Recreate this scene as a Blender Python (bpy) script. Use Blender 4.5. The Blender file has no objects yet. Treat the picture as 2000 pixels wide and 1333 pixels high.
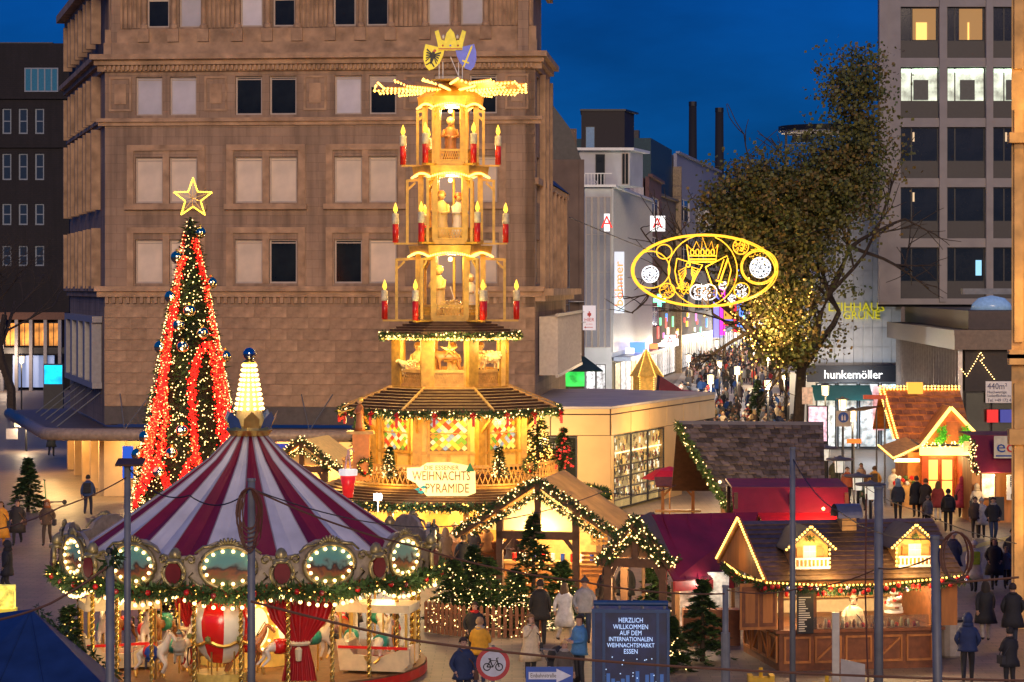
import bpy, math, random
from mathutils import Vector, Matrix
R=math.radians; PI=math.pi
random.seed(7)
sc=bpy.context.scene; COL=sc.collection
# ---------------------------------------------------------------- camera, sky, sun, exposure
F=4800.0; CH=10.0; VH=562.0           # focal length (px of a 2000 px wide frame), eye height, horizon row
cam=bpy.data.objects.new('camera',bpy.data.cameras.new('camera')); COL.objects.link(cam)
cam.location=(0,0,CH); cam.rotation_euler=(R(90),0,0)
cam.data.sensor_width=36; cam.data.lens=F/2000*36; cam.data.shift_y=-(666.5-VH)/2000
cam.data.clip_start=1; cam.data.clip_end=3000; sc.camera=cam
wd=bpy.data.worlds.new('World'); sc.world=wd; wd.use_nodes=True
nt=wd.node_tree; sky=nt.nodes.new('ShaderNodeTexSky'); sky.sky_type='NISHITA'; sky.sun_disc=False
SUN_EL,SUN_AZ=R(15),R(176)
sky.sun_elevation=R(4); sky.sun_rotation=SUN_AZ; sky.air_density=1.6; sky.dust_density=0.3; sky.ozone_density=6
mx=nt.nodes.new('ShaderNodeMix'); mx.data_type='RGBA'; mx.blend_type='MULTIPLY'; mx.inputs[0].default_value=1
mx.inputs[7].default_value=(0.012,0.17,1.0,1)
nt.links.new(sky.outputs[0],mx.inputs[6]); bg=nt.nodes['Background']
mb=nt.nodes.new('ShaderNodeMix'); mb.data_type='RGBA'; mb.inputs[0].default_value=.6; mb.inputs[7].default_value=(.006,.32,1.25,1)
nt.links.new(mx.outputs[2],mb.inputs[6]); tcw=nt.nodes.new('ShaderNodeTexCoord'); mpw=nt.nodes.new('ShaderNodeMapping'); mpw.inputs['Scale'].default_value=(3,3,9); nzw=nt.nodes.new('ShaderNodeTexNoise'); nzw.inputs['Scale'].default_value=2.2; nzw.inputs['Detail'].default_value=7; nzw.inputs['Roughness'].default_value=.55
nt.links.new(tcw.outputs['Generated'],mpw.inputs[0]); nt.links.new(mpw.outputs[0],nzw.inputs['Vector']); rpw=nt.nodes.new('ShaderNodeMapRange'); rpw.inputs[1].default_value=.3; rpw.inputs[2].default_value=.7; rpw.inputs[3].default_value=.72; rpw.inputs[4].default_value=1.3; nt.links.new(nzw.outputs[0],rpw.inputs[0])
mcw=nt.nodes.new('ShaderNodeMix'); mcw.data_type='RGBA'; mcw.blend_type='MULTIPLY'; mcw.inputs[0].default_value=1; nt.links.new(mb.outputs[2],mcw.inputs[6]); nt.links.new(rpw.outputs[0],mcw.inputs[7]); nt.links.new(mcw.outputs[2],bg.inputs[0]); bg.inputs[1].default_value=0.11
sl=bpy.data.lights.new('sun','SUN'); sl.energy=0.68; sl.angle=R(18); sl.color=(1,0.73,0.5)
so=bpy.data.objects.new('sun',sl); COL.objects.link(so)
dv=Vector((math.sin(SUN_AZ)*math.cos(SUN_EL),math.cos(SUN_AZ)*math.cos(SUN_EL),math.sin(SUN_EL)))
so.rotation_euler=dv.to_track_quat('Z','Y').to_euler(); so.location=(0,-50,80)
vs=sc.view_settings; vs.view_transform='Standard'; vs.look='None'; vs.exposure=1.25; vs.gamma=1; vs.use_curve_mapping=False
sc.cycles.use_denoising=True; sc.cycles.max_bounces=5; sc.cycles.sample_clamp_indirect=3; sc.cycles.use_light_tree=True
sc.cycles.caustics_reflective=False; sc.cycles.caustics_refractive=False
# ---------------------------------------------------------------- measuring helpers
def P(u,v,d): return Vector(((u-1000)*d/F,d,CH-(v-VH)*d/F))
def D(v): return F*CH/(v-VH)
def G(u,v): d=D(v); return Vector(((u-1000)*d/F,d,0))
def Z(v,d): return CH-(v-VH)*d/F
def X(u,d): return (u-1000)*d/F
# ---------------------------------------------------------------- materials
MATS={}
def mat(name,col=(.5,.5,.5),rough=.6,metal=0,emit=None,es=0,var=.15,sc_=6,bump=0,bsc=None,rnd=0,coat=0,trans=0,cols=None,sample=True,spec=.5,stretch=None,transl=0):
    if name in MATS: return MATS[name]
    m=bpy.data.materials.new(name); m.use_nodes=True; t=m.node_tree; b=t.nodes['Principled BSDF']
    b.inputs['Roughness'].default_value=rough; b.inputs['Metallic'].default_value=metal
    b.inputs['Specular IOR Level'].default_value=spec
    if coat: b.inputs['Coat Weight'].default_value=coat; b.inputs['Coat Roughness'].default_value=.06
    if trans: b.inputs['Transmission Weight'].default_value=trans
    N=t.nodes.new; L=t.links.new
    tc=N('ShaderNodeTexCoord'); vec=tc.outputs['Object']
    if stretch:
        mp=N('ShaderNodeMapping'); mp.inputs['Scale'].default_value=stretch; L(vec,mp.inputs[0]); vec=mp.outputs[0]
    nz=N('ShaderNodeTexNoise'); nz.inputs['Scale'].default_value=sc_; nz.inputs['Detail'].default_value=5; L(vec,nz.inputs['Vector'])
    rp=N('ShaderNodeMapRange'); rp.inputs[1].default_value=.25; rp.inputs[2].default_value=.75
    rp.inputs[3].default_value=1-var; rp.inputs[4].default_value=1+var; L(nz.outputs[0],rp.inputs[0])
    src=None
    if cols:
        oi=N('ShaderNodeObjectInfo'); cr=N('ShaderNodeValToRGB'); cr.color_ramp.interpolation='CONSTANT'
        e=cr.color_ramp.elements
        for i,c in enumerate(cols):
            q=e[i] if i<2 else e.new(i/len(cols)); q.position=i/len(cols); q.color=(*c,1)
        L(oi.outputs['Random'],cr.inputs[0]); src=cr.outputs[0]
    mu=N('ShaderNodeMix'); mu.data_type='RGBA'; mu.blend_type='MULTIPLY'; mu.inputs[0].default_value=1
    if src: L(src,mu.inputs[6])
    else: mu.inputs[6].default_value=(*col,1)
    fac=rp.outputs[0]
    if rnd:
        oi2=N('ShaderNodeObjectInfo'); r2=N('ShaderNodeMapRange'); r2.inputs[3].default_value=1-rnd; r2.inputs[4].default_value=1+rnd
        L(oi2.outputs['Random'],r2.inputs[0]); mm=N('ShaderNodeMath'); mm.operation='MULTIPLY'; L(fac,mm.inputs[0]); L(r2.outputs[0],mm.inputs[1]); fac=mm.outputs[0]
    L(fac,mu.inputs[7]); L(mu.outputs[2],b.inputs['Base Color'])
    if emit or es:
        if emit: b.inputs['Emission Color'].default_value=(*emit,1)
        else: L(mu.outputs[2],b.inputs['Emission Color'])
        b.inputs['Emission Strength'].default_value=es if emit else es*.45
        if not sample: m.cycles.emission_sampling='NONE'
    if bump:
        bp=N('ShaderNodeBump'); bp.inputs['Strength'].default_value=bump; bp.inputs['Distance'].default_value=.02
        n2=N('ShaderNodeTexNoise'); n2.inputs['Scale'].default_value=bsc or sc_*4; n2.inputs['Detail'].default_value=6; L(vec,n2.inputs['Vector'])
        L(n2.outputs[0],bp.inputs['Height']); L(bp.outputs[0],b.inputs['Normal'])
    if transl:
        tl=N('ShaderNodeBsdfTranslucent'); L(mu.outputs[2],tl.inputs[0]); ms=N('ShaderNodeMixShader'); ms.inputs[0].default_value=transl
        L(b.outputs[0],ms.inputs[1]); L(tl.outputs[0],ms.inputs[2]); L(ms.outputs[0],t.nodes['Material Output'].inputs[0])
    MATS[name]=m; return m
EK=.42
def glow(name,col,es,sample=False): return mat(name,col,.5,emit=col,es=es*EK,var=0,sample=sample)
def brickmat(name,c1,c2,mortar,bw,bh,rough=.8,ms=.01,var=.3,vert=True):
    m=bpy.data.materials.new(name); m.use_nodes=True; t=m.node_tree; b=t.nodes['Principled BSDF']; b.inputs['Roughness'].default_value=rough
    N=t.nodes.new; L=t.links.new; tc=N('ShaderNodeTexCoord'); vec=tc.outputs['Object']
    if vert:
        sp=N('ShaderNodeSeparateXYZ'); cb=N('ShaderNodeCombineXYZ'); ad=N('ShaderNodeMath'); L(vec,sp.inputs[0]); L(sp.outputs[0],ad.inputs[0]); L(sp.outputs[1],ad.inputs[1])
        L(ad.outputs[0],cb.inputs[0]); L(sp.outputs[2],cb.inputs[1]); vec=cb.outputs[0]
    k=N('ShaderNodeTexBrick'); k.inputs['Color1'].default_value=(*c1,1); k.inputs['Color2'].default_value=(*c2,1); k.inputs['Mortar'].default_value=(*mortar,1)
    k.inputs['Scale'].default_value=1; k.inputs['Brick Width'].default_value=bw; k.inputs['Row Height'].default_value=bh; k.inputs['Mortar Size'].default_value=ms
    L(vec,k.inputs['Vector']); nz=N('ShaderNodeTexNoise'); nz.inputs['Scale'].default_value=.35; nz.inputs['Detail'].default_value=8; nz.inputs['Roughness'].default_value=.65; L(tc.outputs['Object'],nz.inputs['Vector'])
    rp=N('ShaderNodeMapRange'); rp.inputs[1].default_value=.3; rp.inputs[2].default_value=.7; rp.inputs[3].default_value=1-var; rp.inputs[4].default_value=1+var*.6; L(nz.outputs[0],rp.inputs[0])
    mu=N('ShaderNodeMix'); mu.data_type='RGBA'; mu.blend_type='MULTIPLY'; mu.inputs[0].default_value=1; L(k.outputs['Color'],mu.inputs[6]); mp=N('ShaderNodeMapping'); mp.inputs['Scale'].default_value=(2.2,2.2,.16); L(tc.outputs['Object'],mp.inputs[0]); n3=N('ShaderNodeTexNoise'); n3.inputs['Scale'].default_value=1.0; n3.inputs['Detail'].default_value=6; L(mp.outputs[0],n3.inputs['Vector'])
    r3=N('ShaderNodeMapRange'); r3.inputs[1].default_value=.42; r3.inputs[2].default_value=.72; r3.inputs[3].default_value=1.0; r3.inputs[4].default_value=1-var*1.5; L(n3.outputs[0],r3.inputs[0]); m3=N('ShaderNodeMath'); m3.operation='MULTIPLY'; L(rp.outputs[0],m3.inputs[0]); L(r3.outputs[0],m3.inputs[1])
    L(m3.outputs[0],mu.inputs[7]); L(mu.outputs[2],b.inputs['Base Color'])
    bp=N('ShaderNodeBump'); bp.inputs['Strength'].default_value=.4; bp.inputs['Distance'].default_value=.02; bp.invert=True; L(k.outputs['Fac'],bp.inputs['Height']); L(bp.outputs[0],b.inputs['Normal'])
    MATS[name]=m; return m
# ---------------------------------------------------------------- mesh builder
class M:
    def __init__(s,T=None): s.v=[]; s.f=[]; s.m=[]; s.T=T
    def add(s,vs,fs,m=0):
        o=len(s.v)
        s.v+= [tuple(s.T@Vector(q)) for q in vs] if s.T else [tuple(q) for q in vs]
        for f in fs: s.f.append(tuple(i+o for i in f)); s.m.append(m)
        return s
    def box(s,x0,x1,y0,y1,z0,z1,m=0):
        return s.add([(x0,y0,z0),(x1,y0,z0),(x1,y1,z0),(x0,y1,z0),(x0,y0,z1),(x1,y0,z1),(x1,y1,z1),(x0,y1,z1)],
          [(0,3,2,1),(4,5,6,7),(0,1,5,4),(1,2,6,5),(2,3,7,6),(3,0,4,7)],m)
    def beam(s,a,b,w,h,m=0,up=(0,0,1)):
        a=Vector(a); b=Vector(b); t=(b-a).normalized(); u=Vector(up)
        if abs(t.dot(u))>.98: u=Vector((0,1,0))
        x=t.cross(u).normalized(); y=x.cross(t).normalized(); x*=w/2; y*=h/2
        return s.add([a-x-y,a+x-y,a+x+y,a-x+y,b-x-y,b+x-y,b+x+y,b-x+y],[(0,3,2,1)[::-1],(4,5,6,7)[::-1],(0,1,5,4)[::-1],(1,2,6,5)[::-1],(2,3,7,6)[::-1],(3,0,4,7)[::-1]],m)
    def cyl(s,a,b,r0,r1=None,n=8,m=0,cap=True):
        r1=r0 if r1 is None else r1; a=Vector(a); b=Vector(b); t=(b-a).normalized()
        u=Vector((1,0,0)) if abs(t.x)<.9 else Vector((0,1,0)); x=t.cross(u).normalized(); y=t.cross(x)
        vs=[a+(x*math.cos(2*PI*i/n)+y*math.sin(2*PI*i/n))*r0 for i in range(n)]+[b+(x*math.cos(2*PI*i/n)+y*math.sin(2*PI*i/n))*r1 for i in range(n)]
        fs=[(i,(i+1)%n,n+(i+1)%n,n+i) for i in range(n)]
        if cap: fs+=[tuple(range(n))[::-1],tuple(range(n,2*n))]
        return s.add(vs,fs,m)
    def tube(s,pts,r,n=5,m=0,r1=None):
        pts=[Vector(p) for p in pts]; k=len(pts); vs=[]; r1=r if r1 is None else r1
        for i,p in enumerate(pts):
            t=(pts[min(i+1,k-1)]-pts[max(i-1,0)]).normalized(); u=Vector((0,0,1)) if abs(t.z)<.9 else Vector((1,0,0))
            x=t.cross(u).normalized(); y=t.cross(x); rr=r+(r1-r)*i/max(1,k-1)
            vs+=[p+(x*math.cos(2*PI*j/n)+y*math.sin(2*PI*j/n))*rr for j in range(n)]
        fs=[(i*n+j,i*n+(j+1)%n,(i+1)*n+(j+1)%n,(i+1)*n+j) for i in range(k-1) for j in range(n)]
        fs+=[tuple(range(n))[::-1],tuple(range((k-1)*n,k*n))]
        return s.add(vs,fs,m)
    def lathe(s,prof,n=16,c=(0,0,0),m=0,rot=0,sx=1,sy=1,cap=True,alt=None,a0=0,a1=2*PI):
        vs=[]; k=len(prof); full=abs(a1-a0-2*PI)<1e-6; nn=n if full else n+1
        for r,z in prof:
            vs+=[(c[0]+sx*r*math.cos(rot+a0+(a1-a0)*i/n),c[1]+sy*r*math.sin(rot+a0+(a1-a0)*i/n),c[2]+z) for i in range(nn)]
        o=len(s.v)
        fs=[(i*nn+j,i*nn+(j+1)%nn,(i+1)*nn+(j+1)%nn,(i+1)*nn+j) for i in range(k-1) for j in range(n)]
        ms=[(alt[j%len(alt)] if alt else m) for i in range(k-1) for j in range(n)]
        if cap and full: fs+=[tuple(range(nn))[::-1],tuple(range((k-1)*nn,k*nn))]; ms+=[m,m]
        s.add(vs,fs,m); s.m[-len(ms):]=ms
        return s
    def prism(s,poly,y0,y1,m=0):           # polygon in x,z pushed along y
        n=len(poly); vs=[(x,y0,z) for x,z in poly]+[(x,y1,z) for x,z in poly]
        return s.add(vs,[tuple(range(n)),tuple(range(n,2*n))[::-1]]+[(i,n+i,n+(i+1)%n,(i+1)%n) for i in range(n)],m)
    def slab(s,poly,z0,z1,m=0):            # polygon in x,y pushed along z
        n=len(poly); vs=[(x,y,z0) for x,y in poly]+[(x,y,z1) for x,y in poly]
        return s.add(vs,[tuple(range(n))[::-1],tuple(range(n,2*n))]+[(i,(i+1)%n,n+(i+1)%n,n+i) for i in range(n)],m)
    def plate(s,q,th,m=0):                 # quad (4 points) with thickness along its normal
        q=[Vector(p) for p in q]; n=(q[1]-q[0]).cross(q[2]-q[0]).normalized()*th
        a=[p+n for p in q]; k=len(q)
        return s.add(q+a,[tuple(range(k))[::-1],tuple(range(k,2*k))]+[(i,(i+1)%k,k+(i+1)%k,k+i) for i in range(k)],m)
    def ball(s,c,r,n=8,m=0,k=None,sz=1):
        k=k or max(3,n//2)
        return s.lathe([(max(.001,r*math.sin(PI*i/k)),-r*sz*math.cos(PI*i/k)) for i in range(k+1)],n,c,m,cap=False)
    def octa(s,c,r,m=0):
        x,y,z=c; return s.add([(x+r,y,z),(x,y+r,z),(x-r,y,z),(x,y-r,z),(x,y,z+r),(x,y,z-r)],[(0,1,4),(1,2,4),(2,3,4),(3,0,4),(1,0,5),(2,1,5),(3,2,5),(0,3,5)],m)
    def mesh(s,name,mats,smooth=False):
        me=bpy.data.meshes.new(name); me.from_pydata(s.v,[],s.f)
        for q in (mats if isinstance(mats,(list,tuple)) else [mats]): me.materials.append(q)
        me.polygons.foreach_set('material_index',s.m)
        if smooth: me.polygons.foreach_set('use_smooth',[True]*len(me.polygons))
        me.update(); return me
    def build(s,name,mats,parent=None,loc=(0,0,0),rz=0,smooth=False,kind=None):
        return link(name,s.mesh(name,mats,smooth),parent,loc,rz,kind)
def link(name,me,parent=None,loc=(0,0,0),rz=0,kind=None,rot=None,scale=None):
    o=bpy.data.objects.new(name,me); COL.objects.link(o); o.parent=parent; o.location=loc
    o.rotation_euler=rot if rot else (0,0,rz)
    if scale: o.scale=scale
    if kind: o['kind']=kind
    return o
def tag(o,label,cat,group=None):
    o['label']=label; o['category']=cat
    if group: o['group']=group
    return o
def thing(name,label,cat,loc=(0,0,0),rz=0,group=None):
    o=bpy.data.objects.new(name,None); COL.objects.link(o); o.location=loc; o.rotation_euler=(0,0,rz); o.empty_display_size=.3
    return tag(o,label,cat,group)
def dup(o,parent=None,loc=None,rz=None,label=None,group=None):
    c=o.copy(); COL.objects.link(c); c.parent=parent
    if loc is not None: c.location=loc
    if rz is not None: c.rotation_euler=(0,0,rz)
    if label: c['label']=label
    if group: c['group']=group
    for ch in list(o.children): dup(ch,c)
    return c
def lamp(name,loc,power,col,parent=None,r=.15):
    l=bpy.data.lights.new(name,'POINT'); l.energy=power; l.color=col; l.shadow_soft_size=r
    o=bpy.data.objects.new(name,l); COL.objects.link(o); o.parent=parent; o.location=loc; return o
def text(s,size,m,parent,loc,rz=0,ext=.01,name='lettering',sx=1,align='CENTER',rot=None):
    c=bpy.data.curves.new(name,'FONT'); c.body=s; c.size=size; c.extrude=ext; c.align_x=align; c.align_y='CENTER'; c.resolution_u=2
    t=bpy.data.objects.new('tmp',c); COL.objects.link(t)
    me=bpy.data.meshes.new_from_object(t.evaluated_get(bpy.context.evaluated_depsgraph_get())); bpy.data.objects.remove(t)
    me.materials.clear(); me.materials.append(m)
    return link(name,me,parent,loc,rot=rot or (R(90),0,rz),scale=(sx,1,1))
def wallgrid(mb,x0,x1,z0,z1,y0,y1,rows,m=0):   # rows: [(za,zb,[(xa,xb),...])] openings
    z=z0
    for za,zb,cs in sorted(rows,key=lambda r:r[0]):
        if za>z: mb.box(x0,x1,y0,y1,z,za,m)
        x=x0
        for a,b in sorted(cs):
            if a>x: mb.box(x,a,y0,y1,za,zb,m)
            x=b
        if x<x1: mb.box(x,x1,y0,y1,za,zb,m)
        z=zb
    if z<z1: mb.box(x0,x1,y0,y1,z,z1,m)
WC={}
def window(parent,xa,xb,za,zb,T,frame,pane,mull=(),fw=.06,bars=(),blind=None,depth=.08,name='window'):
    # one window: frame mesh (part) with pane (sub-part); T places it in the parent's frame
    w,h=xb-xa,zb-za; key=(round(w,2),round(h,2),frame.name,mull,bars,fw,depth)
    if key not in WC:
        b=M(); x=w/2
        b.box(-x,x,-depth/2,depth/2,0,fw).box(-x,x,-depth/2,depth/2,h-fw,h).box(-x,-x+fw,-depth/2,depth/2,fw,h-fw).box(x-fw,x,-depth/2,depth/2,fw,h-fw)
        for q in mull: b.box(-x+q*w-fw/2,-x+q*w+fw/2,-depth/2+.004,depth/2-.004,fw,h-fw)
        for q in bars: b.box(-x+fw,x-fw,-depth/2+.008,depth/2-.008,q*h-fw/3,q*h+fw/3)
        WC[key]=b.mesh(name,frame)
        WC[key,'p']=M().box(-x+fw*.5,x-fw*.5,-.006,.006,fw*.5,h-fw*.5)
    p=T@Vector(((xa+xb)/2,0,za)); rz=T.to_euler().z
    o=link(name,WC[key],parent,p,rz)
    pk=(key,pane.name)
    if pk not in WC: WC[pk]=WC[key,'p'].mesh('pane',pane)
    link('pane',WC[pk],o)
    if blind:
        bm,fr=blind; bk=(key,bm.name,fr)
        if bk not in WC:
            b=M(); n=max(3,int(h*fr/.11))
            for i in range(n):
                z=h-fw-(i+1)*(h*fr-fw)/n; b.box(-x_(w)+fw,x_(w)-fw,-.03,-.018,z+.006,z+(h*fr-fw)/n)
            WC[bk]=b.mesh('blind',bm)
        link('blind',WC[bk],o)
    return o
def x_(w): return w/2
def TR(x,y,rz=0,z=0): return Matrix.Translation((x,y,z))@Matrix.Rotation(rz,4,'Z')
BULB={}
def bulbs(pts,r,m,parent,name='fairy_lights'):
    b=M()
    for p in pts: b.octa(p,r)
    return b.build(name,m,parent,kind='stuff')
def bulb_each(pts,r,m,parent,name='bulb'):
    k=(round(r,3),m.name)
    if k not in BULB: BULB[k]=M().ball((0,0,0),r,6,k=4).mesh('bulb',m,True)
    for p in pts: link(name,BULB[k],parent,p)
def resample(pts,step):
    pts=[Vector(p) for p in pts]; out=[pts[0]]; acc=0
    for a,b in zip(pts,pts[1:]):
        l=(b-a).length; t=step-acc
        while t<l: out.append(a.lerp(b,t/l)); t+=step
        acc=l-(t-step)
    return out
def garland(pts,parent,r=.14,dens=70,leaf=.13,m=None,name='garland',rs=random):
    b=M(); step=1/dens
    for p in resample(pts,step):
        d=Vector((rs.gauss(0,1),rs.gauss(0,1),rs.gauss(0,1))).normalized(); q=p+d*r*rs.uniform(.2,.8); e=q+d*leaf+Vector((rs.uniform(-.04,.04),rs.uniform(-.04,.04),rs.uniform(-.05,.02)))
        s_=d.cross(Vector((rs.random(),rs.random(),rs.random()))).normalized()*leaf*.28
        b.add([q-s_,q+s_,e],[(0,1,2)])
    return b.build(name,m or GREEN,parent,kind='stuff')
def around(pts,step,r,rs=random): return [p+Vector((rs.uniform(-r,r),rs.uniform(-r,r),rs.uniform(-r,r))) for p in resample(pts,step)]
# ---------------------------------------------------------------- palette
STONE=mat('stone_trim',(.41,.26,.155),.85,var=.4,sc_=1.6,bump=.4,bsc=9)
STONEW=brickmat('stone_ashlar',(.40,.265,.175),(.35,.23,.15),(.26,.17,.11),1.15,.42,ms=.008)
BLOCK=mat('stone_block',(.37,.235,.14),.85,var=.35,sc_=2.2,bump=.4,bsc=14,rnd=.13)
DARKB=mat('dark_band',(.09,.075,.07),.7,var=.2)
GREYC=mat('canopy_grey',(.15,.11,.08),.5,var=.2,sc_=2)
WHITEF=mat('window_frame',(.45,.36,.3),.5,var=.1)
GLASS=mat('dark_glass',(.014,.016,.014),.1,var=.8,sc_=.7,spec=.35)
BLIND=mat('blind_beige',(.72,.58,.44),.6,var=.2,sc_=.9,coat=.6,rnd=.22)
BLINDC=mat('blind_cool',(.6,.57,.62),.6,var=.2,sc_=.9,coat=.6,rnd=.22)
WOOD=mat('wood_honey',(.40,.15,.035),.5,var=.35,sc_=5,stretch=(1,1,.15),bump=.15)
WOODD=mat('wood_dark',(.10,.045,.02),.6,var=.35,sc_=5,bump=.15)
WOODM=mat('wood_mid',(.17,.055,.017),.5,var=.35,sc_=5,bump=.15,rnd=.15)
WOODL=mat('wood_light',(.55,.30,.09),.55,var=.3,sc_=5,bump=.1)
SHING=mat('shingle',(.135,.1,.085),.8,var=.4,sc_=4,bump=.3,rnd=.6)
SHINGW=mat('shingle_warm',(.30,.2,.1),.75,var=.4,sc_=3,bump=.3,rnd=.25)
ROOFD=mat('roof_dark',(.035,.03,.032),.5,var=.4,sc_=4,bump=.2,rnd=.3)
GREEN=mat('fir_green',(.035,.075,.022),.6,var=.5,sc_=8)
GREEND=mat('fir_dark',(.022,.05,.022),.65,var=.5,sc_=4)
BARK=mat('bark',(.05,.035,.025),.9,var=.4,bump=.5)
REDC=mat('red_canvas',(.2,.008,.03),.55,var=.35,sc_=1.2,bump=1.0,bsc=2.2)
RED=mat('red_paint',(.6,.015,.012),.35,var=.1)
WHITE=mat('white_paint',(.78,.76,.72),.4,var=.08)
GOLD=mat('gold',(.85,.55,.14),.3,metal=.9,var=.15)
STEEL=mat('galvanised_steel',(.17,.18,.19),.55,metal=.1,var=.25,sc_=3)
BLACK=mat('black_paint',(.015,.015,.017),.5,var=.2)
BLUE=mat('blue_paint',(.015,.05,.32),.4,var=.1)
WARM=glow('bulb_warm',(1,.5,.09),5); WARMW=glow('bulb_warm_white',(1,.62,.22),5.5); REDL=glow('bulb_red',(1,.012,.008),2.6)
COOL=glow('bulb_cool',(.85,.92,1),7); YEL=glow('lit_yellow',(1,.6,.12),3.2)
LAMPG=glow('lamp_glass',(1,.72,.38),3,True)
WCOL=(1,.66,.3)
# ================================================================= ground
RZ=R(-5)
def groundmat():
    m=bpy.data.materials.new('plaza_paving'); m.use_nodes=True; t=m.node_tree; b=t.nodes['Principled BSDF']; N=t.nodes.new; L=t.links.new
    tc=N('ShaderNodeTexCoord'); k=N('ShaderNodeTexBrick'); k.inputs['Scale'].default_value=1; k.inputs['Brick Width'].default_value=.6; k.inputs['Row Height'].default_value=.3
    k.inputs['Mortar Size'].default_value=.012; k.inputs['Color1'].default_value=(.25,.185,.14,1); k.inputs['Color2'].default_value=(.19,.145,.115,1); k.inputs['Mortar'].default_value=(.11,.085,.07,1)
    L(tc.outputs['Object'],k.inputs['Vector']); nz=N('ShaderNodeTexNoise'); nz.inputs['Scale'].default_value=.25; nz.inputs['Detail'].default_value=9; nz.inputs['Roughness'].default_value=.7; L(tc.outputs['Object'],nz.inputs['Vector'])
    rp=N('ShaderNodeMapRange'); rp.inputs[1].default_value=.3; rp.inputs[2].default_value=.7; rp.inputs[3].default_value=.6; rp.inputs[4].default_value=1.2; L(nz.outputs[0],rp.inputs[0])
    mu=N('ShaderNodeMix'); mu.data_type='RGBA'; mu.blend_type='MULTIPLY'; mu.inputs[0].default_value=1; L(k.outputs['Color'],mu.inputs[6]); L(rp.outputs[0],mu.inputs[7]); L(mu.outputs[2],b.inputs['Base Color'])
    r2=N('ShaderNodeMapRange'); r2.inputs[3].default_value=.35; r2.inputs[4].default_value=.7; L(nz.outputs[0],r2.inputs[0]); L(r2.outputs[0],b.inputs['Roughness'])
    return m
M().add([(-900,-200,0),(900,-200,0),(900,2500,0),(-900,2500,0)],[(0,1,2,3)]).build('ground',groundmat(),kind='structure')
pv=mat('street_paving',(.33,.29,.26),.5,var=.35,sc_=.6,bump=.2)
a=G(1330,905); M().add([(X(1180,125),125,.004),(X(1620,118),118,.004),(X(1500,480),480,.004),(X(1380,480),480,.004)],[(0,1,2,3)]).build('shopping_street',pv,kind='structure')
yl=mat('tactile_yellow',(.55,.42,.08),.6,var=.3)
M().add([G(1850,1078)+Vector((0,0,.008)),G(1990,1043)+Vector((0,0,.008)),G(1990,1049)+Vector((0,0,.008)),G(1850,1087)+Vector((0,0,.008))],[(0,3,2,1)[::-1]]).build('ground_marking',yl,kind='structure')
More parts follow.
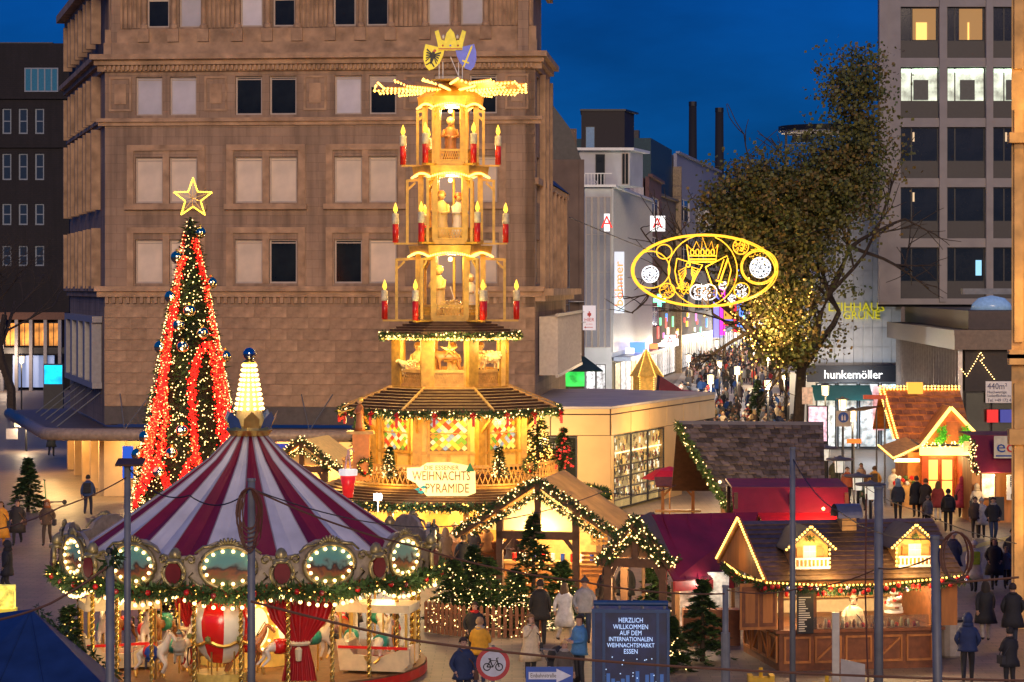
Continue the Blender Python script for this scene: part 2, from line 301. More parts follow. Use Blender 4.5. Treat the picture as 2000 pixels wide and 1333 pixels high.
# ================================================================= big stone corner building
def stone_building():
    rt=thing('stone_office_building','large brown sandstone corner office block with cornices and blinds in paired windows','building',(X(205,118),118,0),RZ)
    W=20.7; DP=30
    A=[2.98,7.82,12.62,17.42]
    def prs(cs,w,g): return [q for c in cs for q in ((c-g/2-w,c-g/2),(c+g/2,c+g/2+w))]
    rowB,rowC,rowD=prs(A,1.3,.36),prs(A,1.34,.32),prs(A,1.34,.32)
    rowA=prs([3.3,7.85,12.35,16.9],1.08,.5)
    m=M(); wallgrid(m,0,W,4.3,21.1,0,.5,[(10.2,12.3,rowD),(14.05,16.25,rowC),(18.25,20.1,rowB)])
    wallgrid(m,.1,W-.1,21.1,24.6,.35,.8,[(22.5,24.3,rowA)])
    m.build('wall',STONEW,rt)
    DU=8; b=M(); b.box(.5,W-.5,.9,DU,3.4,24.4); b.box(.5,W-.5,DU+.02,DP-8,3.4,15.2); b.build('core',STONE,rt)
    # trim
    def corn(name,z,prof,x0=-.25,x1=W+.25):
        for i,(a,b_,pz) in enumerate(prof): pass
        q=M()
        for (za,zb,pr) in prof: q.box(x0-pr*.6,x1+pr*.6,-pr,.02,z+za,z+zb)
        return q.build(name,STONE,rt)
    corn('cornice',20.35,[(0,.3,.15),(.3,.55,.35),(.55,.8,.6)])
    corn('ledge',17.75,[(0,.18,.1),(.18,.36,.22)]); corn('ledge',9.2,[(.35,.62,.18),(.62,.86,.34)])
    q=M()
    for i in range(int(W/.22)): q.box(i*.22+.03,i*.22+.14,-.3,.0,20.4,20.62)
    for i in range(int(W/.34)): q.box(i*.34+.05,i*.34+.2,-.17,.0,9.25,9.53)
    q.build('dentils',STONE,rt,kind='stuff')
    q=M().box(-.1,W+.1,.12,.36,21.15,21.75).box(-.05,W+.05,.2,.38,21.75,22.4); q.build('parapet',STONE,rt)
    corn('cornice',24.35,[(0,.3,.3),(.3,.7,.75)])
    M().box(.8,W-.8,1.2,DU-.5,24.6,26.6).build('roof',ROOFD,rt); M().add([(W-6,DU,15.2),(W+.3,DU,15.2),(W+.3,DP-8,15.2),(W-6,DP-8,15.2),(W-3,DU,19.5),(W-3,DP-10,18)],[(0,1,4),(1,2,5,4),(2,3,5),(3,0,4,5)]).build('annex_roof',ROOFD,rt)
    # fluted panels and little columns on the attic storey, relief panels below
    xs=[0.15]+[x for c in [3.3,7.85,12.35,16.9] for x in (c-1.6,c+1.6)]+[W-.15]
    for a,b_ in zip(xs[::2],xs[1::2]):
        n=max(4,int((b_-a)/.2)); q=M()
        for i in range(n): q.cyl((a+(i+.5)*(b_-a)/n,.33,22.45),(a+(i+.5)*(b_-a)/n,.33,24.35),(b_-a)/n*.42,n=6)
        q.build('fluted_panel',STONE,rt)
    for c in [3.3,7.85,12.35,16.9]:
        for dx in (-1.45,0,1.45):
            q=M().lathe([(.2,0),(.2,.15),(.13,.22),(.12,1.6),(.2,1.75),(.2,1.9)],10,(c+dx,.28,22.42)); q.build('column',STONE,rt,smooth=False)
            M().box(c+dx-.27,c+dx+.27,.06,.22,21.78,22.4).build('pedestal',BLOCK,rt)
    for x in (.75,5.4,10.2,15.0,19.85):
        q=M(); w=.55
        q.box(x-w,x+w,-.05,.02,18.45,18.55).box(x-w,x+w,-.05,.02,20.0,20.1).box(x-w,x-w+.1,-.05,.02,18.55,20).box(x+w-.1,x+w,-.05,.02,18.55,20).box(x-.28,x+.28,-.04,.02,18.8,19.75); q.build('relief_panel',STONE,rt)
    for c in A:
        for za,zb in ((13.75,16.55),(9.98,12.6)):
            q=M(); h=1.9
            q.box(c-h,c-h+.32,-.07,.02,za,zb).box(c+h-.32,c+h,-.07,.02,za,zb).box(c-h,c+h,-.09,.02,zb,zb+.28).box(c-.16,c+.16,-.04,.02,za+.2,zb)
            if za>13: q.box(c-h-.1,c+h+.1,-.22,.02,za-.02,za+.24)
            q.build('window_surround',STONE,rt)
    T0=TR(0,.22)
    ch='ccddccdb'
    def put(row,za,zb,kinds,T=T0,mull=()):
        for (a,b_),k in zip(row,kinds):
            pane={'c':BLINDC,'d':GLASS,'b':BLIND,'e':GLASS}[k]
            window(rt,a,b_,za,zb,T,WHITEF,pane,mull,.08,(.92,),blind=(BLIND,.3) if k=='e' else None)
    put(rowB,18.25,20.1,'ccddceed'); put(rowC,14.05,16.25,'bbbbbbbb'); put(rowD,10.2,12.3,'bbbddbbb'); put(rowA,22.5,24.3,'ecceddcc',TR(0,.55))
    # ashlar blocks of the blank storey
    blocks=[M().box(0,w,-.05,.03,.008,.522).mesh('block',BLOCK) for w in (.78,1.04,1.3)]
    rs=random.Random(3)
    for r in range(9):
        x=-.02; z=4.32+r*.53
        while x<W-.8:
            k=rs.choice((0,1,1,2)); w=(.78,1.04,1.3)[k]
            if x+w>W: break
            link('stone_block',blocks[k],rt,(x+.006,rs.uniform(-.012,.012),z)); x+=w
        if W-x>.12: M().box(x+.006,W-.004,-.05,.03,z+.008,z+.522).build('stone_block',BLOCK,rt)
    M().box(0,W,-.1,.5,3.45,4.3).build('dark_fascia',DARKB,rt)
    # chamfered left flank
    L=math.hypot(6.2,18); an=math.atan2(-18*math.cos(0),6.2)      # direction from far end back to the corner
    # build in the flank's own frame: x runs from far end (0) to corner (L)
    ang=math.atan2(-18,6.6); T=TR(-6.6*1.0,18,ang)
    LL=math.hypot(6.6,18); cs=[(1.2+i*4.4,3.4+i*4.4) for i in range(4)]
    m=M(T); wallgrid(m,0,LL,4.3,21.1,0,.5,[(10.2,12.3,cs),(14.05,16.25,cs),(18.25,20.1,cs)]); wallgrid(m,0,LL,21.1,24.6,.3,.8,[]); m.build('wall',STONEW,rt)
    for z,prof in ((20.35,[(0,.3,.15),(.3,.55,.35),(.55,.8,.6)]),(17.75,[(0,.18,.1),(.18,.36,.22)]),(9.2,[(.35,.62,.18),(.62,.86,.34)]),(24.35,[(0,.3,.3),(.3,.7,.75)])):
        q=M(T)
        for za,zb,pr in prof: q.box(-.1,LL+.05,-pr,.02,z+za,z+zb)
        q.build('ledge',STONE,rt)
    for c in cs:
        for za,zb in ((10.2,12.3),(14.05,16.25),(18.25,20.1)): window(rt,c[0],c[1],za,zb,T@TR(0,.2),WHITEF,GLASS,(.5,),.1)
        for za,zb in ((9.95,12.9),(13.8,17.7),(18.1,20.3),(21.9,24.3)):
            for e in (c[0]-.35,c[1]+.1): M(T).box(e,e+.28,-.45,.02,za,zb).build('pilaster',STONE,rt)
    m=M(T); wallgrid(m,0,LL,3.4,9.2,.01,.6,[(5.6,8.2,[(3.5+i*3.6,5.2+i*3.6) for i in range(4)])]); m.build('wall',STONEW,rt)
    q=M(T); q.box(2.3,LL-1.2,-.5,-.02,5.1,5.4).box(2.3,LL-1.2,-.5,-.02,8.3,8.6)
    for i in range(5): q.box(2.3+i*3.6,3.3+i*3.6,-.5,-.02,5.4,8.3)
    q.build('bay_frame',mat('bay_grey',(.32,.3,.3),.6),rt)
    for i in range(4): window(rt,3.3+i*3.6,5.9+i*3.6,5.4,8.3,T@TR(0,-.2),WHITEF,glow('office_lit_dim',(.9,.75,.35),.25,True) if i>0 else GLASS,(.5,),.12)
    # right flank along the shopping street
    T2=TR(W,0,R(90)); cs=[(1.0+i*2.4,2.6+i*2.4) for i in range(3)]; cl=[(9+i*2.8,11+i*2.8) for i in range(4)]
    m=M(T2); wallgrid(m,0,DU,4.3,21.1,-.02,.45,[(10.2,12.3,cs),(14.05,16.25,cs),(18.25,20.1,cs)]); wallgrid(m,0,DU,21.1,24.6,.3,.8,[]); wallgrid(m,0,DP-8,0,4.3,0,.4,[]); wallgrid(m,DU+.01,DP-8,4.3,15.2,-.02,.45,[(10.2,12.3,cl)]); m.build('wall',STONEW,rt)
    for c in cs:
        for za,zb in ((10.2,12.3),(14.05,16.25),(18.25,20.1)): window(rt,c[0],c[1],za,zb,T2@TR(0,.2),WHITEF,GLASS,(.5,),.1)
        M(T2).box(c[1]+.3,c[1]+.7,-.3,.0,9.9,20.3).build('pilaster',STONE,rt)
    for c in cl: window(rt,c[0],c[1],10.2,12.3,T2@TR(0,.2),WHITEF,GLASS,(.5,),.1); M(T2).box(c[1]+.2,c[1]+.5,-.25,.0,9.9,15).build('pilaster',STONE,rt)
    for z,prof,ln in ((20.35,[(0,.3,.15),(.3,.55,.35),(.55,.8,.6)],DU),(9.0,[(.35,.62,.5),(.62,.95,.9)],DP-8),(24.35,[(0,.3,.3),(.3,.7,.75)],DU),(14.9,[(0,.3,.2)],DP-8)):
        q=M(T2)
        for za,zb,pr in prof: q.box(-.1,ln,-pr,-.02,z+za,z+zb)
        q.build('ledge',STONE,rt)
    q=M(T2)
    for i in range(22): q.box(1.5+i*.9,1.6+i*.9,-1.0,-.1,5.8,8.6)
    q.box(1.2,21,-1.02,-.9,8.6,8.75).box(1.2,21,-1.02,-.9,5.7,5.85); q.build('fin_screen',mat('fin_metal',(.42,.36,.32),.5,metal=.3),rt)
    # canopy with rounded edge, tie rods, ground floor shop
    pts=[(W+.5,-3.0),(-1.0,-3.0),(-2.4,-2.2),(-9.3,15.5),(-6.6,18),(0,0),(W+.5,0)]
    q=M().slab(pts[::-1],2.98,3.3); q.build('canopy',GREYC,rt)
    q=M().tube([(W+.5,-3.0,3.12),(-1,-3.0,3.12),(-1.9,-2.75,3.12),(-2.4,-2.1,3.12),(-9.3,15.5,3.12)],.3,10); q.build('canopy_edge',mat('canopy_metal',(.34,.25,.18),.5,metal=.1,var=.3),rt,smooth=True)
    for x in (1.5,5.9,10.3,14.7,19):
        for dx in (-.75,.75):
            M().cyl((x,-2.2,3.3),(x+dx,-.05,4.9),.025,n=5).build('tie_rod',STEEL,rt)
    for i in range(5):
        y=1+i*3.2; x=-y*.366
        M().cyl((x-2.0,y-1.0,3.3),(x-.15,y+.1,4.9),.03,n=5).build('tie_rod',STEEL,rt)
    gl=glow('shop_lit',(1,.62,.22),.55,True)
    sh=mat('shop_stone',(.55,.38,.2),.7,var=.25,sc_=1)
    m=M(); wallgrid(m,0,W,0,2.98,.3,.7,[(.5,2.7,[(2.2+i*3,4.6+i*3) for i in range(6)])]); m.build('shop_wall',sh,rt)
    for i in range(6): window(rt,2.2+i*3,4.6+i*3,.5,2.7,TR(0,.45),WHITEF,gl,(.5,),.08,name='shop_window')
    m=M(T); wallgrid(m,0,LL,0,2.98,.25,.7,[(.5,2.7,[(2+i*4.4,4.6+i*4.4) for i in range(4)])]); m.build('shop_wall',sh,rt)
    for i in range(4): window(rt,2+i*4.4,4.6+i*4.4,.5,2.7,T@TR(0,.45),WHITEF,gl,(.5,),.08,name='shop_window')
    for i in range(5): M(T).box(.9+i*4.4,1.4+i*4.4,-.25,.25,0,2.98).build('pier',sh,rt)
    for x in (1.2,): M().box(x-1.2,x-.2,-.2,.3,0,2.98).build('pier',sh,rt)
    # soffit downlights over the pavement
    for i in range(3):
        y=1.5+i*6; M().lathe([(.16,0),(.16,.05)],10,(-y*.366-1.4,y-.6,2.925)).build('soffit_light',LAMPG,rt); lamp('soffit_lamp',(-y*.366-1.5,y-.7,2.6),190,(1,.6,.22),rt)
    for x in (2,9,16): M().lathe([(.16,0),(.16,.05)],10,(x,-1.6,2.925)).build('soffit_light',LAMPG,rt); lamp('soffit_lamp',(x,-1.7,2.6),190,(1,.6,.22),rt)
    # blue outlet sign and blue shop panel under the canopy
    M().box(8.0,9.9,-3.25,-3.1,1.75,2.75).build('shop_sign',glow('sign_blue',(.02,.05,.45),.6),rt); text('Outlet',.75,glow('sign_white',(1,1,1),1.4),rt,(9.0,-3.27,2.25),sx=.85)
    M().box(1.65,2.15,-3.2,-3.1,1.1,2.6).build('blue_panel',glow('sign_blue2',(.01,.09,.6),.7),rt)
    return rt
stone_building()
# ================================================================= kiosk pavilion with warm cladding
def pavilion():
    d1=109; d2=124; zr=4.72
    rt=thing('pavilion','flat roofed shop pavilion with beige panel fascia and tall glazing','building',(X(1193,d1),d1,0))
    bx=X(1395,d2)-X(1193,d1); by=d2-d1; L=math.hypot(bx,by); an=math.atan2(by,bx)
    CL=mat('panel_beige',(.68,.45,.18),.45,var=.1,sc_=1,rnd=.06)
    M().slab([(-8,.3),(-.2,.3),(bx-.5,by),(bx-6,by+4),(-8,by+2)],.0,3.4).build('core',mat('inside_dark',(.2,.14,.08),.7),rt)
    M().slab([(-8,0.02),(0,.02),(bx,by),(bx-6,by+4.5),(-8,by+2)],3.42,zr-.1).build('fascia_core',WOODD,rt)
    M().slab([(-8.05,-.05),(.03,-.05),(bx+.05,by),(bx-6,by+4.6),(-8.05,by+2)],zr-.1,zr).build('roof',mat('roof_pale',(.5,.44,.38),.5,var=.2,sc_=.8),rt)
    T1=TR(0,0,an)
    n=6
    M(T1).box(.35,7.7,.28,.34,.1,3.4).build('glow_backing',mat('interior_glow',(.8,.5,.16),.5,es=.8,var=.7,sc_=1.5),rt)  # glowing backing wall, the shop's inside light put into its colour
    for i in range(n):
        M(T1).box(i*L/n+.03,(i+1)*L/n-.03,-.05,.0,3.45,4.34).build('panel',CL,rt); M(T1).box(i*L/n+.03,(i+1)*L/n-.03,-.05,.0,4.4,zr-.11).build('panel',CL,rt)
    for i in range(3): M().box(-8+i*2.66+.03,-8+(i+1)*2.66-.03,-.05,0,3.45,4.34).build('panel',CL,rt); M().box(-8+i*2.66+.03,-8+(i+1)*2.66-.03,-.05,0,4.4,zr-.11).build('panel',CL,rt)
    lit=mat('clear_glass',(.9,.95,.95),.02,trans=.95,spec=.3,var=0); rs=random.Random(8); gd=M(T1)
    for i in range(420):
        x=rs.uniform(.4,7.6); z=rs.choice((.5,1.0,1.5,2.0))+rs.uniform(0,.3) if rs.random()<.8 else rs.uniform(2.3,3.2); w=rs.uniform(.03,.13); y=rs.uniform(.1,.26); gd.box(x,x+w,y,y+.04,z,z+rs.uniform(.05,.3),rs.randrange(6))
    for z in (.48,.98,1.48,1.98): gd.box(.4,7.6,.08,.28,z-.03,z,6)
    for i in range(14): gd.box(.5+i*.52,.85+i*.52,.1,.2,2.55,2.6,7)
    gd.build('shop_goods',[glow('goods_gold_glow',(1,.55,.12),1.5),RED,WHITE,GREEN,WOODL,glow('goods_white_glow',(1,.85,.6),1.8),WOODD,glow('strip_light',(1,.8,.4),4)],rt,kind='stuff')  # some goods glow, standing in for light inside the shop
    for i in range(3): window(rt,.35+i*2.45,.35+(i+1)*2.45,0.1,3.4,T1,BLACK,lit,(),.05,name='glazing')
    for x0,x1 in ((-.0,.33),(7.75,10.5)):
        M(T1).box(x0,x1,-.03,.25,0,3.42).build('panel',CL,rt)
    window(rt,-4.6,-1.5,.4,3.38,TR(0,.1),BLACK,GLASS,(.5,),.06,name='glazing'); text('GMUN',.5,mat('ghost_letter',(.25,.25,.25)),rt,(-2.9,.03,2.9))
    for x0,x1 in ((-1.48,-.02),(-8,-4.62)): M().box(x0,x1,-.03,.28,0,3.42).build('panel',CL,rt)
    lamp('fascia_fill_lamp',(bx*.35+1.8,by*.35-3.6,3.2),420,WCOL,rt); lamp('fascia_fill_lamp',(-3,-3.2,3.0),260,WCOL,rt)  # fill lamps without fixtures, added out front to brighten the fascia
pavilion()
# ================================================================= left background: dark brick block, arcade, bare trees
def brick_block():
    d=240; x0=X(-80,d); x1=X(135,d); s=d/F
    rt=thing('brick_block','dark brick office block with rows of slim white windows','building',(x0,d,0),0)
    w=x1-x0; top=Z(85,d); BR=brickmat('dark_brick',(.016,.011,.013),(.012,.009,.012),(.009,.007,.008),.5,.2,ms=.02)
    cols=[(1+i*1.6,1.9+i*1.6) for i in range(int((w-2)/1.6))]
    rows=[]
    for va,vb in ((212,262),(300,352),(398,440),(480,520)): rows.append((Z(vb,d),Z(va,d),cols))
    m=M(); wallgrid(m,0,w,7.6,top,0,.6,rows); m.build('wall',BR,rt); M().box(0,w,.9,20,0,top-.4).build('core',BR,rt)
    WF=mat('pale_frame',(.2,.24,.3),.5)
    rs=random.Random(2)
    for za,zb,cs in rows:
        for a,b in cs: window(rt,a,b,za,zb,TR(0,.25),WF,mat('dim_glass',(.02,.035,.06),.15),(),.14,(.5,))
    q=M().box(-.2,w+.2,-.3,.02,Z(285,d)-.2,Z(285,d)).box(-.2,w+.2,-.3,.02,Z(190,d)-.2,Z(190,d)); q.build('ledge',BR,rt)
    M().box(0,w-2,2,18,top-.4,top+.3).build('roof',ROOFD,rt)
    a=X(48,d)-x0; window(rt,a,a+3.3,Z(180,d),Z(133,d),TR(0,-.06),WF,mat('dusk_glass',(.05,.2,.3),.1),(.2,.4,.6,.8),.12)
    # arcade at the foot
    M().box(0,w,-2.5,.0,6.9,7.6).build('arcade_roof',mat('arcade_brown',(.12,.05,.03),.6),rt)
    for i in range(8): M().box(.3+i*1.4,.62+i*1.4,-2.4,-2.0,0,6.9).build('arcade_post',mat('post_grey',(.25,.24,.25),.6),rt)
    lit=mat('arcade_lit',(.9,.35,.06),.4,es=.6,var=.9,sc_=.9)
    for i in range(7): window(rt,.65+i*1.4,1.65+i*1.4,4.3,6.6,TR(0,-1.7),BLACK,lit,(.5,),.07,name='arcade_window')
    M().box(0,w,-2.3,-1.9,3.6,4.2).build('arcade_beam',BLACK,rt)
    M().box(5.5,9.5,-1.2,-.9,.3,3.4).build('shop_window',glow('cool_dim',(.3,.42,.75),.35),rt)
    lamp('arcade_lamp',(w*.5,-4.2,3.4),300,(1,.72,.5),rt)
brick_block()
sb=thing('screen_totem','bright cyan advertising screen beside the dark street','screen',(X(105,190),190,0))
M().box(-.75,.75,-.2,.2,0,4.1).build('housing',BLACK,sb); M().box(-.68,.68,-.25,-.205,2.55,4.0).build('screen',mat('cyan_screen',(.0,.45,.8),.3,es=1.6,var=.6,sc_=1.5),sb)
def bare_tree(u,v,h,lean,label,seed):
    rs=random.Random(seed); g=G(u,v); rt=thing('bare_tree',label,'tree',g,0,'bare trees by the brick block')
    m=M()
    def br(p,dr,l,r,k):
        pts=[p]
        for i in range(4): dr=(dr+Vector((rs.gauss(0,.12),rs.gauss(0,.12),rs.gauss(.02,.08)))).normalized(); pts.append(pts[-1]+dr*l/4)
        m.tube(pts,r,5,r1=r*.6)
        if k: 
            for i in range(3 if k>1 else 4):
                nd=(dr+Vector((rs.gauss(0,.6),rs.gauss(0,.4),rs.gauss(.1,.35)))).normalized(); br(pts[rs.choice((2,3,4))],nd,l*rs.uniform(.55,.8),r*.5,k-1)
    br(Vector((0,0,-.05)),Vector((lean,0,1)).normalized(),h*.5,.4,5); m.build('trunk',BARK,rt)
bare_tree(22,812,17,.16,'leafless dark tree leaning beside the arcade lamp',5); bare_tree(-22,800,16,.1,'leafless dark tree half outside the arcade corner',9)
# ================================================================= shopping street, left row
def seg(u0,d0,u1,d1):
    a=Vector((X(u0,d0),d0,0)); b=Vector((X(u1,d1),d1,0)); return a,b,(b-a).length,math.atan2(b.y-a.y,b.x-a.x)
BROWNC=mat('brown_concrete',(.16,.11,.085),.8,var=.25,sc_=.8); WHITEW=mat('white_render',(.5,.5,.5),.7,var=.15,sc_=.7)
LITW=mat('shop_bright',(.9,.9,.92),.3,es=.5,var=.98,sc_=2.8,rnd=.5)
LITY=mat('shop_bright_warm',(1,.8,.5),.3,es=.5,var=.98,sc_=2.8,rnd=.5)
DUSK=mat('dusk_pane',(.05,.09,.13),.1,var=.4,sc_=.5)
def slab_house():
    d=172; rt=thing('concrete_house','narrow brown concrete house with steep black roof behind the sandstone block','building',(X(1078,d),d,0)); w=X(1141,d)-X(1078,d)
    M().box(0,w,0,14,0,Z(312,d)).build('wall',BROWNC,rt); M().box(w-.35,w,-.12,-.01,0,Z(312,d)).build('pilaster',BROWNC,rt)
    M().prism([(-2,Z(312,d)),(w-.2,Z(312,d)),(w-1.0,Z(250,d)),(-.2,Z(195,d)),(-2,Z(195,d))],.3,12).build('roof',ROOFD,rt)
    M().box(w-1.2,w-.5,1,3,Z(312,d),Z(250,d)).build('chimney',BROWNC,rt)
    q=M()
    for i in range(8): q.cyl((.5+i*.0,-.3,4+i*1.2),(1.2,-.3,4+i*1.2),.03,n=4)
    q.cyl((.5,-.3,0),(.5,-.3,13),.03,n=4).cyl((1.2,-.3,0),(1.2,-.3,13),.03,n=4); q.build('ladder',STEEL,rt)
    for i in range(3): M().lathe([(.55+.1*i,0),(.55+.1*i,.05)],14,(w*.75,-.4,Z(590+i*20,d))).build('neon_ring',mat('ring',(.5,.5,.5),.3),rt)
    aw=mat('green_awning',(.02,.06,.04),.6); M().plate([(.2,-.05,5.2),(w,-.05,5.2),(w+1.2,-3.4,4.3),(.2,-3.4,4.3)],.08).build('awning',aw,rt)
    M().box(-.5,w,-.5,-.05,3.1,4.1).build('shop_window',mat('green_shop',(.05,.9,.12),.4,es=.9,var=.8,sc_=1.5),rt)
    # vertical clinic sign
    a=X(1141,d-.5)-X(1078,d)
    M().box(a-.1,a+.8,-.7,-.5,Z(645,d),Z(597,d)).build('clinic_sign',glow('sign_white_dim',(.75,.7,.75),.45),rt)
    RD=mat('cross_red',(.6,.01,.02),.4); q=M().box(a+.22,a+.48,-.73,-.705,Z(617,d),Z(615,d)+.12).box(a+.31,a+.39,-.735,-.703,Z(620,d),Z(611,d)+.1); q.build('cross',RD,rt)
    text('HIER',.34,RD,rt,(a+.35,-.72,Z(625,d))); text('a-z reisen',.12,RD,rt,(a+.35,-.72,Z(633,d)))
    M().box(a+.1,a+.6,-.72,-.7,Z(640,d),Z(640,d)+.04).prism([(a+.1,Z(640,d)-.06),(a+.1,Z(640,d)+.1),(a-.02,Z(640,d)+.02)],-.72,-.7).build('arrow',RD,rt)
slab_house()
def ribbed_house():
    d=205; a,b,L,an=seg(1195,d,1272,240); rt=thing('ribbed_metal_house','white ribbed metal shop house with roof terrace and dark penthouse','building',a); zt=Z(366,d)
    x0=X(1142,d)-a.x
    RIB=mat('ribbed_metal',(.52,.52,.5),.35,metal=.3,var=.12)
    T=TR(0,0,an)
    M().slab([(x0,.1),(0,.1),(b.x-a.x-.1,b.y-a.y+.1),(b.x-a.x-3,b.y-a.y+9),(x0,16)],0,zt-.1).build('core',WHITEW,rt)
    n=44
    for i in range(n): M(T).box(i*L/n+.05,(i+1)*L/n-.25,-.14,.0,4.6,zt).build('metal_rib',RIB,rt)
    q=M().box(x0-.2,.3,-.35,.15,zt,zt+.2); q.add(*[[tuple(T@Vector(p)) for p in ((0,-.35,zt),(L+.4,-.35,zt),(L+.4,.3,zt),(0,.3,zt),(0,-.35,zt+.2),(L+.4,-.35,zt+.2),(L+.4,.3,zt+.2),(0,.3,zt+.2))],[(0,3,2,1),(4,5,6,7),(0,1,5,4),(1,2,6,5),(2,3,7,6),(3,0,4,7)]]); q.build('roof_edge',WHITE,rt)
    for i in range(4):
        xa=x0+.1+i*.54; window(rt,xa,xa+.46,5,zt-.8,TR(0,.02),WHITEF,mat('grey_pane',(.2,.2,.23),.2),(),.04,(.25,.5,.75),name='window')
    # terrace
    zt2=Z(292,d); M().slab([(x0-.4,2.0),(1.6,2.0),(2.9,6),(x0,8)],zt+.2,zt2).build('terrace_house',WHITEW,rt)
    M().slab([(x0-.7,1.4),(1.9,1.4),(3.6,7),(x0-.5,9)],zt2,zt2+.22).build('terrace_roof',WHITE,rt)
    window(rt,-1.3,-.5,zt+.3,zt2-.3,TR(0,1.95),BLACK,GLASS,(),.05,name='terrace_door'); window(rt,.9,1.5,zt+.3,zt2-.2,TR(0,1.95),WHITEF,GLASS,(.5,),.05,name='terrace_door')
    for i in range(24):
        p=T@Vector((i*L/30,.0,0)) if i>6 else Vector((x0+i*.27,-.1,0)); M().box(p.x-.03,p.x+.03,p.y,p.y+.03,zt+.2,zt+1.1).build('baluster',WHITE,rt)
    M(T).box(L*.1,L*.75,-.02,.06,zt+1.1,zt+1.18).build('handrail',WHITE,rt); M().box(x0,0,-.12,-.04,zt+1.1,zt+1.18).build('handrail',WHITE,rt)
    zb=Z(212,d); M().slab([(x0-.2,3),(1.2,3),(2.2,7),(x0,8)],zt2+.2,zb).build('penthouse',mat('black_brown',(.02,.014,.014),.7),rt)
    M().slab([(x0-.3,2.9),(1.3,2.9),(2.6,7.2),(x0-.1,8.2)],zb,zb+.15).build('penthouse_roof',BLACK,rt)
    window(rt,x0+.15,x0+.95,zt2+.25,Z(243,d),TR(0,2.97),BLACK,mat('sky_pane',(.10,.24,.4),.15),(),.05,name='penthouse_door')
    text('rio',.6,mat('script_white',(.6,.6,.65)),rt,(x0+.7,-.2,zt+.45))
    # signs: bohmer banner, pharmacy letters
    q=Vector((X(1200,200)-a.x,200-d,0))
    M().box(q.x,q.x+.8,q.y,q.y+.14,Z(612,200),Z(492,200)).build('banner_sign',glow('sign_white2',(.75,.8,.95),.55),rt)
    text('böhmer',1.0,glow('sign_orange',(1,.16,.02),2.2),rt,(q.x+.4,q.y-.02,Z(555,200)),rot=(R(90),R(-90),0),sx=1.15)
    def pharm(u,v0,v1,dd,w,lit=3):
        x=X(u,dd)-a.x; M().box(x,x+w,dd-d,dd-d+.2,Z(v1,dd),Z(v0,dd)).build('pharmacy_sign',glow('sign_white3',(1,1,1),1.3),rt)
        text('A',(v1-v0)*dd/F*1.0,glow('sign_red',(1,.02,.02),1.0),rt,(x+w*.48,dd-d-.02,Z((v0+v1)/2,dd)),ext=.02)
    pharm(1270,422,452,198,1.2); pharm(1180,418,452,200,.45); pharm(1298,655,677,215,.95)
    q=M().box(X(1288,198)-a.x-.5,X(1288,198)-a.x+.5,-7,-6.9,Z(587,198)-.16,Z(587,198)+.16).box(X(1288,198)-a.x-.16,X(1288,198)-a.x+.16,-7.01,-6.89,Z(587,198)-.5,Z(587,198)+.5); q.build('pharmacy_cross',glow('neon_green',(.2,1,.5),2.5),rt); lamp('neon_lamp',(X(1288,198)-a.x+.4,-8,Z(587,198)),90,(.1,1,.35),rt)
    # shop fronts at street level
    for i in range(8):
        xa=i*L/8; window(rt,xa+.06,xa+L/8-.06,.1,3.7,T@TR(0,-.25),BLACK,LITW if i%3 else LITY,(),.06,name='shop_window')
    for i in range(2): window(rt,x0+.1+i*.85,x0+.9+i*.85,.1,3.6,TR(0,-.1),BLACK,LITW,(),.06,name='shop_window')
    M(T).box(0,L,-1.6,-.15,3.85,4.2).build('shop_canopy',mat('canopy_cool',(.35,.4,.5),.4),rt)
    for u,c,w in ((1243,(.05,.15,1),.9),(1252,(.7,.85,1),.8),(1228,(1,.9,.8),.5),(1275,(1,.2,.05),.5),(1312,(.9,.95,1),.7)):
        dd=203+(u-1200)*.35; x=X(u,dd)-a.x; y=dd-d-1.9; M().box(x-w*.75,x+w*.75,y,y+.15,4.3,4.3+w*1.0).build('shop_sign',glow('sg%d'%u,c,2.2),rt)
    lamp('shop_lamp',(2.5,-6,4.5),520,(.9,.95,1),rt); lamp('shop_lamp',(7.0,6,4.5),520,(.95,.95,1),rt)
ribbed_house()
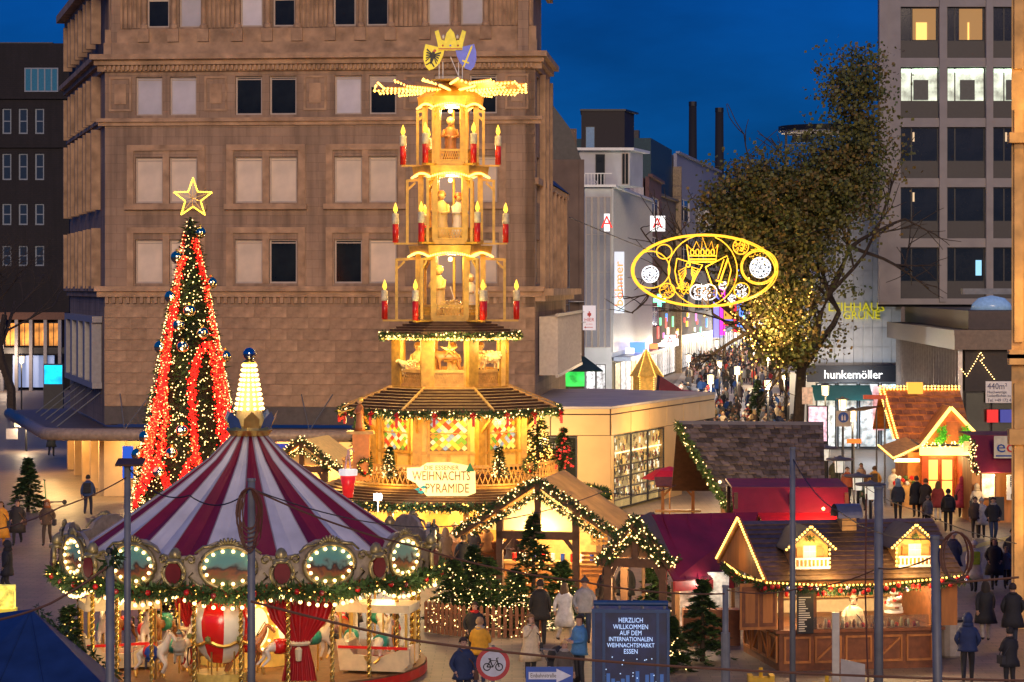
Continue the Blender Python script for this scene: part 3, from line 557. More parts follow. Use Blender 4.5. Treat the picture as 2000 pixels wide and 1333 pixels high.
def plain_house(name,label,u0,d0,u1,d1,vt,wm,win,roof=None,dp=14,rows=(),shop=LITW,fm=None,side=None):
    a,b,L,an=seg(u0,d0,u1,d1); rt=thing(name,label,'building',a,an); zt=Z(vt,d0)
    cols=[(L*(i+.18)/win,L*(i+.82)/win) for i in range(win)]
    rr=[(Z(vb,d0),Z(va,d0),cols) for va,vb in rows]
    m=M(); wallgrid(m,0,L,4.2,zt,0,.4,rr); m.build('wall',wm,rt); M().box(.05,L-.05,.6,dp,0,zt-.1).build('core',wm,rt)
    for za,zb,cs in rr:
        for xa,xb in cs: window(rt,xa,xb,za,zb,TR(0,.15),fm or WHITE,DUSK,(.5,),.1,(.7,)); M().box(xa-.1,xb+.1,-.15,0,za-.15,za-.01).build('sill',wm,rt)
    M().box(-.15,L+.15,-.35,.1,zt,zt+.25).build('cornice',wm,rt)
    if roof: M().add([(-.1,-.2,zt+.25),(L+.1,-.2,zt+.25),(L+.1,dp,zt+.25),(-.1,dp,zt+.25),(.3,dp*.4,zt+roof),(L-.3,dp*.4,zt+roof)],[(0,1,5,4),(1,2,5),(2,3,4,5),(3,0,4),(0,3,2,1)]).build('roof',ROOFD,rt)
    if shop:
        n=max(1,int(L/2))
        for i in range(n): window(rt,L*i/n+.05,L*(i+1)/n-.05,.1,3.6,TR(0,.1),BLACK,shop,(),.07,name='shop_window')
        M().box(0,L,-.15,.3,3.6,4.2).build('shop_fascia',mat('fascia_blue',(.2,.28,.45),.4,es=.25),rt)
        rs=random.Random(int(u0)); pc=[(1,.1,.08),(.1,.3,1),(.2,1,.4),(1,.85,.7),(1,.25,.75),(1,.55,.05),(.8,.9,1)]
        for i in range(max(2,int(L/3.5))):
            c_=rs.choice(pc); x=rs.uniform(.3,L-.8); w_=rs.uniform(.5,1.3); zz=rs.uniform(3.9,6.5); M().box(x,x+w_,-.9,-.75,zz,zz+rs.uniform(.5,1.2)).build('shop_sign',glow('psign%d'%pc.index(c_),c_,1.6),rt)
        lamp('shop_lamp',(L*.5,-5,4.2),260,(1,.95,.9),rt)
    return rt,L,zt
plain_house('glazed_bay_house','slim house with white framed glazed bay beside the ribbed facade',1268,244,1292,262,345,mat('brick_dim',(.14,.07,.06),.8),1,rows=((380,420),(460,500),(530,570),(600,640)))
r,L,zt=plain_house('dark_gabled_house','dark teal roofed house with carved stone gable pier',1284,268,1322,290,382,mat('stone_dim',(.17,.14,.10),.8,var=.3),2,roof=None,rows=((460,510),(560,610)),fm=BLACK)
M().box(-2,L-.9,.5,10,zt,Z(272,268)).build('roof',mat('teal_roof',(.012,.05,.065),.6,var=.3),r); M().box(-.6,.6,2,3,Z(272,268),Z(262,268)+.4).build('chimney',ROOFD,r)
M().prism([(L-1.1,0),(L+.1,0),(L+.1,zt),(L+.35,zt+.1),(L+.35,zt+.5),(L,zt+.7),(L,zt+1.8),(L-.2,zt+2.0),(L-.25,zt+3.4),(L-.45,zt+4.2),(L-.7,zt+3.4),(L-.75,zt+2),(L-1,zt+1.8),(L-1,zt+.7),(L-1.35,zt+.5),(L-1.35,zt+.1),(L-1.1,zt)],-.6,.4).build('gable_pier',mat('carved_stone',(.26,.2,.13),.8,var=.4,bump=.6),r)
r,L,zt=plain_house('pale_bay_house','pale rendered house with white bay window and roof balcony',1322,295,1405,345,300,mat('pale_render',(.30,.31,.36),.8,var=.15),3,rows=((385,430),(470,520),(560,610)),dp=10)
M().box(L*.6,L*.95,-1.2,0,Z(470,295),Z(395,295)).build('bay',WHITEW,r); window(r,L*.63,L*.92,Z(455,295),Z(405,295),TR(0,-1.22),WHITE,DUSK,(.3,.6),.1,(.7,),name='bay_window')
for i in range(9): M().box(L*.55+i*.2,L*.55+i*.2+.05,-.5,-.45,Z(355,295),Z(340,295)).build('baluster',BLACK,r)
plain_house('mansard_house','house with dark red mansard roof behind the plane tree',1400,350,1450,375,352,mat('mauve_render',(.2,.15,.17),.8),2,roof=2.2,rows=((420,450),(500,540)))
plain_house('far_left_house','far grey shop house where the shopping street narrows',1385,360,1425,410,430,mat('grey_far',(.16,.16,.18),.8),3,rows=((470,500),(540,570)))
plain_house('street_end_house','tall grey house closing the far end of the shopping street',1418,490,1480,490,470,mat('grey_far2',(.2,.19,.2),.8),5,rows=((500,525),(550,575),(600,625)))
plain_house('right_row_house','brown shop house behind the plane tree on the right row',1478,420,1562,245,430,mat('brown_far',(.15,.12,.1),.8),4,rows=((470,510),(560,600)),shop=LITY)
for u,v,w,lab in ((1353,200,17,'taller dark factory chimney against the dusk sky'),(1405,212,18,'shorter dark factory chimney against the dusk sky')):
    d=500; t=thing('factory_chimney',lab,'chimney',(X(u,d),d,0)); h=Z(v,d); M().lathe([(w*d/F*.62,0),(w*d/F*.44,h)],16).build('shaft',mat('chimney_dark',(.016,.014,.016),.8),t,smooth=True); M().lathe([(w*d/F*.47,h-.8),(w*d/F*.47,h+.1)],16).build('rim',BLACK,t)
# bright vertical signs down the street
for i,(u,v0,v1,w,c,lab,tx) in enumerate(((1402,560,660,.75,(.18,.2,.75),'violet hanging banner sign down the shopping street',None),(1411,560,655,.45,(.95,.03,.7),'magenta glowing vertical sign down the shopping street',None),
   (1423,590,636,.8,(.5,.25,.02),'rainbow striped banner down the shopping street','bar'),(1438,440,650,.42,(.9,.02,.04),'tall red light strip down the shopping street',None),(1446,470,640,.55,(.1,.25,.95),'tall blue light strip down the shopping street',None))):
    d=290-i*2; t=thing('street_sign',lab,'sign',(X(u,d),d,0)); w*=1.4; M().box(-w/2,w/2,-.1,.1,Z(v1,d),Z(v0,d)).build('sign_board',glow('ss%d'%i,c,1.5),t); M().box(-w/2-.06,-w/2,-.12,.12,0,Z(v0,d)).build('post',BLACK,t)
    if tx:
        for j,c2 in enumerate(((.8,.02,.02),(.9,.6,.02),(.05,.5,.1),(.05,.1,.7))): M().box(-w/2,w/2,-.12,-.105,Z(v1,d)+j*.18,Z(v1,d)+j*.18+.16).build('stripe',glow('st%d'%j,c2,1.2),t)
# ================================================================= right side: tower, white panel house, glazed wing
def tower():
    d=146; s=d/F; rt=thing('office_tower','tall grey concrete grid office tower with dark spandrels and a few lit rooms','building',(X(1717,d),d,0)); a=X(1717,d); GC=mat('tower_concrete',(.31,.285,.275),.75,var=.12,sc_=1.2)
    cx=[(1759,1834),(1850,1925),(1940,2015),(2030,2105)]; xs=[(X(p,d)-a,X(q,d)-a) for p,q in cx]; w=X(2120,d)-a
    rows=[]; v=-104
    while v<560:
        rows.append((Z(v+100,d),Z(v,d),xs)); v+=117.5
    m=M(); wallgrid(m,0,w,Z(595,d),Z(-140,d),0,.5,rows); m.build('wall',GC,rt)
    M().slab([(.05,.9),(w,.9),(w+3,14),(2.6,14)],Z(600,d),Z(-140,d)).build('core',BLACK,rt)
    for i in range(4): M().box(xs[i][1]+.02,xs[i][1]+(.42),-.12,-.005,Z(590,d),Z(-130,d)).build('mullion_pier',GC,rt)
    M().box(.0,.5,-.14,-.005,Z(590,d),Z(-130,d)).build('corner_pier',GC,rt)
    SP=mat('spandrel',(.02,.018,.024),.5); DG=mat('tower_glass',(.02,.02,.02),.08,var=.6,sc_=.7,spec=.7)
    warm=mat('room_warm',(.9,.55,.16),.3,es=.55,var=.7,sc_=.5); white=mat('room_white',(.75,.9,.72),.3,es=.5,var=.95,sc_=1.3)
    for k,(za,zb,cs) in enumerate(rows):
        for j,(p,q) in enumerate(cs):
            h=zb-za; M().box(p,q,.2,.3,za,za+h*.32).build('spandrel',SP,rt)
            pm=DG
            if k==1 and j<2: pm=DG
            if k==2: pm=white
            window(rt,p,q,za+h*.32,zb,TR(0,.3),BLACK,pm,(.3 if j!=1 else .22,),.07)
            if k==1 and j<2: M().box(p+.95+.3*j,p+1.6-.25*j,.22,.24,za+h*.36,zb-h*.3).build('lit_doorway',glow('door_lit',(1,.62,.15),1.1,True),rt); M().box(p+.75,q-.15,.25,.265,za+h*.36,zb-.1).build('room_wall',glow('room_dim',(.5,.28,.08),.25),rt)
            if k==2: M().box(p+.8,q-.6,.22,.24,za+h*.36,zb-h*.25).build('room_partition',mat('partition',(.06,.07,.07),.5),rt); M().box(p+.1,q-.1,.215,.235,zb-.3,zb-.14).build('ceiling_light',glow('tube_white',(.8,1,.85),2),rt)
            if k==5 and j==1: M().box(q-.55,q-.2,.22,.24,za+h*.45,za+h*.75).build('monitor',glow('monitor_blue',(.25,.6,.85),1),rt)
            if (k,j) in ((3,0),(3,2),(4,0)): M().box(p+.75,p+.86,.22,.24,zb-h*.28,zb-h*.1).build('lamp_reflection',glow('refl',(.8,.6,.35),.6),rt)
tower()
def white_house():
    d=152; a=X(1592,d); w=X(1760,d)-a; rt=thing('white_panel_house','white stone panel clad shop house behind the plane tree','building',(a,d,0))
    PA=mat('white_panel',(.46,.50,.56),.6,var=.12,sc_=2,rnd=.06); zt=Z(418,d); z0=Z(715,d)
    M().box(0,w,.06,14,0,zt).build('core',PA,rt); nx,nz=9,8
    for i in range(nx):
        for j in range(nz): M().box(i*w/nx+.012,(i+1)*w/nx-.012,-.03,.05,z0+j*(zt-z0)/nz+.012,z0+(j+1)*(zt-z0)/nz-.012).build('panel',PA,rt)
    YS=glow('yellow_letter',(.55,.5,.02),.55); text('LEIHHAUS',.78,YS,rt,(X(1672,d)-a,-.1,Z(601,d)),ext=.05); text('GRÜNE',.7,YS,rt,(X(1682,d)-a,-.1,Z(617,d)),ext=.05)
    M().box(-.6,w-.05,-.5,-.04,Z(746,d),Z(714,d)).build('fascia',mat('navy_fascia',(.012,.016,.03),.4),rt); text('hunkemöller',.75,glow('white_letter',(1,1,1),1.6),rt,(X(1664,d)-a,-.53,Z(732,d)),ext=.03,sx=.95)
    SW=mat('shop_mix',(.75,.85,.9),.3,es=.4,var=.98,sc_=2.4)
    n=4
    for i in range(n): window(rt,i*w/n+.05,(i+1)*w/n-.05,.1,Z(748,d),TR(0,-.1),BLACK,SW,(),.07,name='shop_window')
    M().plate([(-.3,-.55,Z(752,d)),(w*.62,-.55,Z(752,d)),(w*.62,-2.2,Z(778,d)),(-.3,-2.2,Z(778,d))],.06).build('awning',mat('teal_awning',(.015,.1,.10),.6),rt)
    for x in (w*.66,w*.84): M().box(x,x+.75,-.45,-.4,1.2,Z(755,d)).build('poster',mat('poster_pink',(.75,.35,.35),.4,es=.8,var=.9,sc_=2.5) if x<w*.7 else mat('poster_cyan',(.3,.75,.8),.4,es=.7,var=.95,sc_=4),rt)
    lamp('shop_lamp',(w*.5,-4.5,3.6),200,(.9,.95,1),rt)
white_house()
bf=thing('bell_frame','flat roofed open frame with small bells above the plane tree','bell tower',(X(1535,170),170,0)); s=170/F
M().lathe([(3.2,0),(3.2,.35)],24,(3.0,3,Z(252,170))).build('roof',BLACK,bf); M().lathe([(3.0,-.14),(3.0,-.005)],24,(3.0,3,Z(252,170))).build('roof_edge',WHITE,bf)
for x in (.15,2.0,4.4,6): M().box(x-.08,x+.08,1.2,1.36,0,Z(252,170)-.15).build('post',BLACK,bf)
for i,x in enumerate((.75,1.35,1.7)): M().lathe([(.3,0),(.2,.2),(.14,.5),(.03,.62)],10,(x,1.3,Z(276,170))).build('bell',mat('bell_bronze',(.05,.04,.03),.5),bf)
M().box(.05,6,1.15,1.3,Z(262,170),Z(262,170)+.1).build('bell_beam',BLACK,bf); M().box(.1,6,1.1,1.2,Z(283,170),Z(283,170)+.1).build('rail',STEEL,bf)
def wing():
    d1,d2=121,150; x1,x2=X(1880,d1),X(1757,d2); rt=thing('glazed_wing','low dark glazed wing with metal fins under a deep flat eave','building',(x1,d1,0)); dx,dy=x2-x1,d2-d1
    L=math.hypot(dx,dy); zt=6.95; an=math.atan2(dy,dx)
    BZ=mat('bronze_panel',(.12,.085,.065),.4,metal=.3,var=.2); GL=mat('wing_glass',(.05,.045,.04),.1,var=.7,sc_=.4,stretch=(3,3,.2))
    M().slab([(0,.2),(14,.2),(14,dy),(dx+.3,dy)],0,zt).build('core',GL,rt)
    M().slab([(-.5,-.6),(14,-.6),(14,dy+.5),(dx-.7,dy+.5)],zt,zt+.95).build('eave',BZ,rt); M().slab([(.4,.6),(14,.6),(14,dy+.5),(dx+.4,dy+.5)],zt+.97,zt+1.9).build('upper_eave',mat('eave_brown',(.07,.05,.045),.6),rt)
    M().slab([(-.52,-.62),(14,-.62),(14,-.5),(-.4,-.5)],zt+.7,zt+.97).build('eave_edge',BZ,rt)
    T=TR(dx,dy,math.atan2(-dy,-dx)); n=26; FN=mat('fin_steel',(.42,.38,.36),.3,metal=.6)
    for i in range(n+1): M(T).box(L*i/n-.035,L*i/n+.035,-.22,-.01,0,zt-.02).build('fin',FN,rt)
    for i in range(n): M(T).box(L*i/n+.05,L*(i+1)/n-.05,-.03,.0,.2,zt-.1).build('pane',mat('fin_pane',(.1,.08,.07),.12,var=.5,rnd=.6),rt)
    M().box(.1,5,-.12,.12,4.9,zt-.02).build('lintel',mat('dark_brown',(.03,.022,.02),.6),rt)
    for i in range(4): window(rt,.15+i*1.3,1.4+i*1.3,.3,4.85,TR(0,.1),BLACK,mat('olive_glass',(.05,.055,.035),.08,var=.5,sc_=.4,spec=.8),(),.05,name='shop_window')
    # letting board, lit star strings, red and blue boards
    M().box(1.1,3.2,-.2,-.1,Z(787,d1),Z(745,d1)).build('letting_board',WHITE,rt); ink=mat('ink_blue',(.04,.05,.16))
    for t,z,sz in (('440m²',755,.42),('Hochwertige',766,.2),('Ladenflächen zu vermieten',773,.2),('Tel. +49 172 4',782,.22)): text(t,sz,ink,rt,(1.18,-.215,Z(z,d1)),align='LEFT',sx=.9)
    M().box(1.15,1.7,-.3,-.2,Z(825,d1),Z(800,d1)).build('red_board',glow('board_red',(.7,.02,.02),.8),rt); M().box(1.8,2.4,-.3,-.2,Z(825,d1),Z(800,d1)).build('blue_board',glow('board_blue',(.05,.07,.4),.4),rt)
    st=[P(1878,722,d1-.3),P(1888,735,d1-.3),P(1908,702,d1-.3),P(1915,688,d1-.3),P(1922,700,d1-.3),P(1915,705,d1-.3)]; o=Vector((x1,d1,0))
    bulbs([p-o for p in resample(st,.14)]+[p-o for p in resample([P(1915,705,d1-.3),P(1945,745,d1-.3)],.14)],.035,WARMW,rt,'star_lights')
    sk=M().lathe([(1.1,0),(1.0,.3),(.7,.6),(.02,.75)],16,(2.6,6,zt+1.9),sy=.7); sk.build('skylight',mat('skylight_blue',(.3,.5,.75),.2,es=.15),rt,smooth=True); M().box(1.2,6,6.5,7,zt+2.7,zt+3.0).build('duct',STEEL,rt)
wing()
# golden lit stone pier at the right edge
gp=thing('stone_pier','ornate golden stone pier of the near building at the picture edge','building',(X(1969,72),72,0)); GS=mat('gold_stone',(.62,.38,.14),.75,var=.35,sc_=2,bump=.5)
M().slab([(.1,0),(4,0),(6,5),(1.25,5)],0,26).build('wall',GS,gp)
for z in (0,8.0,16): M().box(.16,.42,-.12,-.005,z+.4,z+7.2).build('pilaster',GS,gp); M().box(.52,.8,-.12,-.005,z+.4,z+7.2).build('pilaster',GS,gp)
for v,h in ((868,.45),(712,.3),(700,.25),(280,.3)):
    z=Z(v,72); M().box(-.02,4,-.3,.02,z,z+h).build('ledge',GS,gp)
M().box(1.2,1.5,-.75,-.4,3.1,3.6).build('added_lantern',LAMPG,gp); M().box(1.3,1.4,-.6,-.12,3.62,3.72).build('added_lantern_arm',BLACK,gp); lamp('lantern_lamp',(1.3,-1.0,3.4),70,(1,.55,.15),gp)  # lantern and its lamp added out of view to light the pier golden
for z in (9.2,15): M().box(1.05,1.45,-.62,-.32,z,z+.14).build('added_uplight',LAMPG,gp); lamp('added_uplight_lamp',(1.2,-1.4,z+.3),60,(1,.55,.15),gp)  # unseen uplights, added to brighten the pier
# ================================================================= plane tree
def plane_tree():
    rs=random.Random(21); d=138; o=Vector((X(1556,d),d,0)); rt=thing('plane_tree','large autumn plane tree with sparse olive leaves over the shopping street','tree',o)
    m=M(); tips=[]
    def br(p,dr,l,r,k):
        pts=[p]
        for i in range(5): dr=(dr+Vector((rs.gauss(0,.1),rs.gauss(0,.1),rs.gauss(.0,.08)))).normalized(); pts.append(pts[-1]+dr*l/5)
        m.tube(pts,r,6,r1=r*.6); tips.append(pts[-1])
        if k:
            for i in range(4): 
                nd=(dr*.8+Vector((rs.gauss(0,.55),rs.gauss(0,.5),rs.gauss(.05,.4)))).normalized(); br(pts[rs.choice((2,3,4,5))],nd,l*rs.uniform(.5,.75),r*.5,k-1)
    m.tube([(0,0,-.05),(.1,0,2.5),(.3,.2,5.5)],.36,8,r1=.28)
    for dr,l in (((-.9,.1,.7),6.5),((.35,.0,1),7.5),((-.3,.3,1),7.5),((.7,-.1,.8),4),((-.7,-.2,.5),5)): br(Vector((.3,.2,5.4)),Vector(dr).normalized(),l,.24,3)
    m.build('trunk',BARK,rt)
    # crown as leaf clumps inside measured lobes
    lobes=[(1655,190,42,70,.7),(1690,150,30,55,.7),(1640,330,85,60,1),(1530,375,75,62,1),(1460,390,65,55,1),(1690,260,30,50,.8),(1420,450,45,65,.8),(1480,470,80,55,1.1),(1550,470,62,58,1),(1500,560,75,50,.9),(1535,590,48,48,.8),(1640,470,60,50,.14),(1625,660,30,22,.12),(1520,650,50,45,.9),(1565,655,35,35,.5),(1650,540,45,40,.08),(1700,390,15,60,.3),(1648,375,42,52,.75),(1600,420,45,45,.5),(1450,520,30,40,.5),(1545,690,50,20,.8)]
    b=M(); s=d/F
    for u,v,ru,rv,dn in lobes:
        c=P(u,v,d)-o; ncl=int(ru*rv*dn/19)
        for i in range(ncl):
            q=Vector((max(-1.3,min(1.3,rs.gauss(0,.55))),rs.gauss(0,.5),max(-1.25,min(1.25,rs.gauss(0,.55)))))
            cc=c+Vector((q.x*ru*s,q.y*2.6,q.z*rv*s)); rad=rs.uniform(.25,.65); mi=0 if rs.random()<.6 else (1 if rs.random()<.6 else 2)
            for j in range(22):
                p=cc+Vector((rs.gauss(0,rad),rs.gauss(0,rad),rs.gauss(0,rad*.7))); e=rs.uniform(.07,.14)
                n=Vector((rs.gauss(0,1),rs.gauss(0,1),rs.gauss(0,1))).normalized(); x=n.orthogonal().normalized()*e; y=n.cross(x).normalized()*e
                b.add([p-x,p-y*.8,p+x,p+y],[(0,1,2,3)],mi)
    b.build('crown',[mat('leaf_olive',(.12,.12,.028),.6,var=.4),mat('leaf_brown',(.16,.11,.03),.6,var=.4),mat('leaf_green',(.075,.10,.025),.6,var=.4)],rt)
    bulbs([P(rs.gauss(1500,38),rs.gauss(625,40),d+rs.uniform(-2.4,1))-o for i in range(260)],.05,WARM,rt)
    lamp('fairy_lamp',P(1500,630,d-4)-o,420,(1,.65,.25),rt,.5)
plane_tree()
# ================================================================= figures: people, horses, carved animals
def skin_mesh(name,J,E,root,nslots,bone_mat,extra=None,sub=1):
    ks=list(J); ix={k:i for i,k in enumerate(ks)}
    me=bpy.data.meshes.new('tmp'); me.from_pydata([J[k][0] for k in ks],[(ix[a],ix[b]) for a,b in E],[]); o=bpy.data.objects.new('tmp',me); COL.objects.link(o)
    sk=o.modifiers.new('s','SKIN'); sk.use_smooth_shade=True; sk.branch_smoothing=.4
    for k in ks:
        r=J[k][1]; q=me.skin_vertices[0].data[ix[k]]; q.radius=(r,r) if not isinstance(r,tuple) else r; q.use_root=(k==root)
    ss=o.modifiers.new('u','SUBSURF'); ss.levels=sub; ss.render_levels=sub
    out=bpy.data.meshes.new_from_object(o.evaluated_get(bpy.context.evaluated_depsgraph_get())); bpy.data.objects.remove(o); bpy.data.meshes.remove(me)
    b=M(); b.v=[tuple(v.co) for v in out.vertices]; b.f=[tuple(p.vertices) for p in out.polygons]; b.m=[]
    segs=[(Vector(J[a][0]),Vector(J[c][0]),bone_mat(a,c)) for a,c in E]
    for p in out.polygons:
        c=p.center; best=9; mi=0
        for a,e,mm in segs:
            t=max(0,min(1,(c-a).dot(e-a)/max(1e-9,(e-a).length_squared))); dd=(c-a.lerp(e,t)).length
            if dd<best: best=dd; mi=mm
        b.m.append(mi)
    bpy.data.meshes.remove(out)
    if extra: extra(b)
    return b
SKINM=mat('skin_tone',(.50,.29,.2),.5,var=.08); SHOE=mat('shoe_dark',(.02,.018,.016),.5)
CL={}
def cloth(c):
    k='cloth_%02x%02x%02x'%tuple(int(min(1,q)*255) for q in c)
    return mat(k,c,.8,var=.2,sc_=9,bump=.25,bsc=30)
# slots of a body: 0 skin, 1 coat, 2 trousers, 3 shoes, 4 eye
def body(pose):
    J={}; 
    def s(k,x,y,z,r): J[k]=((x,y,z),r)
    s('pel',0,0,.93,(.15,.125)); s('spi',0,.005,1.12,(.15,.12)); s('che',0,.0,1.3,(.175,.125)); s('nek',0,.0,1.46,.062); s('he0',0,-.01,1.55,(.07,.075)); s('he1',0,-.02,1.62,(.082,.1)); s('he2',0,-.005,1.69,(.066,.08))
    hips={-1:(.0,.0,.0),1:(.0,.0,.0)}
    P_={'stand':[(-.02,.03,-.1),(-.02,.03,-.1)],'walk':[(-.17,-.2,-.34),(.0,.27,.14)],'sit':None}[pose['legs']]
    for i,sg in enumerate((-1,1)):
        n='L' if sg<0 else 'R'
        s('hip'+n,sg*.095,0,.87,.105)
        if P_: ky,ay,ty=P_[i]; kz=.5 if i or pose['legs']=='stand' else .51; az=.1 if not(i and pose['legs']=='walk') else .18; s('kne'+n,sg*.1,ky,kz,.075); s('ank'+n,sg*.1,ay,az,.052); s('toe'+n,sg*.105,ty if ty else ay-.13,max(.045,az-.06),.045)
        else: s('kne'+n,sg*.13,-.42,.9,.075); s('ank'+n,sg*.15,-.44,.5,.05); s('toe'+n,sg*.15,-.57,.45,.045)
        a=pose['arms'][i]
        s('sho'+n,sg*.18,.0,1.385,.08)
        A={'down':((.25,.03,1.13),(.255,-.05,.9),(.25,-.075,.82)),'fwd':((.25,-.04,1.14),(.14,-.27,1.12),(.09,-.34,1.14)),'face':((.25,-.08,1.16),(.12,-.17,1.4),(.07,-.18,1.47)),'pocket':((.29,.05,1.14),(.22,-.08,.98),(.19,-.1,.93)),'back':((.25,.13,1.14),(.25,.16,.92),(.24,.14,.84)),'front':((.24,-.12,1.15),(.24,-.25,.95),(.23,-.29,.88)),'reach':((.27,-.12,1.2),(.24,-.42,1.08),(.22,-.52,1.05)),'wave':((.36,.0,1.3),(.38,-.03,1.56),(.37,-.04,1.64))}[a]
        for k,q,r in zip(('elb','wri','han'),A,(.062,.046,(.04,.022))): s(k+n,sg*q[0],q[1],q[2],r)
    E=[('pel','spi'),('spi','che'),('che','nek'),('nek','he0'),('he0','he1'),('he1','he2')]
    for n in 'LR': E+=[('pel','hip'+n),('hip'+n,'kne'+n),('kne'+n,'ank'+n),('ank'+n,'toe'+n),('che','sho'+n),('sho'+n,'elb'+n),('elb'+n,'wri'+n),('wri'+n,'han'+n)]
    def bm(a,c):
        if c.startswith('he') : return 0
        if c.startswith('han'): return 0
        if c[:3] in('kne','ank') : return 2
        if c[:3]=='toe': return 3
        return 1
    def ex(b):
        for n in 'LR':
            w=Vector(J['wri'+n][0]); h=Vector(J['han'+n][0]); dr=(h-w).normalized(); sd=dr.cross(Vector((0,1,0))) if abs(dr.y)<.8 else dr.cross(Vector((0,0,1))); sd.normalize()
            cu=Vector((0,-.02,-.005))
            for j,(o,l) in enumerate(((-.026,.06),(-.009,.07),(.009,.066),(.026,.05))): b.tube([h+sd*o,h+sd*o+dr*l*.6,h+sd*o+dr*l+cu],.0095,4,0,.007)
            t=1 if n=='L' else -1; b.tube([h-dr*.03+sd*.03*t,h+sd*.055*t,h+dr*.03+sd*.058*t+cu],.0105,4,0,.008)
        b.add([(-.014,-.112,1.6),(.014,-.112,1.6),(0,-.142,1.6),(0,-.11,1.648)],[(0,2,3),(2,1,3),(0,1,2)],0)
        for x in (-.034,.034): b.box(x-.013,x+.013,-.116,-.106,1.637,1.649,4)
        b.box(-.026,.026,-.108,-.1,1.568,1.577,5)
        for x in (-1,1): b.ball((x*.085,.005,1.62),.022,5,0)
    return skin_mesh('body',J,E,'pel',6,bm,ex)
POSES={'stand':dict(legs='stand',arms=('down','down')),'walk':dict(legs='walk',arms=('front','back')),'walk2':dict(legs='walk',arms=('pocket','pocket')),'phone':dict(legs='stand',arms=('fwd','fwd')),'face':dict(legs='stand',arms=('face','pocket')),'pocket':dict(legs='stand',arms=('pocket','pocket')),'reach':dict(legs='stand',arms=('reach','down')),'sit':dict(legs='sit',arms=('fwd','fwd'))}
BODY={}
def get_body(p):
    if p not in BODY: BODY[p]=body(POSES[p])
    return BODY[p]
def coat_mesh(hem,sit=False):
    b=M(); pr=[(.045,1.49),(.11,1.475),(.165,1.43),(.2,1.36),(.205,1.2),(.195,1.08),(.205,.95)]
    if hem<.93: pr+=[(.21+(.93-hem)*.12,(hem+.95)/2),(.215+(.93-hem)*.2,hem)]
    pr+=[(pr[-1][0]-.03,hem+.005)]
    n=14; vs=[]
    for r,z in pr:
        for j in range(n): a=2*PI*j/n; w=1+.045*math.sin(a*3+z*9)+.05*math.sin(a*5-z*23)+.03*math.sin(a*2+z*47); vs.append((r*1.12*w*math.cos(a),r*.84*w*math.sin(a),z))
    b.add(vs,[(i*n+j,i*n+(j+1)%n,(i+1)*n+(j+1)%n,(i+1)*n+j)[::-1] for i in range(len(pr)-1) for j in range(n)],0)
    b.tube([(.085*math.cos(t),.01+.085*math.sin(t),1.475+.015*math.sin(t)) for t in [2*PI*i/10 for i in range(11)]],.035,6,0)
    return b
def head_mesh(kind):
    b=M(); n=12; k=8; c=(0,.0,1.635); r=.118
    def shell(cond,rr=r,sz=1.08,m=0):
        vs=[]; 
        for i in range(k+1):
            for j in range(n): t=PI*i/k; a=2*PI*j/n; vs.append((c[0]+rr*.9*math.sin(t)*math.cos(a),c[1]+rr*1.05*math.sin(t)*math.sin(a),c[2]+rr*sz*math.cos(t)))
        fs=[]
        for i in range(k):
            for j in range(n):
                f=(i*n+j,(i+1)*n+j,(i+1)*n+(j+1)%n,i*n+(j+1)%n); ce=sum((Vector(vs[q]) for q in f),Vector())/4
                if cond(ce): fs.append(f)
        b.add(vs,fs,m)
    if kind=='short': shell(lambda p:p.z>1.665 or (p.y>-.01 and p.z>1.57))
    if kind=='long':
        shell(lambda p:p.z>1.67 or (p.y>-.02 and p.z>1.5)); b.lathe([(.1,1.68),(.125,1.6),(.135,1.48),(.13,1.36),(.09,1.32)],8,(0,.015,0),0,a0=R(-15),a1=R(195),cap=False)
    if kind=='hat':
        shell(lambda p:p.z>1.66,.126,1.15); b.lathe([(.108,1.655),(.122,1.66),(.122,1.70),(.106,1.705)],12,(0,0,0),0,sy=1.05,cap=False); b.ball((0,0,1.79),.035,6)
    if kind=='hood': shell(lambda p:p.y>-.06 or p.z>1.70,.14,1.2); b.lathe([(.1,1.44),(.15,1.47),(.13,1.55)],10,(0,.02,0),0,cap=False)
    return b
COATM={}; HEADM={}; BM={}
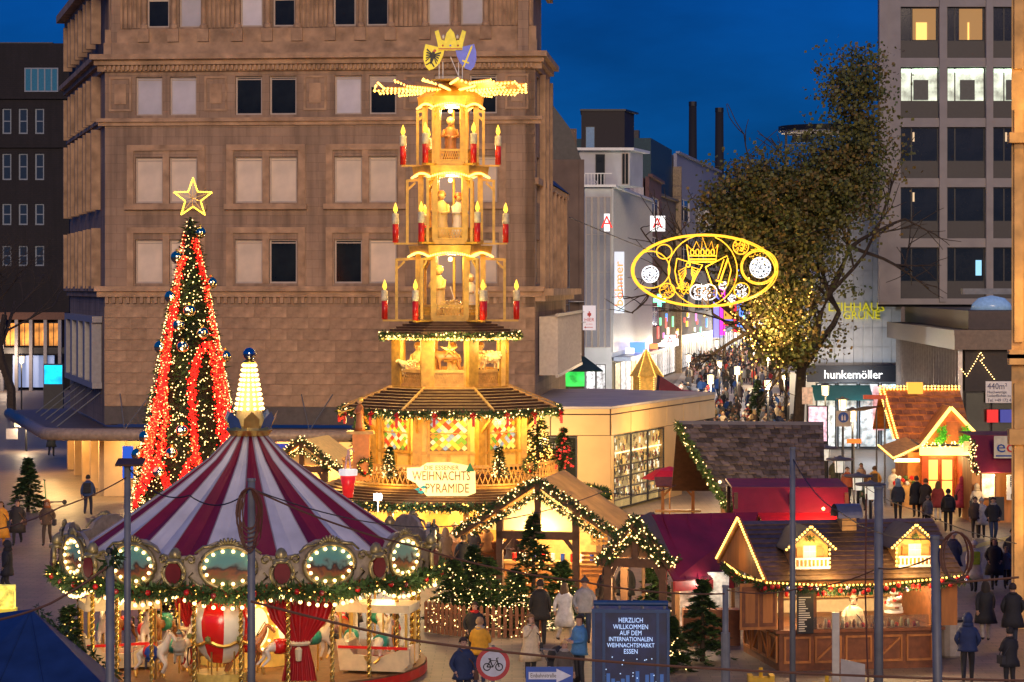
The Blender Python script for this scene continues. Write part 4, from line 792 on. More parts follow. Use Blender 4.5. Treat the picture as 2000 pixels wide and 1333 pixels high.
def person(label,u,v,face=0,pose='stand',coat=(.03,.03,.035),hem=.8,leg=(.02,.025,.05),head='short',hair=(.05,.03,.02),h=1.72,pack=None,at=None,group=None,scarf=None,skin=SKINM):
    loc=at if at is not None else G(u,v); rt=thing('person',label,'person',loc,R(face),group); s=h/1.75; rt.scale=(s,s,s)
    if pose not in BM: BM[pose]=get_body(pose).mesh('body',[SKINM,SKINM,SKINM,SHOE,BLACK,mat('lip',(.35,.12,.1),.5)],True)
    def slots(o,ms):
        for i,q in enumerate(ms):
            if q: o.material_slots[i].link='OBJECT'; o.material_slots[i].material=q
    o=link('body',BM[pose],rt); slots(o,[None,cloth(coat),cloth(leg)])
    hem=1.0 if pose=='sit' else hem
    if hem not in COATM: COATM[hem]=coat_mesh(hem).mesh('coat',[SKINM,BLACK],True)
    slots(link('coat',COATM[hem],rt),[cloth(coat)])
    if head not in HEADM: HEADM[head]=head_mesh(head).mesh('hair',[SKINM],True)
    slots(link('hat' if head in('hat','hood') else 'hair',HEADM[head],rt),[cloth(hair)])
    if scarf: M().lathe([(.07,1.43),(.12,1.44),(.125,1.5),(.08,1.54)],10).build('scarf',cloth(scarf),rt,smooth=True)
    hv=sum(map(ord,label))%5
    if hv<2 and pose!='sit' and not pack: M().box(.22,.33,-.12,.16,.78,1.0).tube([(.27,-.08,1.0),(.16,-.16,1.2),(-.1,-.12,1.47),(-.1,.1,1.47),(.16,.16,1.2),(.27,.12,1.0)],.014,4).build('shoulder_bag',cloth((.1,.05,.03) if hv else (.03,.03,.035)),rt)
    if hv==3 and not scarf and head!='hood': M().lathe([(.07,1.43),(.12,1.44),(.125,1.5),(.08,1.54)],10).build('scarf',cloth((.35,.3,.25)),rt,smooth=True)
    if pack: M().box(-.15,.15,.14,.33,1.0,1.42).box(-.12,.12,.33,.4,1.02,1.25).build('backpack',cloth(pack),rt)
    return rt
# joined low-cost figure for the crowd: slots 0 skin 1 coat 2 trousers 3 shoe 4 eye 5 lip 6 hair
def crowd_mesh(pose,hem,head):
    b=M(); q=get_body(pose); b.v=list(q.v); b.f=list(q.f); b.m=list(q.m)
    for src,mm in ((coat_mesh(hem),1),(head_mesh(head),6)): b.add(src.v,src.f,mm)
    return b.mesh('person',[SKINM,SKINM,SKINM,SHOE,BLACK,SKINM,SKINM],True)
# ---- horses and carved animals
def quad(kind):
    J={}
    def s(k,x,y,z,r): J[k]=((x,y,z),r)
    if kind=='horse':      # rearing trot, along -y, withers 1.0
        s('rump',0,.5,.98,.2); s('bel',0,.1,.93,.19); s('che',0,-.32,.98,.2); s('nk1',0,-.52,1.22,.13); s('nk2',0,-.62,1.45,.095); s('pol',0,-.66,1.6,.075); s('fac',0,-.82,1.46,.07); s('muz',0,-.93,1.33,.052)
        L=[('fl',-.11,-.36,.86,-.6,.62,-.44,.36,-.36,.22),('fr',.11,-.34,.86,-.42,.56,-.3,.28,-.36,.16),('hl',-.12,.52,.84,.42,.6,.66,.38,.6,.12),('hr',.12,.52,.84,.56,.58,.78,.4,.78,.14)]; rr=(.095,.06,.042,.045)
    elif kind=='donkey':
        s('rump',0,.42,.82,.19); s('bel',0,.05,.78,.19); s('che',0,-.3,.8,.18); s('nk1',0,-.46,.86,.12); s('nk2',0,-.58,.84,.095); s('pol',0,-.64,.86,.085); s('fac',0,-.74,.7,.07); s('muz',0,-.8,.56,.055)
        L=[('fl',-.1,-.3,.66,-.32,.42,-.29,.2,-.33,.05),('fr',.1,-.28,.66,-.25,.42,-.22,.2,-.26,.05),('hl',-.11,.44,.66,.38,.45,.5,.25,.46,.05),('hr',.11,.44,.66,.42,.45,.56,.25,.52,.05)]; rr=(.09,.05,.038,.045)
    else:
        s('rump',0,.36,.56,.2); s('bel',0,.02,.54,.23); s('che',0,-.28,.56,.2); s('nk1',0,-.42,.68,.13); s('nk2',0,-.5,.76,.1); s('pol',0,-.54,.82,.085); s('fac',0,-.63,.77,.065); s('muz',0,-.7,.71,.045)
        L=[('fl',-.09,-.26,.42,-.27,.28,-.25,.14,-.27,.04),('fr',.09,-.24,.42,-.22,.28,-.2,.14,-.22,.04),('hl',-.1,.36,.42,.32,.28,.4,.16,.37,.04),('hr',.1,.36,.42,.34,.28,.42,.16,.4,.04)]; rr=(.07,.04,.03,.035)
    E=[('rump','bel'),('bel','che'),('che','nk1'),('nk1','nk2'),('nk2','pol'),('pol','fac'),('fac','muz')]
    for n,x,y0,z0,y1,z1,y2,z2,y3,z3 in L:
        s(n+'0',x,y0,z0,rr[0]); s(n+'1',x,y1,z1,rr[1]); s(n+'2',x,y2,z2,rr[2]); s(n+'3',x,y3,z3,rr[3]); E+=[('che' if n[0]=='f' else 'rump',n+'0'),(n+'0',n+'1'),(n+'1',n+'2'),(n+'2',n+'3')]
    def ex(b):
        p=Vector(J['pol'][0])
        for sg in (-1,1):
            l=.16 if kind=='donkey' else (.1 if kind=='horse' else .07); out=.02 if kind!='sheep' else .09; b.add([p+Vector((sg*.03,.03,.02)),p+Vector((sg*.07,.03,.0)),p+Vector((sg*(.06+out),.05,l if kind!='sheep' else -.03)),p+Vector((sg*.05,.07,.0))],[(0,1,2),(1,3,2),(3,0,2)],0)
            f=Vector(J['fac'][0]); b.ball(f+Vector((sg*.062,.03,.05)),.017,5,2)
        r_=Vector(J['rump'][0]); b.tube([r_+Vector((0,.17,.08)),r_+Vector((0,.3,.05)),r_+Vector((0,.34,-.25)),r_+Vector((0,.3,-.5 if kind=='horse' else -.3))],.04,5,1,.015)
        if kind=='horse':
            rs=random.Random(1)
            for i in range(40):
                t=i/39; a=Vector((0,-.38,1.2)).lerp(Vector((0,-.66,1.68)),t); sg=rs.choice((-1,1)); b.add([a+Vector((-.02,.06,.0)),a+Vector((.02,.02,.03)),a+Vector((sg*.1,.14+rs.uniform(-.04,.06),-.14))],[(0,1,2)],1)
        if kind=='sheep':
            rs=random.Random(2)
            for i in range(70): 
                t=rs.random(); a=2*PI*rs.random(); b.ball((.2*math.cos(a),-.34+.75*t,.56+.2*math.sin(a)),.055,5,0)
    return skin_mesh(kind,J,E,'bel',3,lambda a,c:3 if c[-1]=='3' else 0,ex)
HORSE=quad('horse'); DONKEY=quad('donkey'); SHEEP=quad('sheep')
# ================================================================= fir trees
def fir_parts(h,r,n=1800,seed=1,leaf=.3):
    rs=random.Random(seed); b=M()
    nb=int(60+26*h)
    for i in range(nb):
        t=(i+rs.random())/nb; t=t**.85; z=h*(.06+.92*t); a=rs.random()*2*PI; L=r*(1-t)**.9*rs.uniform(.72,1.1)+.05
        d=Vector((math.cos(a),math.sin(a),0)); k=max(5,int(n*1.7/nb))
        for j in range(k):
            q=rs.random()**.6; p=d*L*q+Vector((0,0,z-L*.28*q*q+L*.1*q)); sd=Vector((-d.y,d.x,0)); w=L*.32*(1-q*.6)
            e=(d*rs.uniform(.3,1)+sd*rs.uniform(-1,1)+Vector((0,0,rs.uniform(-.25,.35)))).normalized(); p=p+sd*rs.uniform(-w,w)*.6
            sz=leaf*rs.uniform(.6,1.1); wv=e.cross(Vector((rs.random(),rs.random(),1))).normalized()*sz*.16
            b.add([p-wv*1.3,p+wv*1.3,p+e*sz*.8],[(0,1,2)],0 if rs.random()<.6 else 1)
    for i in range(12): b.add([(0,-.02,h*.93),(.03,.02,h*.93),(rs.uniform(-.08,.08),rs.uniform(-.08,.08),h*1.03)],[(0,1,2)])
    return b
GRL=mat('fir_light',(.055,.11,.03),.6,var=.4)
FIRM={}
def fir(label,loc,h,r,seed=1,n=1800,lights=0,lm=None,group=None,lr=.025,leaf=.3,name='fir_tree'):
    rt=thing(name,label,'tree',loc,0,group); key=(round(h,1),round(r,1),seed,n)
    if key not in FIRM: FIRM[key]=fir_parts(h,r,n,seed,leaf).mesh('crown',[GREEND,GRL])
    link('crown',FIRM[key],rt); M().cyl((0,0,-.02),(0,0,h*.95),.05+.015*h,.02,7).build('trunk',BARK,rt)
    if lights:
        rs=random.Random(seed+5); pts=[]
        for i in range(lights): t=1-rs.random()**.5*.97; a=rs.random()*2*PI; L=r*(1-t)**.9*rs.uniform(.75,1.02); pts.append((L*math.cos(a),L*math.sin(a),h*(.05+.93*t)-L*.15))
        bulbs(pts,lr,lm or WARMW,rt)
    return rt
# ================================================================= christmas pyramid
def ngon(n,r,z,rot=0): return [Vector((r*math.cos(rot+2*PI*i/n),r*math.sin(rot+2*PI*i/n),z)) for i in range(n)]
def carved(m_robe,m_skin,h=1.0,broad=1):
    b=M(); b.lathe([(.3*broad,0),(.26*broad,.25),(.2*broad,.6),(.22*broad,.95),(.2*broad,1.15),(.07,1.28)],12,sy=.8,alt=None); b.ball((0,-.01,1.42),.14,10,1)
    b.tube([(.2,0,1.12),(.28,-.12,.9),(.1,-.26,.86)],.07,6,0,.05).tube([(-.2,0,1.12),(-.28,-.12,.9),(-.08,-.26,.9)],.07,6,0,.05); b.ball((.08,-.27,.86),.05,6,1); b.ball((-.06,-.27,.9),.05,6,1)
    b.lathe([(.15,1.4),(.155,1.47),(.1,1.57),(.01,1.6)],10,(0,.015,0),2); b.add([(-.02,-.13,1.4),(.02,-.13,1.4),(0,-.17,1.4),(0,-.14,1.45)],[(0,2,3),(2,1,3),(0,1,2)],1)
    return b
def pyramid():
    d=91; s=d/F; C=Vector((X(880,d),d,0)); zz=lambda v:Z(v,d)
    rt=thing('christmas_pyramid','tall illuminated wooden christmas pyramid with candles, tiers and rotor blades','christmas pyramid',C)
    PW=mat('wood_gold',(.5,.27,.045),.45,var=.35,sc_=5,bump=.15); AMB=mat('wood_lit',(.64,.38,.055),.45,var=.3,sc_=4,bump=.1); FLAME=glow('candle_flame',(1,.62,.05),2.2); CW=mat('candle_wax',(.75,.66,.42),.4,var=.25,sc_=12); CR=mat('candle_red',(.62,.02,.012),.3)
    cand=[M().cyl((0,0,0),(0,0,.72),.115,n=10),M().lathe([(.118,.68),(.13,.8),(.12,1.0),(.125,1.06),(.03,1.1)],10),M().lathe([(.02,1.08),(.085,1.2),(.07,1.3),(.004,1.48)],8)]
    cm=[q.mesh(n,mm,True) for q,n,mm in zip(cand,('candle_base','candle_wax','candle_flame'),(CR,CW,FLAME))]
    def tier(zf,ze,rb,rf,rc,fig):     # zf floor, ze eave, body radius, frame radius, candle radius
        h=ze-zf
        M().lathe([(rb*1.12,zf-.16),(rb*1.12,zf)],6,m=0).build('floor_plate',AMB,rt)
        M().lathe([(rb*1.25,ze-.1),(rb*1.3,ze+.22)],6).build('eave_board',AMB,rt)
        for p,p2 in zip(ngon(6,rb,0),ngon(6,rb,0)[1:]+ngon(6,rb,0)[:1]):
            M().beam(p+Vector((0,0,zf)),p+Vector((0,0,ze-.1)),.2,.14).build('post',AMB,rt)
            n=(p+p2)*.5; an=math.atan2(p2.y-p.y,p2.x-p.x); T=TR(p.x,p.y,an); L=(p2-p).length
            q=M(T); q.box(.1,L-.1,-.03,.03,zf,zf+.08).box(.1,L-.1,-.03,.03,zf+.38,zf+.46)
            for i in range(9):
                x=.1+(L-.2)*(i+.5)/9; w=(L-.2)/9*.62; q.beam(T.inverted()@(T@Vector((x-w,0,zf+.08))),(x+w,0,zf+.38),.02,.03,up=(0,1,0)).beam((x+w,0.012,zf+.08),(x-w,.012,zf+.38),.02,.03,up=(0,1,0))
            q.build('lattice_rail',AMB,rt)
            # scalloped lit valance
            pts=[]
            for i in range(13): t=i/12; pts.append(p.lerp(p2,t)*1.3+Vector((0,0,ze-.05-.16*abs(math.cos(t*PI))**.7*0-.14*(1-math.sin(t*PI)))))
            bulbs(resample(pts,.09),.05,WARM,rt,'eave_lights')
        for p in ngon(6,1,0):
            a=p*rf; c=p*rc
            q=M().beam(p*rb+Vector((0,0,ze-.25)),a+Vector((0,0,ze-.3)),.08,.1).beam(a+Vector((0,0,ze-.26)),a+Vector((0,0,zf-.1)),.1,.1).beam(p*rb*1.05+Vector((0,0,zf-.12)),c*1.03+Vector((0,0,zf-.12)),.12,.07)
            q.beam(p*(rf-.3)+Vector((0,0,ze-.36)),a*.985+Vector((0,0,ze-.62)),.06,.08); q.build('candle_arm',AMB,rt)
            o=link('candle',cm[0],rt,c+Vector((0,0,zf-.08))); link('candle_wax',cm[1],o); link('candle_flame',cm[2],o)
        for p in ngon(3,rb*.55,zf+.1,R(200)): M().lathe([(.05,0),(.05,h-.3)],6,p).build('inner_rod',AMB,rt)
        lamp('tier_lamp',(0,-rb*.35,ze-.35),32,(1,.76,.2),rt,.2); lamp('tier_lamp',(0,-rb*2.1,ze-.1),25,(1,.74,.2),rt,.3)
        lamp('tier_lamp',(0,rb*2.2,ze-.1),220,(1,.7,.3),rt,.3)  # added at the back, far stronger than the front ones, to brighten the facade
        M().ball((0,-rb*.2,ze-.28),.09,8).build('lamp_globe',WARMW,rt)
        for i,(x,y,rz,sc_,cols) in enumerate(fig):
            o=carved(0,0).build('carved_figure',[cols[0],cols[1],cols[2]],rt,(x,y,zf+.02),R(rz),smooth=True); o.scale=(sc_,)*3
    CF=mat('carve_cream',(.75,.55,.22),.5,var=.2); CS=mat('carve_skin',(.62,.36,.16),.5); CB=mat('carve_brown',(.3,.13,.04),.5,var=.3); CWh=mat('carve_white',(.8,.74,.6),.4); CRd=mat('carve_red',(.6,.08,.03),.4)
    tier(zz(318),zz(203),.95,1.22,1.76,[(0,0,0,1.05,(CB,CS,CF))])
    tier(zz(470),zz(338),1.1,1.6,2.04,[(-.35,.1,-10,1.15,(CF,CS,CB)),(.3,-.1,30,1.1,(CWh,CS,CRd))])
    tier(zz(620),zz(492),1.2,2.0,2.44,[(-.45,.2,-30,1.2,(CF,CS,CF)),(.75,.45,30,1.0,(CWh,CS,CWh))])
    q=M().lathe([(.35,0),(.45,.3),(.2,.42)],8,(.05,-.35,zz(618)),sy=.7); q.build('manger',CF,rt); rs=random.Random(4); q=M()
    for i in range(50): p=Vector((rs.gauss(.05,.2),rs.gauss(-.35,.12),zz(618)+.42+rs.random()*.12)); q.beam(p,p+Vector((rs.gauss(0,.15),rs.gauss(0,.1),rs.uniform(0,.14))),.02,.02)
    q.build('straw',CF,rt,kind='stuff'); M().beam((.35,-.5,zz(618)),(.0,-.45,zz(618)+1.1),.03,.03).build('shepherd_crook',CWh,rt)
    # cap roof, rotor, crown and shields
    M().lathe([(1.25,zz(203)+.22),(.95,zz(203)+.42),(.25,zz(165)+.05),(.1,zz(160))],6).build('cap_roof',AMB,rt)
    zr=zz(172); M().cyl((0,0,zr-.2),(0,0,zr+.28),.14,n=10).build('rotor_hub',AMB,rt)
    nb=14; bl=M().add([(.3,-.16,.1),(2.7,-.34,.12),(2.8,.3,-.13),(.3,.13,-.08),(.3,-.16,.13),(2.7,-.34,.15),(2.8,.3,-.1),(.3,.13,-.05)],[(0,3,2,1),(4,5,6,7),(0,1,5,4),(1,2,6,5),(2,3,7,6),(3,0,4,7)]).mesh('rotor_blade',WOODL)
    bp=[Vector((.5+2.3*i/15,.15+.17*i/15,-.1)) for i in range(16)]+[Vector((2.78,.3-.6*i/4,-.1+.24*i/4)) for i in range(5)]+[Vector((1.2+1.5*i/10,-.24-.1*i/10,.1)) for i in range(11)]
    bb=M(); [bb.octa(p+Vector((0,0,-.04)),.055) for p in bp]; bb=bb.mesh('blade_lights',WARM)
    for i in range(nb): o=link('rotor_blade',bl,rt,(0,0,zr),2*PI*i/nb); link('blade_lights',bb,o,kind='stuff')
    for a in range(4): lamp('rotor_lamp',(2*math.cos(a*PI/2+.7),2*math.sin(a*PI/2+.7),zr-.45),30,(1,.7,.3),rt,.3)
    M().lathe([(.75,zz(158)-.04),(.75,zz(158)+.02)],12).build('top_disc',AMB,rt)
    for x in (-.42,-.28,.3,.44): M().cyl((x,-.1,zz(158)),(x,-.1,zz(122)),.02,n=5).build('strut',WHITE,rt)
    M().cyl((.35,-.12,zz(156)),(0,-.12,zz(112)),.02,n=5).build('strut',WHITE,rt)
    YS=mat('heraldic_yellow',(.85,.68,.02),.4,es=.25); BS=mat('heraldic_blue',(.12,.16,.7),.4,es=.2)
    def shield(x,z,w,h,m,tilt,rim):
        pts=[(-w,h*.75)]+[(w*(-1+2*i/8),h*(.75+.0)) for i in range(1,9)]+[(w*1.02,h*.2),(w*.85,-h*.35),(w*.45,-h*.8),(0,-h),(-w*.45,-h*.8),(-w*.85,-h*.35),(-w*1.02,h*.2)]
        c,s_=math.cos(tilt),math.sin(tilt); pr=[(x+a*c-b*s_,z+a*s_+b*c) for a,b in pts]; return M().prism(pr,-.22,-.1).build('shield',[m],rt)
    def prot(poly,x,z,t): return [(x+a*math.cos(t)-b*math.sin(t),z+a*math.sin(t)+b*math.cos(t)) for a,b in poly]
    shield(-.66,zz(112),.36,.52,YS,R(-14),0); shield(.62,zz(112),.36,.52,BS,R(14),0)
    q=M()    # eagle on the yellow shield
    x,z,t=-.66,zz(112),R(-14)
    q.prism(prot([(-.05,.18),(.05,.18),(.08,.0),(.04,-.22),(0,-.32),(-.04,-.22),(-.08,0)],x,z,t),-.235,-.222)
    for sg in (-1,1):
        for i in range(5): q.prism(prot([(sg*.06,.12-.03*i),(sg*(.26-.01*i),.24-.11*i),(sg*(.28-.02*i),.18-.11*i),(sg*.06,.08-.03*i)][::sg],x,z,t),-.235,-.222)
        q.prism(prot([(sg*.03,-.2),(sg*.17,-.34),(sg*.14,-.38),(sg*.02,-.26)][::sg],x,z,t),-.235,-.222)
    q.build('eagle_emblem',BLACK,rt); M().prism(prot([(-.05,.18),(.02,.3),(.09,.24),(.05,.18)],x,z,t),-.236,-.224).build('eagle_head',CRd,rt)
    x,z,t=.64,zz(112),R(-22); q=M().prism(prot([(-.03,-.18),(.03,-.18),(.035,.36),(0,.46),(-.035,.36)],x,z,t),-.24,-.222).prism(prot([(-.13,-.24),(.13,-.24),(.13,-.18),(-.13,-.18)],x,z,t),-.245,-.224).prism(prot([(-.025,-.42),(.025,-.42),(.025,-.24),(-.025,-.24)],x,z,t),-.242,-.223); q.build('sword_emblem',YS,rt)
    zc=zz(90); q=M().prism([(-.44,zc-.18),(.44,zc-.18),(.48,zc+.1),(.58,zc+.5),(.44,zc+.56),(.33,zc+.2),(.22,zc+.16),(.14,zc+.45),(.0,zc+.62),(-.14,zc+.45),(-.22,zc+.16),(-.33,zc+.2),(-.44,zc+.56),(-.58,zc+.5),(-.48,zc+.1)],-.3,-.06); q.build('crown',YS,rt)
    for x,c in ((-.28,CRd),(0,BS),(.28,CRd)): M().ball((x,-.31,zc-.02),.04,6).build('crown_jewel',c,rt)
    for x in (-.26,.26): M().ball((x,-.3,zc+.3),.055,6,sz=1.6).build('crown_pearl',CWh,rt)
    M().box(-.44,.44,-.315,-.301,zc-.16,zc-.12).build('crown_band',CRd,rt)
    # small shingle roof with garland
    def roof(n,rot,prof,courses,m=SHINGW):
        (r0,z0),(r1,z1)=prof
        for k in range(courses):
            ta,tb=k/courses,(k+1)/courses; ra,za=r0+(r1-r0)*ta,z0+(z1-z0)*ta; rb,zb=r0+(r1-r0)*tb,z0+(z1-z0)*tb
            q=M().lathe([(ra,za+.02),(rb+.05,zb+.1)],n,rot=rot,cap=False); q.lathe([(rb+.05,zb+.1),(rb+.02,zb-.03),(ra,za-.08)],n,rot=rot,cap=False,m=1); q.build('shingle_course',[m,WOODD],rt)  # risers in dark wood: shade between the courses put into the colour
        M().lathe([(r1,z1-.1),(r0*.9,z0-.3),(.1,z0-.3)],n,rot=rot,cap=False).build('soffit',AMB,rt)
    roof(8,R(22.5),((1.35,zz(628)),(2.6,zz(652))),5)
    gp=[p for p in ngon(8,2.68,zz(655),R(22.5))]; gp.append(gp[0]); garland(gp,rt,.16,150); bulbs(around(gp,.07,.14),.03,WARMW,rt); 
    for a in range(8): lamp('eave_lamp',(2.5*math.cos(a*PI/4),2.5*math.sin(a*PI/4),zz(672)),30,(1,.72,.22),rt,.2)
    bulbs(resample([p*1.0+Vector((0,0,-.1)) for p in gp],.1),.05,WARM,rt,'eave_lights')
    # stable tier with ox and sheep
    z0,z1=zz(752),zz(662); oc=ngon(8,2.12,0,R(22.5))
    for p,p2 in zip(oc,oc[1:]+oc[:1]):
        an=math.atan2(p2.y-p.y,p2.x-p.x); L=(p2-p).length; T=TR(p.x,p.y,an)
        M(T).box(-.2,.28,-.08,.08,z0,z1).build('post',PW,rt); M(T).box(L-.28,L+.0,-.07,.07,z0,z1).build('post',PW,rt)
        q=M(T).box(.28,L-.28,-.04,.04,z0,z0+.1).box(.28,L-.28,-.04,.04,z0+.5,z0+.62)
        for i in range(10):
            x=.3+(L-.6)*(i+.5)/10; q.beam((x-.08,0,z0+.1),(x+.08,0,z0+.5),.02,.03,up=(0,1,0)).beam((x+.08,.01,z0+.1),(x-.08,.01,z0+.5),.02,.03,up=(0,1,0))
        q.build('lattice_rail',WOODL,rt); M(T).box(.28,L-.28,.05,.07,z0+.1,z0+.5).build('rail_backing',WOODL,rt)
    M().lathe([(2.3,z0-.12),(2.3,z0)],8,rot=R(22.5)).build('floor_plate',PW,rt)
    o=DONKEY.mesh('ox_figure',[mat('ox_brown',(.34,.14,.045),.45,var=.4,sc_=5),CF,BLACK,CF],True); a=link('ox_figure',o,rt,(-.1,-1.55,z0+.3),R(-85)); a.scale=(1.05,)*3
    o=SHEEP.mesh('sheep_figure',[mat('fleece',(.78,.6,.3),.8,var=.2),CF,BLACK,BLACK],True); a=link('sheep_figure',o,rt,(1.5,-1.1,z0+.5),R(120)); a.scale=(1.0,)*3
    a=link('sheep_figure',o,rt,(-1.5,-1.0,z0+.3),R(-60)); a.scale=(.8,)*3
    for i,(x,y) in enumerate(((.1,-.6),(-1.2,-.2),(1.1,.2))): carved(0,0).build('carved_figure',[CF,CS,CB],rt,(x,y,z0),smooth=True)
    q=M()
    for i in range(5): a=2*PI*i/5+PI/2; q.add([(0,-1.9,z1-.35),(.1*math.cos(a-.6),-1.92,z1-.35+.1*math.sin(a-.6)),(.36*math.cos(a),-1.9,z1-.35+.36*math.sin(a)),(.1*math.cos(a+.6),-1.92,z1-.35+.1*math.sin(a+.6))],[(0,1,2),(0,2,3)])
    q.build('gold_star',GOLD,rt)
    lamp('stable_lamp',(0,-.6,z1-.3),115,(1,.72,.22),rt,.2); lamp('stable_lamp',(0,-3.4,z1-.3),85,(1,.72,.22),rt,.3)
    # big roof
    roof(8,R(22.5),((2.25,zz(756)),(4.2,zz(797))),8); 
    for p in ngon(8,1,0,R(22.5)): M().beam(p*2.3+Vector((0,0,zz(757)+.08)),p*4.25+Vector((0,0,zz(797)+.09)),.09,.06).build('ridge_batten',WOODL,rt)
    gp=ngon(8,4.28,zz(800),R(22.5)); gp.append(gp[0]); garland(gp,rt,.17,170,.15); bulbs(around(gp,.09,.16),.03,WARMW,rt)
    for p in resample(gp,1.35): q=M().octa(p+Vector((0,0,-.12))+p.normalized()*.12,.13); q.box(p.x*1.03-.05,p.x*1.03+.05,p.y*1.03-.03,p.y*1.03+.03,p.z-.42,p.z-.12); q.build('red_bow',RED,rt)
    # glazed octagon room
    z0,z1=zz(905),zz(800); oc=ngon(8,2.95,0,R(22.5)); PLA=mat('plaster_gold',(.75,.5,.13),.6,var=.15)
    pal=[(.85,.6,.12),(.8,.62,.25),(.6,.06,.02),(.75,.25,.03),(.15,.3,.03),(.85,.5,.05),(.22,.3,.4),(.8,.68,.4)]
    STG=mat('stained_glass',(1,1,1),.15,es=.6,var=.15,cols=pal); dia={}
    for p,p2 in zip(oc,oc[1:]+oc[:1]):
        an=math.atan2(p2.y-p.y,p2.x-p.x); L=(p2-p).length; T=TR(p.x,p.y,an); mid=(p+p2)/2; front=mid.y<-.3
        wa,wb=L/2-.68,L/2+.68; za,zb=z0+.62,z1-.1
        m=M(T); wallgrid(m,0,L,z0,z1,0,.1,[(za,zb,[(wa,wb)])]); m.build('wall_panel',PLA,rt)
        q=M(T).box(-.16,.16,-.1,.12,z0,z1).box(.35,.45,-.05,-.002,z0,z1).box(L-.45,L-.35,-.05,-.002,z0,z1).box(.16,L-.16,-.055,-.002,z0+.5,z0+.6).box(L/2-.06,L/2+.06,-.05,-.002,z0,z0+.5)
        q.build('timber_frame',PW,rt)
        q=M(T).box(wa-.08,wb+.08,-.07,.02,za-.08,za).box(wa-.08,wb+.08,-.07,.02,zb,zb+.08).box(wa-.08,wa,-.07,.02,za,zb).box(wb,wb+.08,-.07,.02,za,zb).box(wa,wb,-.06,.015,(za+zb)/2-.02,(za+zb)/2+.02); wn=q.build('window',PW,rt)
        if front:
            nx,nz=12,12; dw,dh=(wb-wa)/nx,(zb-za)/nz
            if (nx,nz) not in dia: dia[(nx,nz)]=M().add([(0,-.004,-dh*.95/1),(dw*.95/1,-.004,0),(0,-.004,dh*.95),(-dw*.95,-.004,0),(0,.004,-dh*.95),(dw*.95,.004,0),(0,.004,dh*.95),(-dw*.95,.004,0)],[(0,1,2,3),(7,6,5,4),(0,4,5,1),(1,5,6,2),(2,6,7,3),(3,7,4,0)]).mesh('pane',STG)
            M(T).box(wa,wb,.04,.06,za,zb).build('lead_backing',mat('lead',(.2,.12,.03),.5,es=.3),rt)
            for i in range(1,nx):
                for j in range(1,nz):
                    if (i+j)%2==0: link('pane',dia[(nx,nz)],wn,T@Vector((wa+i*dw,.02,za+j*dh)),an)
        else: M(T).box(wa,wb,.03,.05,za,zb).build('pane',STG,wn)
        M(T).beam((0,-.05,z1-.7),(0,-.75,z1-.02),.1,.1).build('bracket',PW,rt)
    for a in range(8): lamp('eave_lamp',(3.7*math.cos(a*PI/4+.2),3.7*math.sin(a*PI/4+.2),zz(815)),46,(1,.7,.2),rt,.2)
    M().lathe([(2.6,z0),(2.6,z1+.2)],8,rot=R(22.5)).build('room_core',PLA,rt)
    for a in (-150,-120,-90,-60,-30): lamp('balcony_lamp',(4.6*math.cos(R(a)),4.6*math.sin(R(a)),zz(925)),28,(1,.64,.2),rt,.3)
    # balcony with lattice rail
    zb0,zb1=zz(935),zz(897); M().lathe([(4.05,zb0-.2),(4.05,zb0-.02),(.2,zb0-.02)],40,cap=False).build('balcony_floor',PW,rt)
    n=40
    for i in range(n):
        a0,a1=2*PI*i/n,2*PI*(i+1)/n; p0=Vector((3.98*math.cos(a0),3.98*math.sin(a0),0)); p1=Vector((3.98*math.cos(a1),3.98*math.sin(a1),0)); q=M(); up=lambda z:Vector((0,0,z))
        q.beam(p0+up(zb1),p1+up(zb1),.08,.08).beam(p0+up(zb0+.05),p1+up(zb0+.05),.06,.06)
        for j in range(3):
            c=p0.lerp(p1,(j+.5)/3); e=(p1-p0)/3; q.beam(c-e*.6+up(zb0+.06),c+e*.6+up(zb1-.03),.035,.03).beam(c+e*.6+up(zb0+.06),c-e*.6+up(zb1-.03),.035,.03)
        q.build('lattice_rail',WOODL,rt)
    # lower shingle roof, lower stall ring
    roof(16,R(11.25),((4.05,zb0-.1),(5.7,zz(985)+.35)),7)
    gp=[Vector((5.8*math.cos(a),5.8*math.sin(a),2.35)) for a in [2*PI*i/32 for i in range(33)]]; garland(gp,rt,.18,150,.16); bulbs(around(gp,.12,.17),.032,WARM,rt)
    for i in range(12):
        a=2*PI*i/12+.13; p=Vector((5.2*math.cos(a),5.2*math.sin(a),0)); M().box(p.x-.1,p.x+.1,p.y-.1,p.y+.1,0,2.3).build('stall_post',PW,rt)
        if math.sin(a)<.3: lamp('stall_lamp',(4.9*math.cos(a),4.9*math.sin(a),2.1),95,(1,.62,.22),rt,.15)
    M().lathe([(5.0,0),(5.0,1.05),(4.6,1.05)],24,cap=False).build('counter',WOODM,rt); M().lathe([(3.6,0),(3.6,2.4)],24,cap=False).build('back_wall',mat('stall_gold',(.75,.42,.1),.5,var=.6,sc_=1.3),rt)
    return rt
PYR=pyramid()
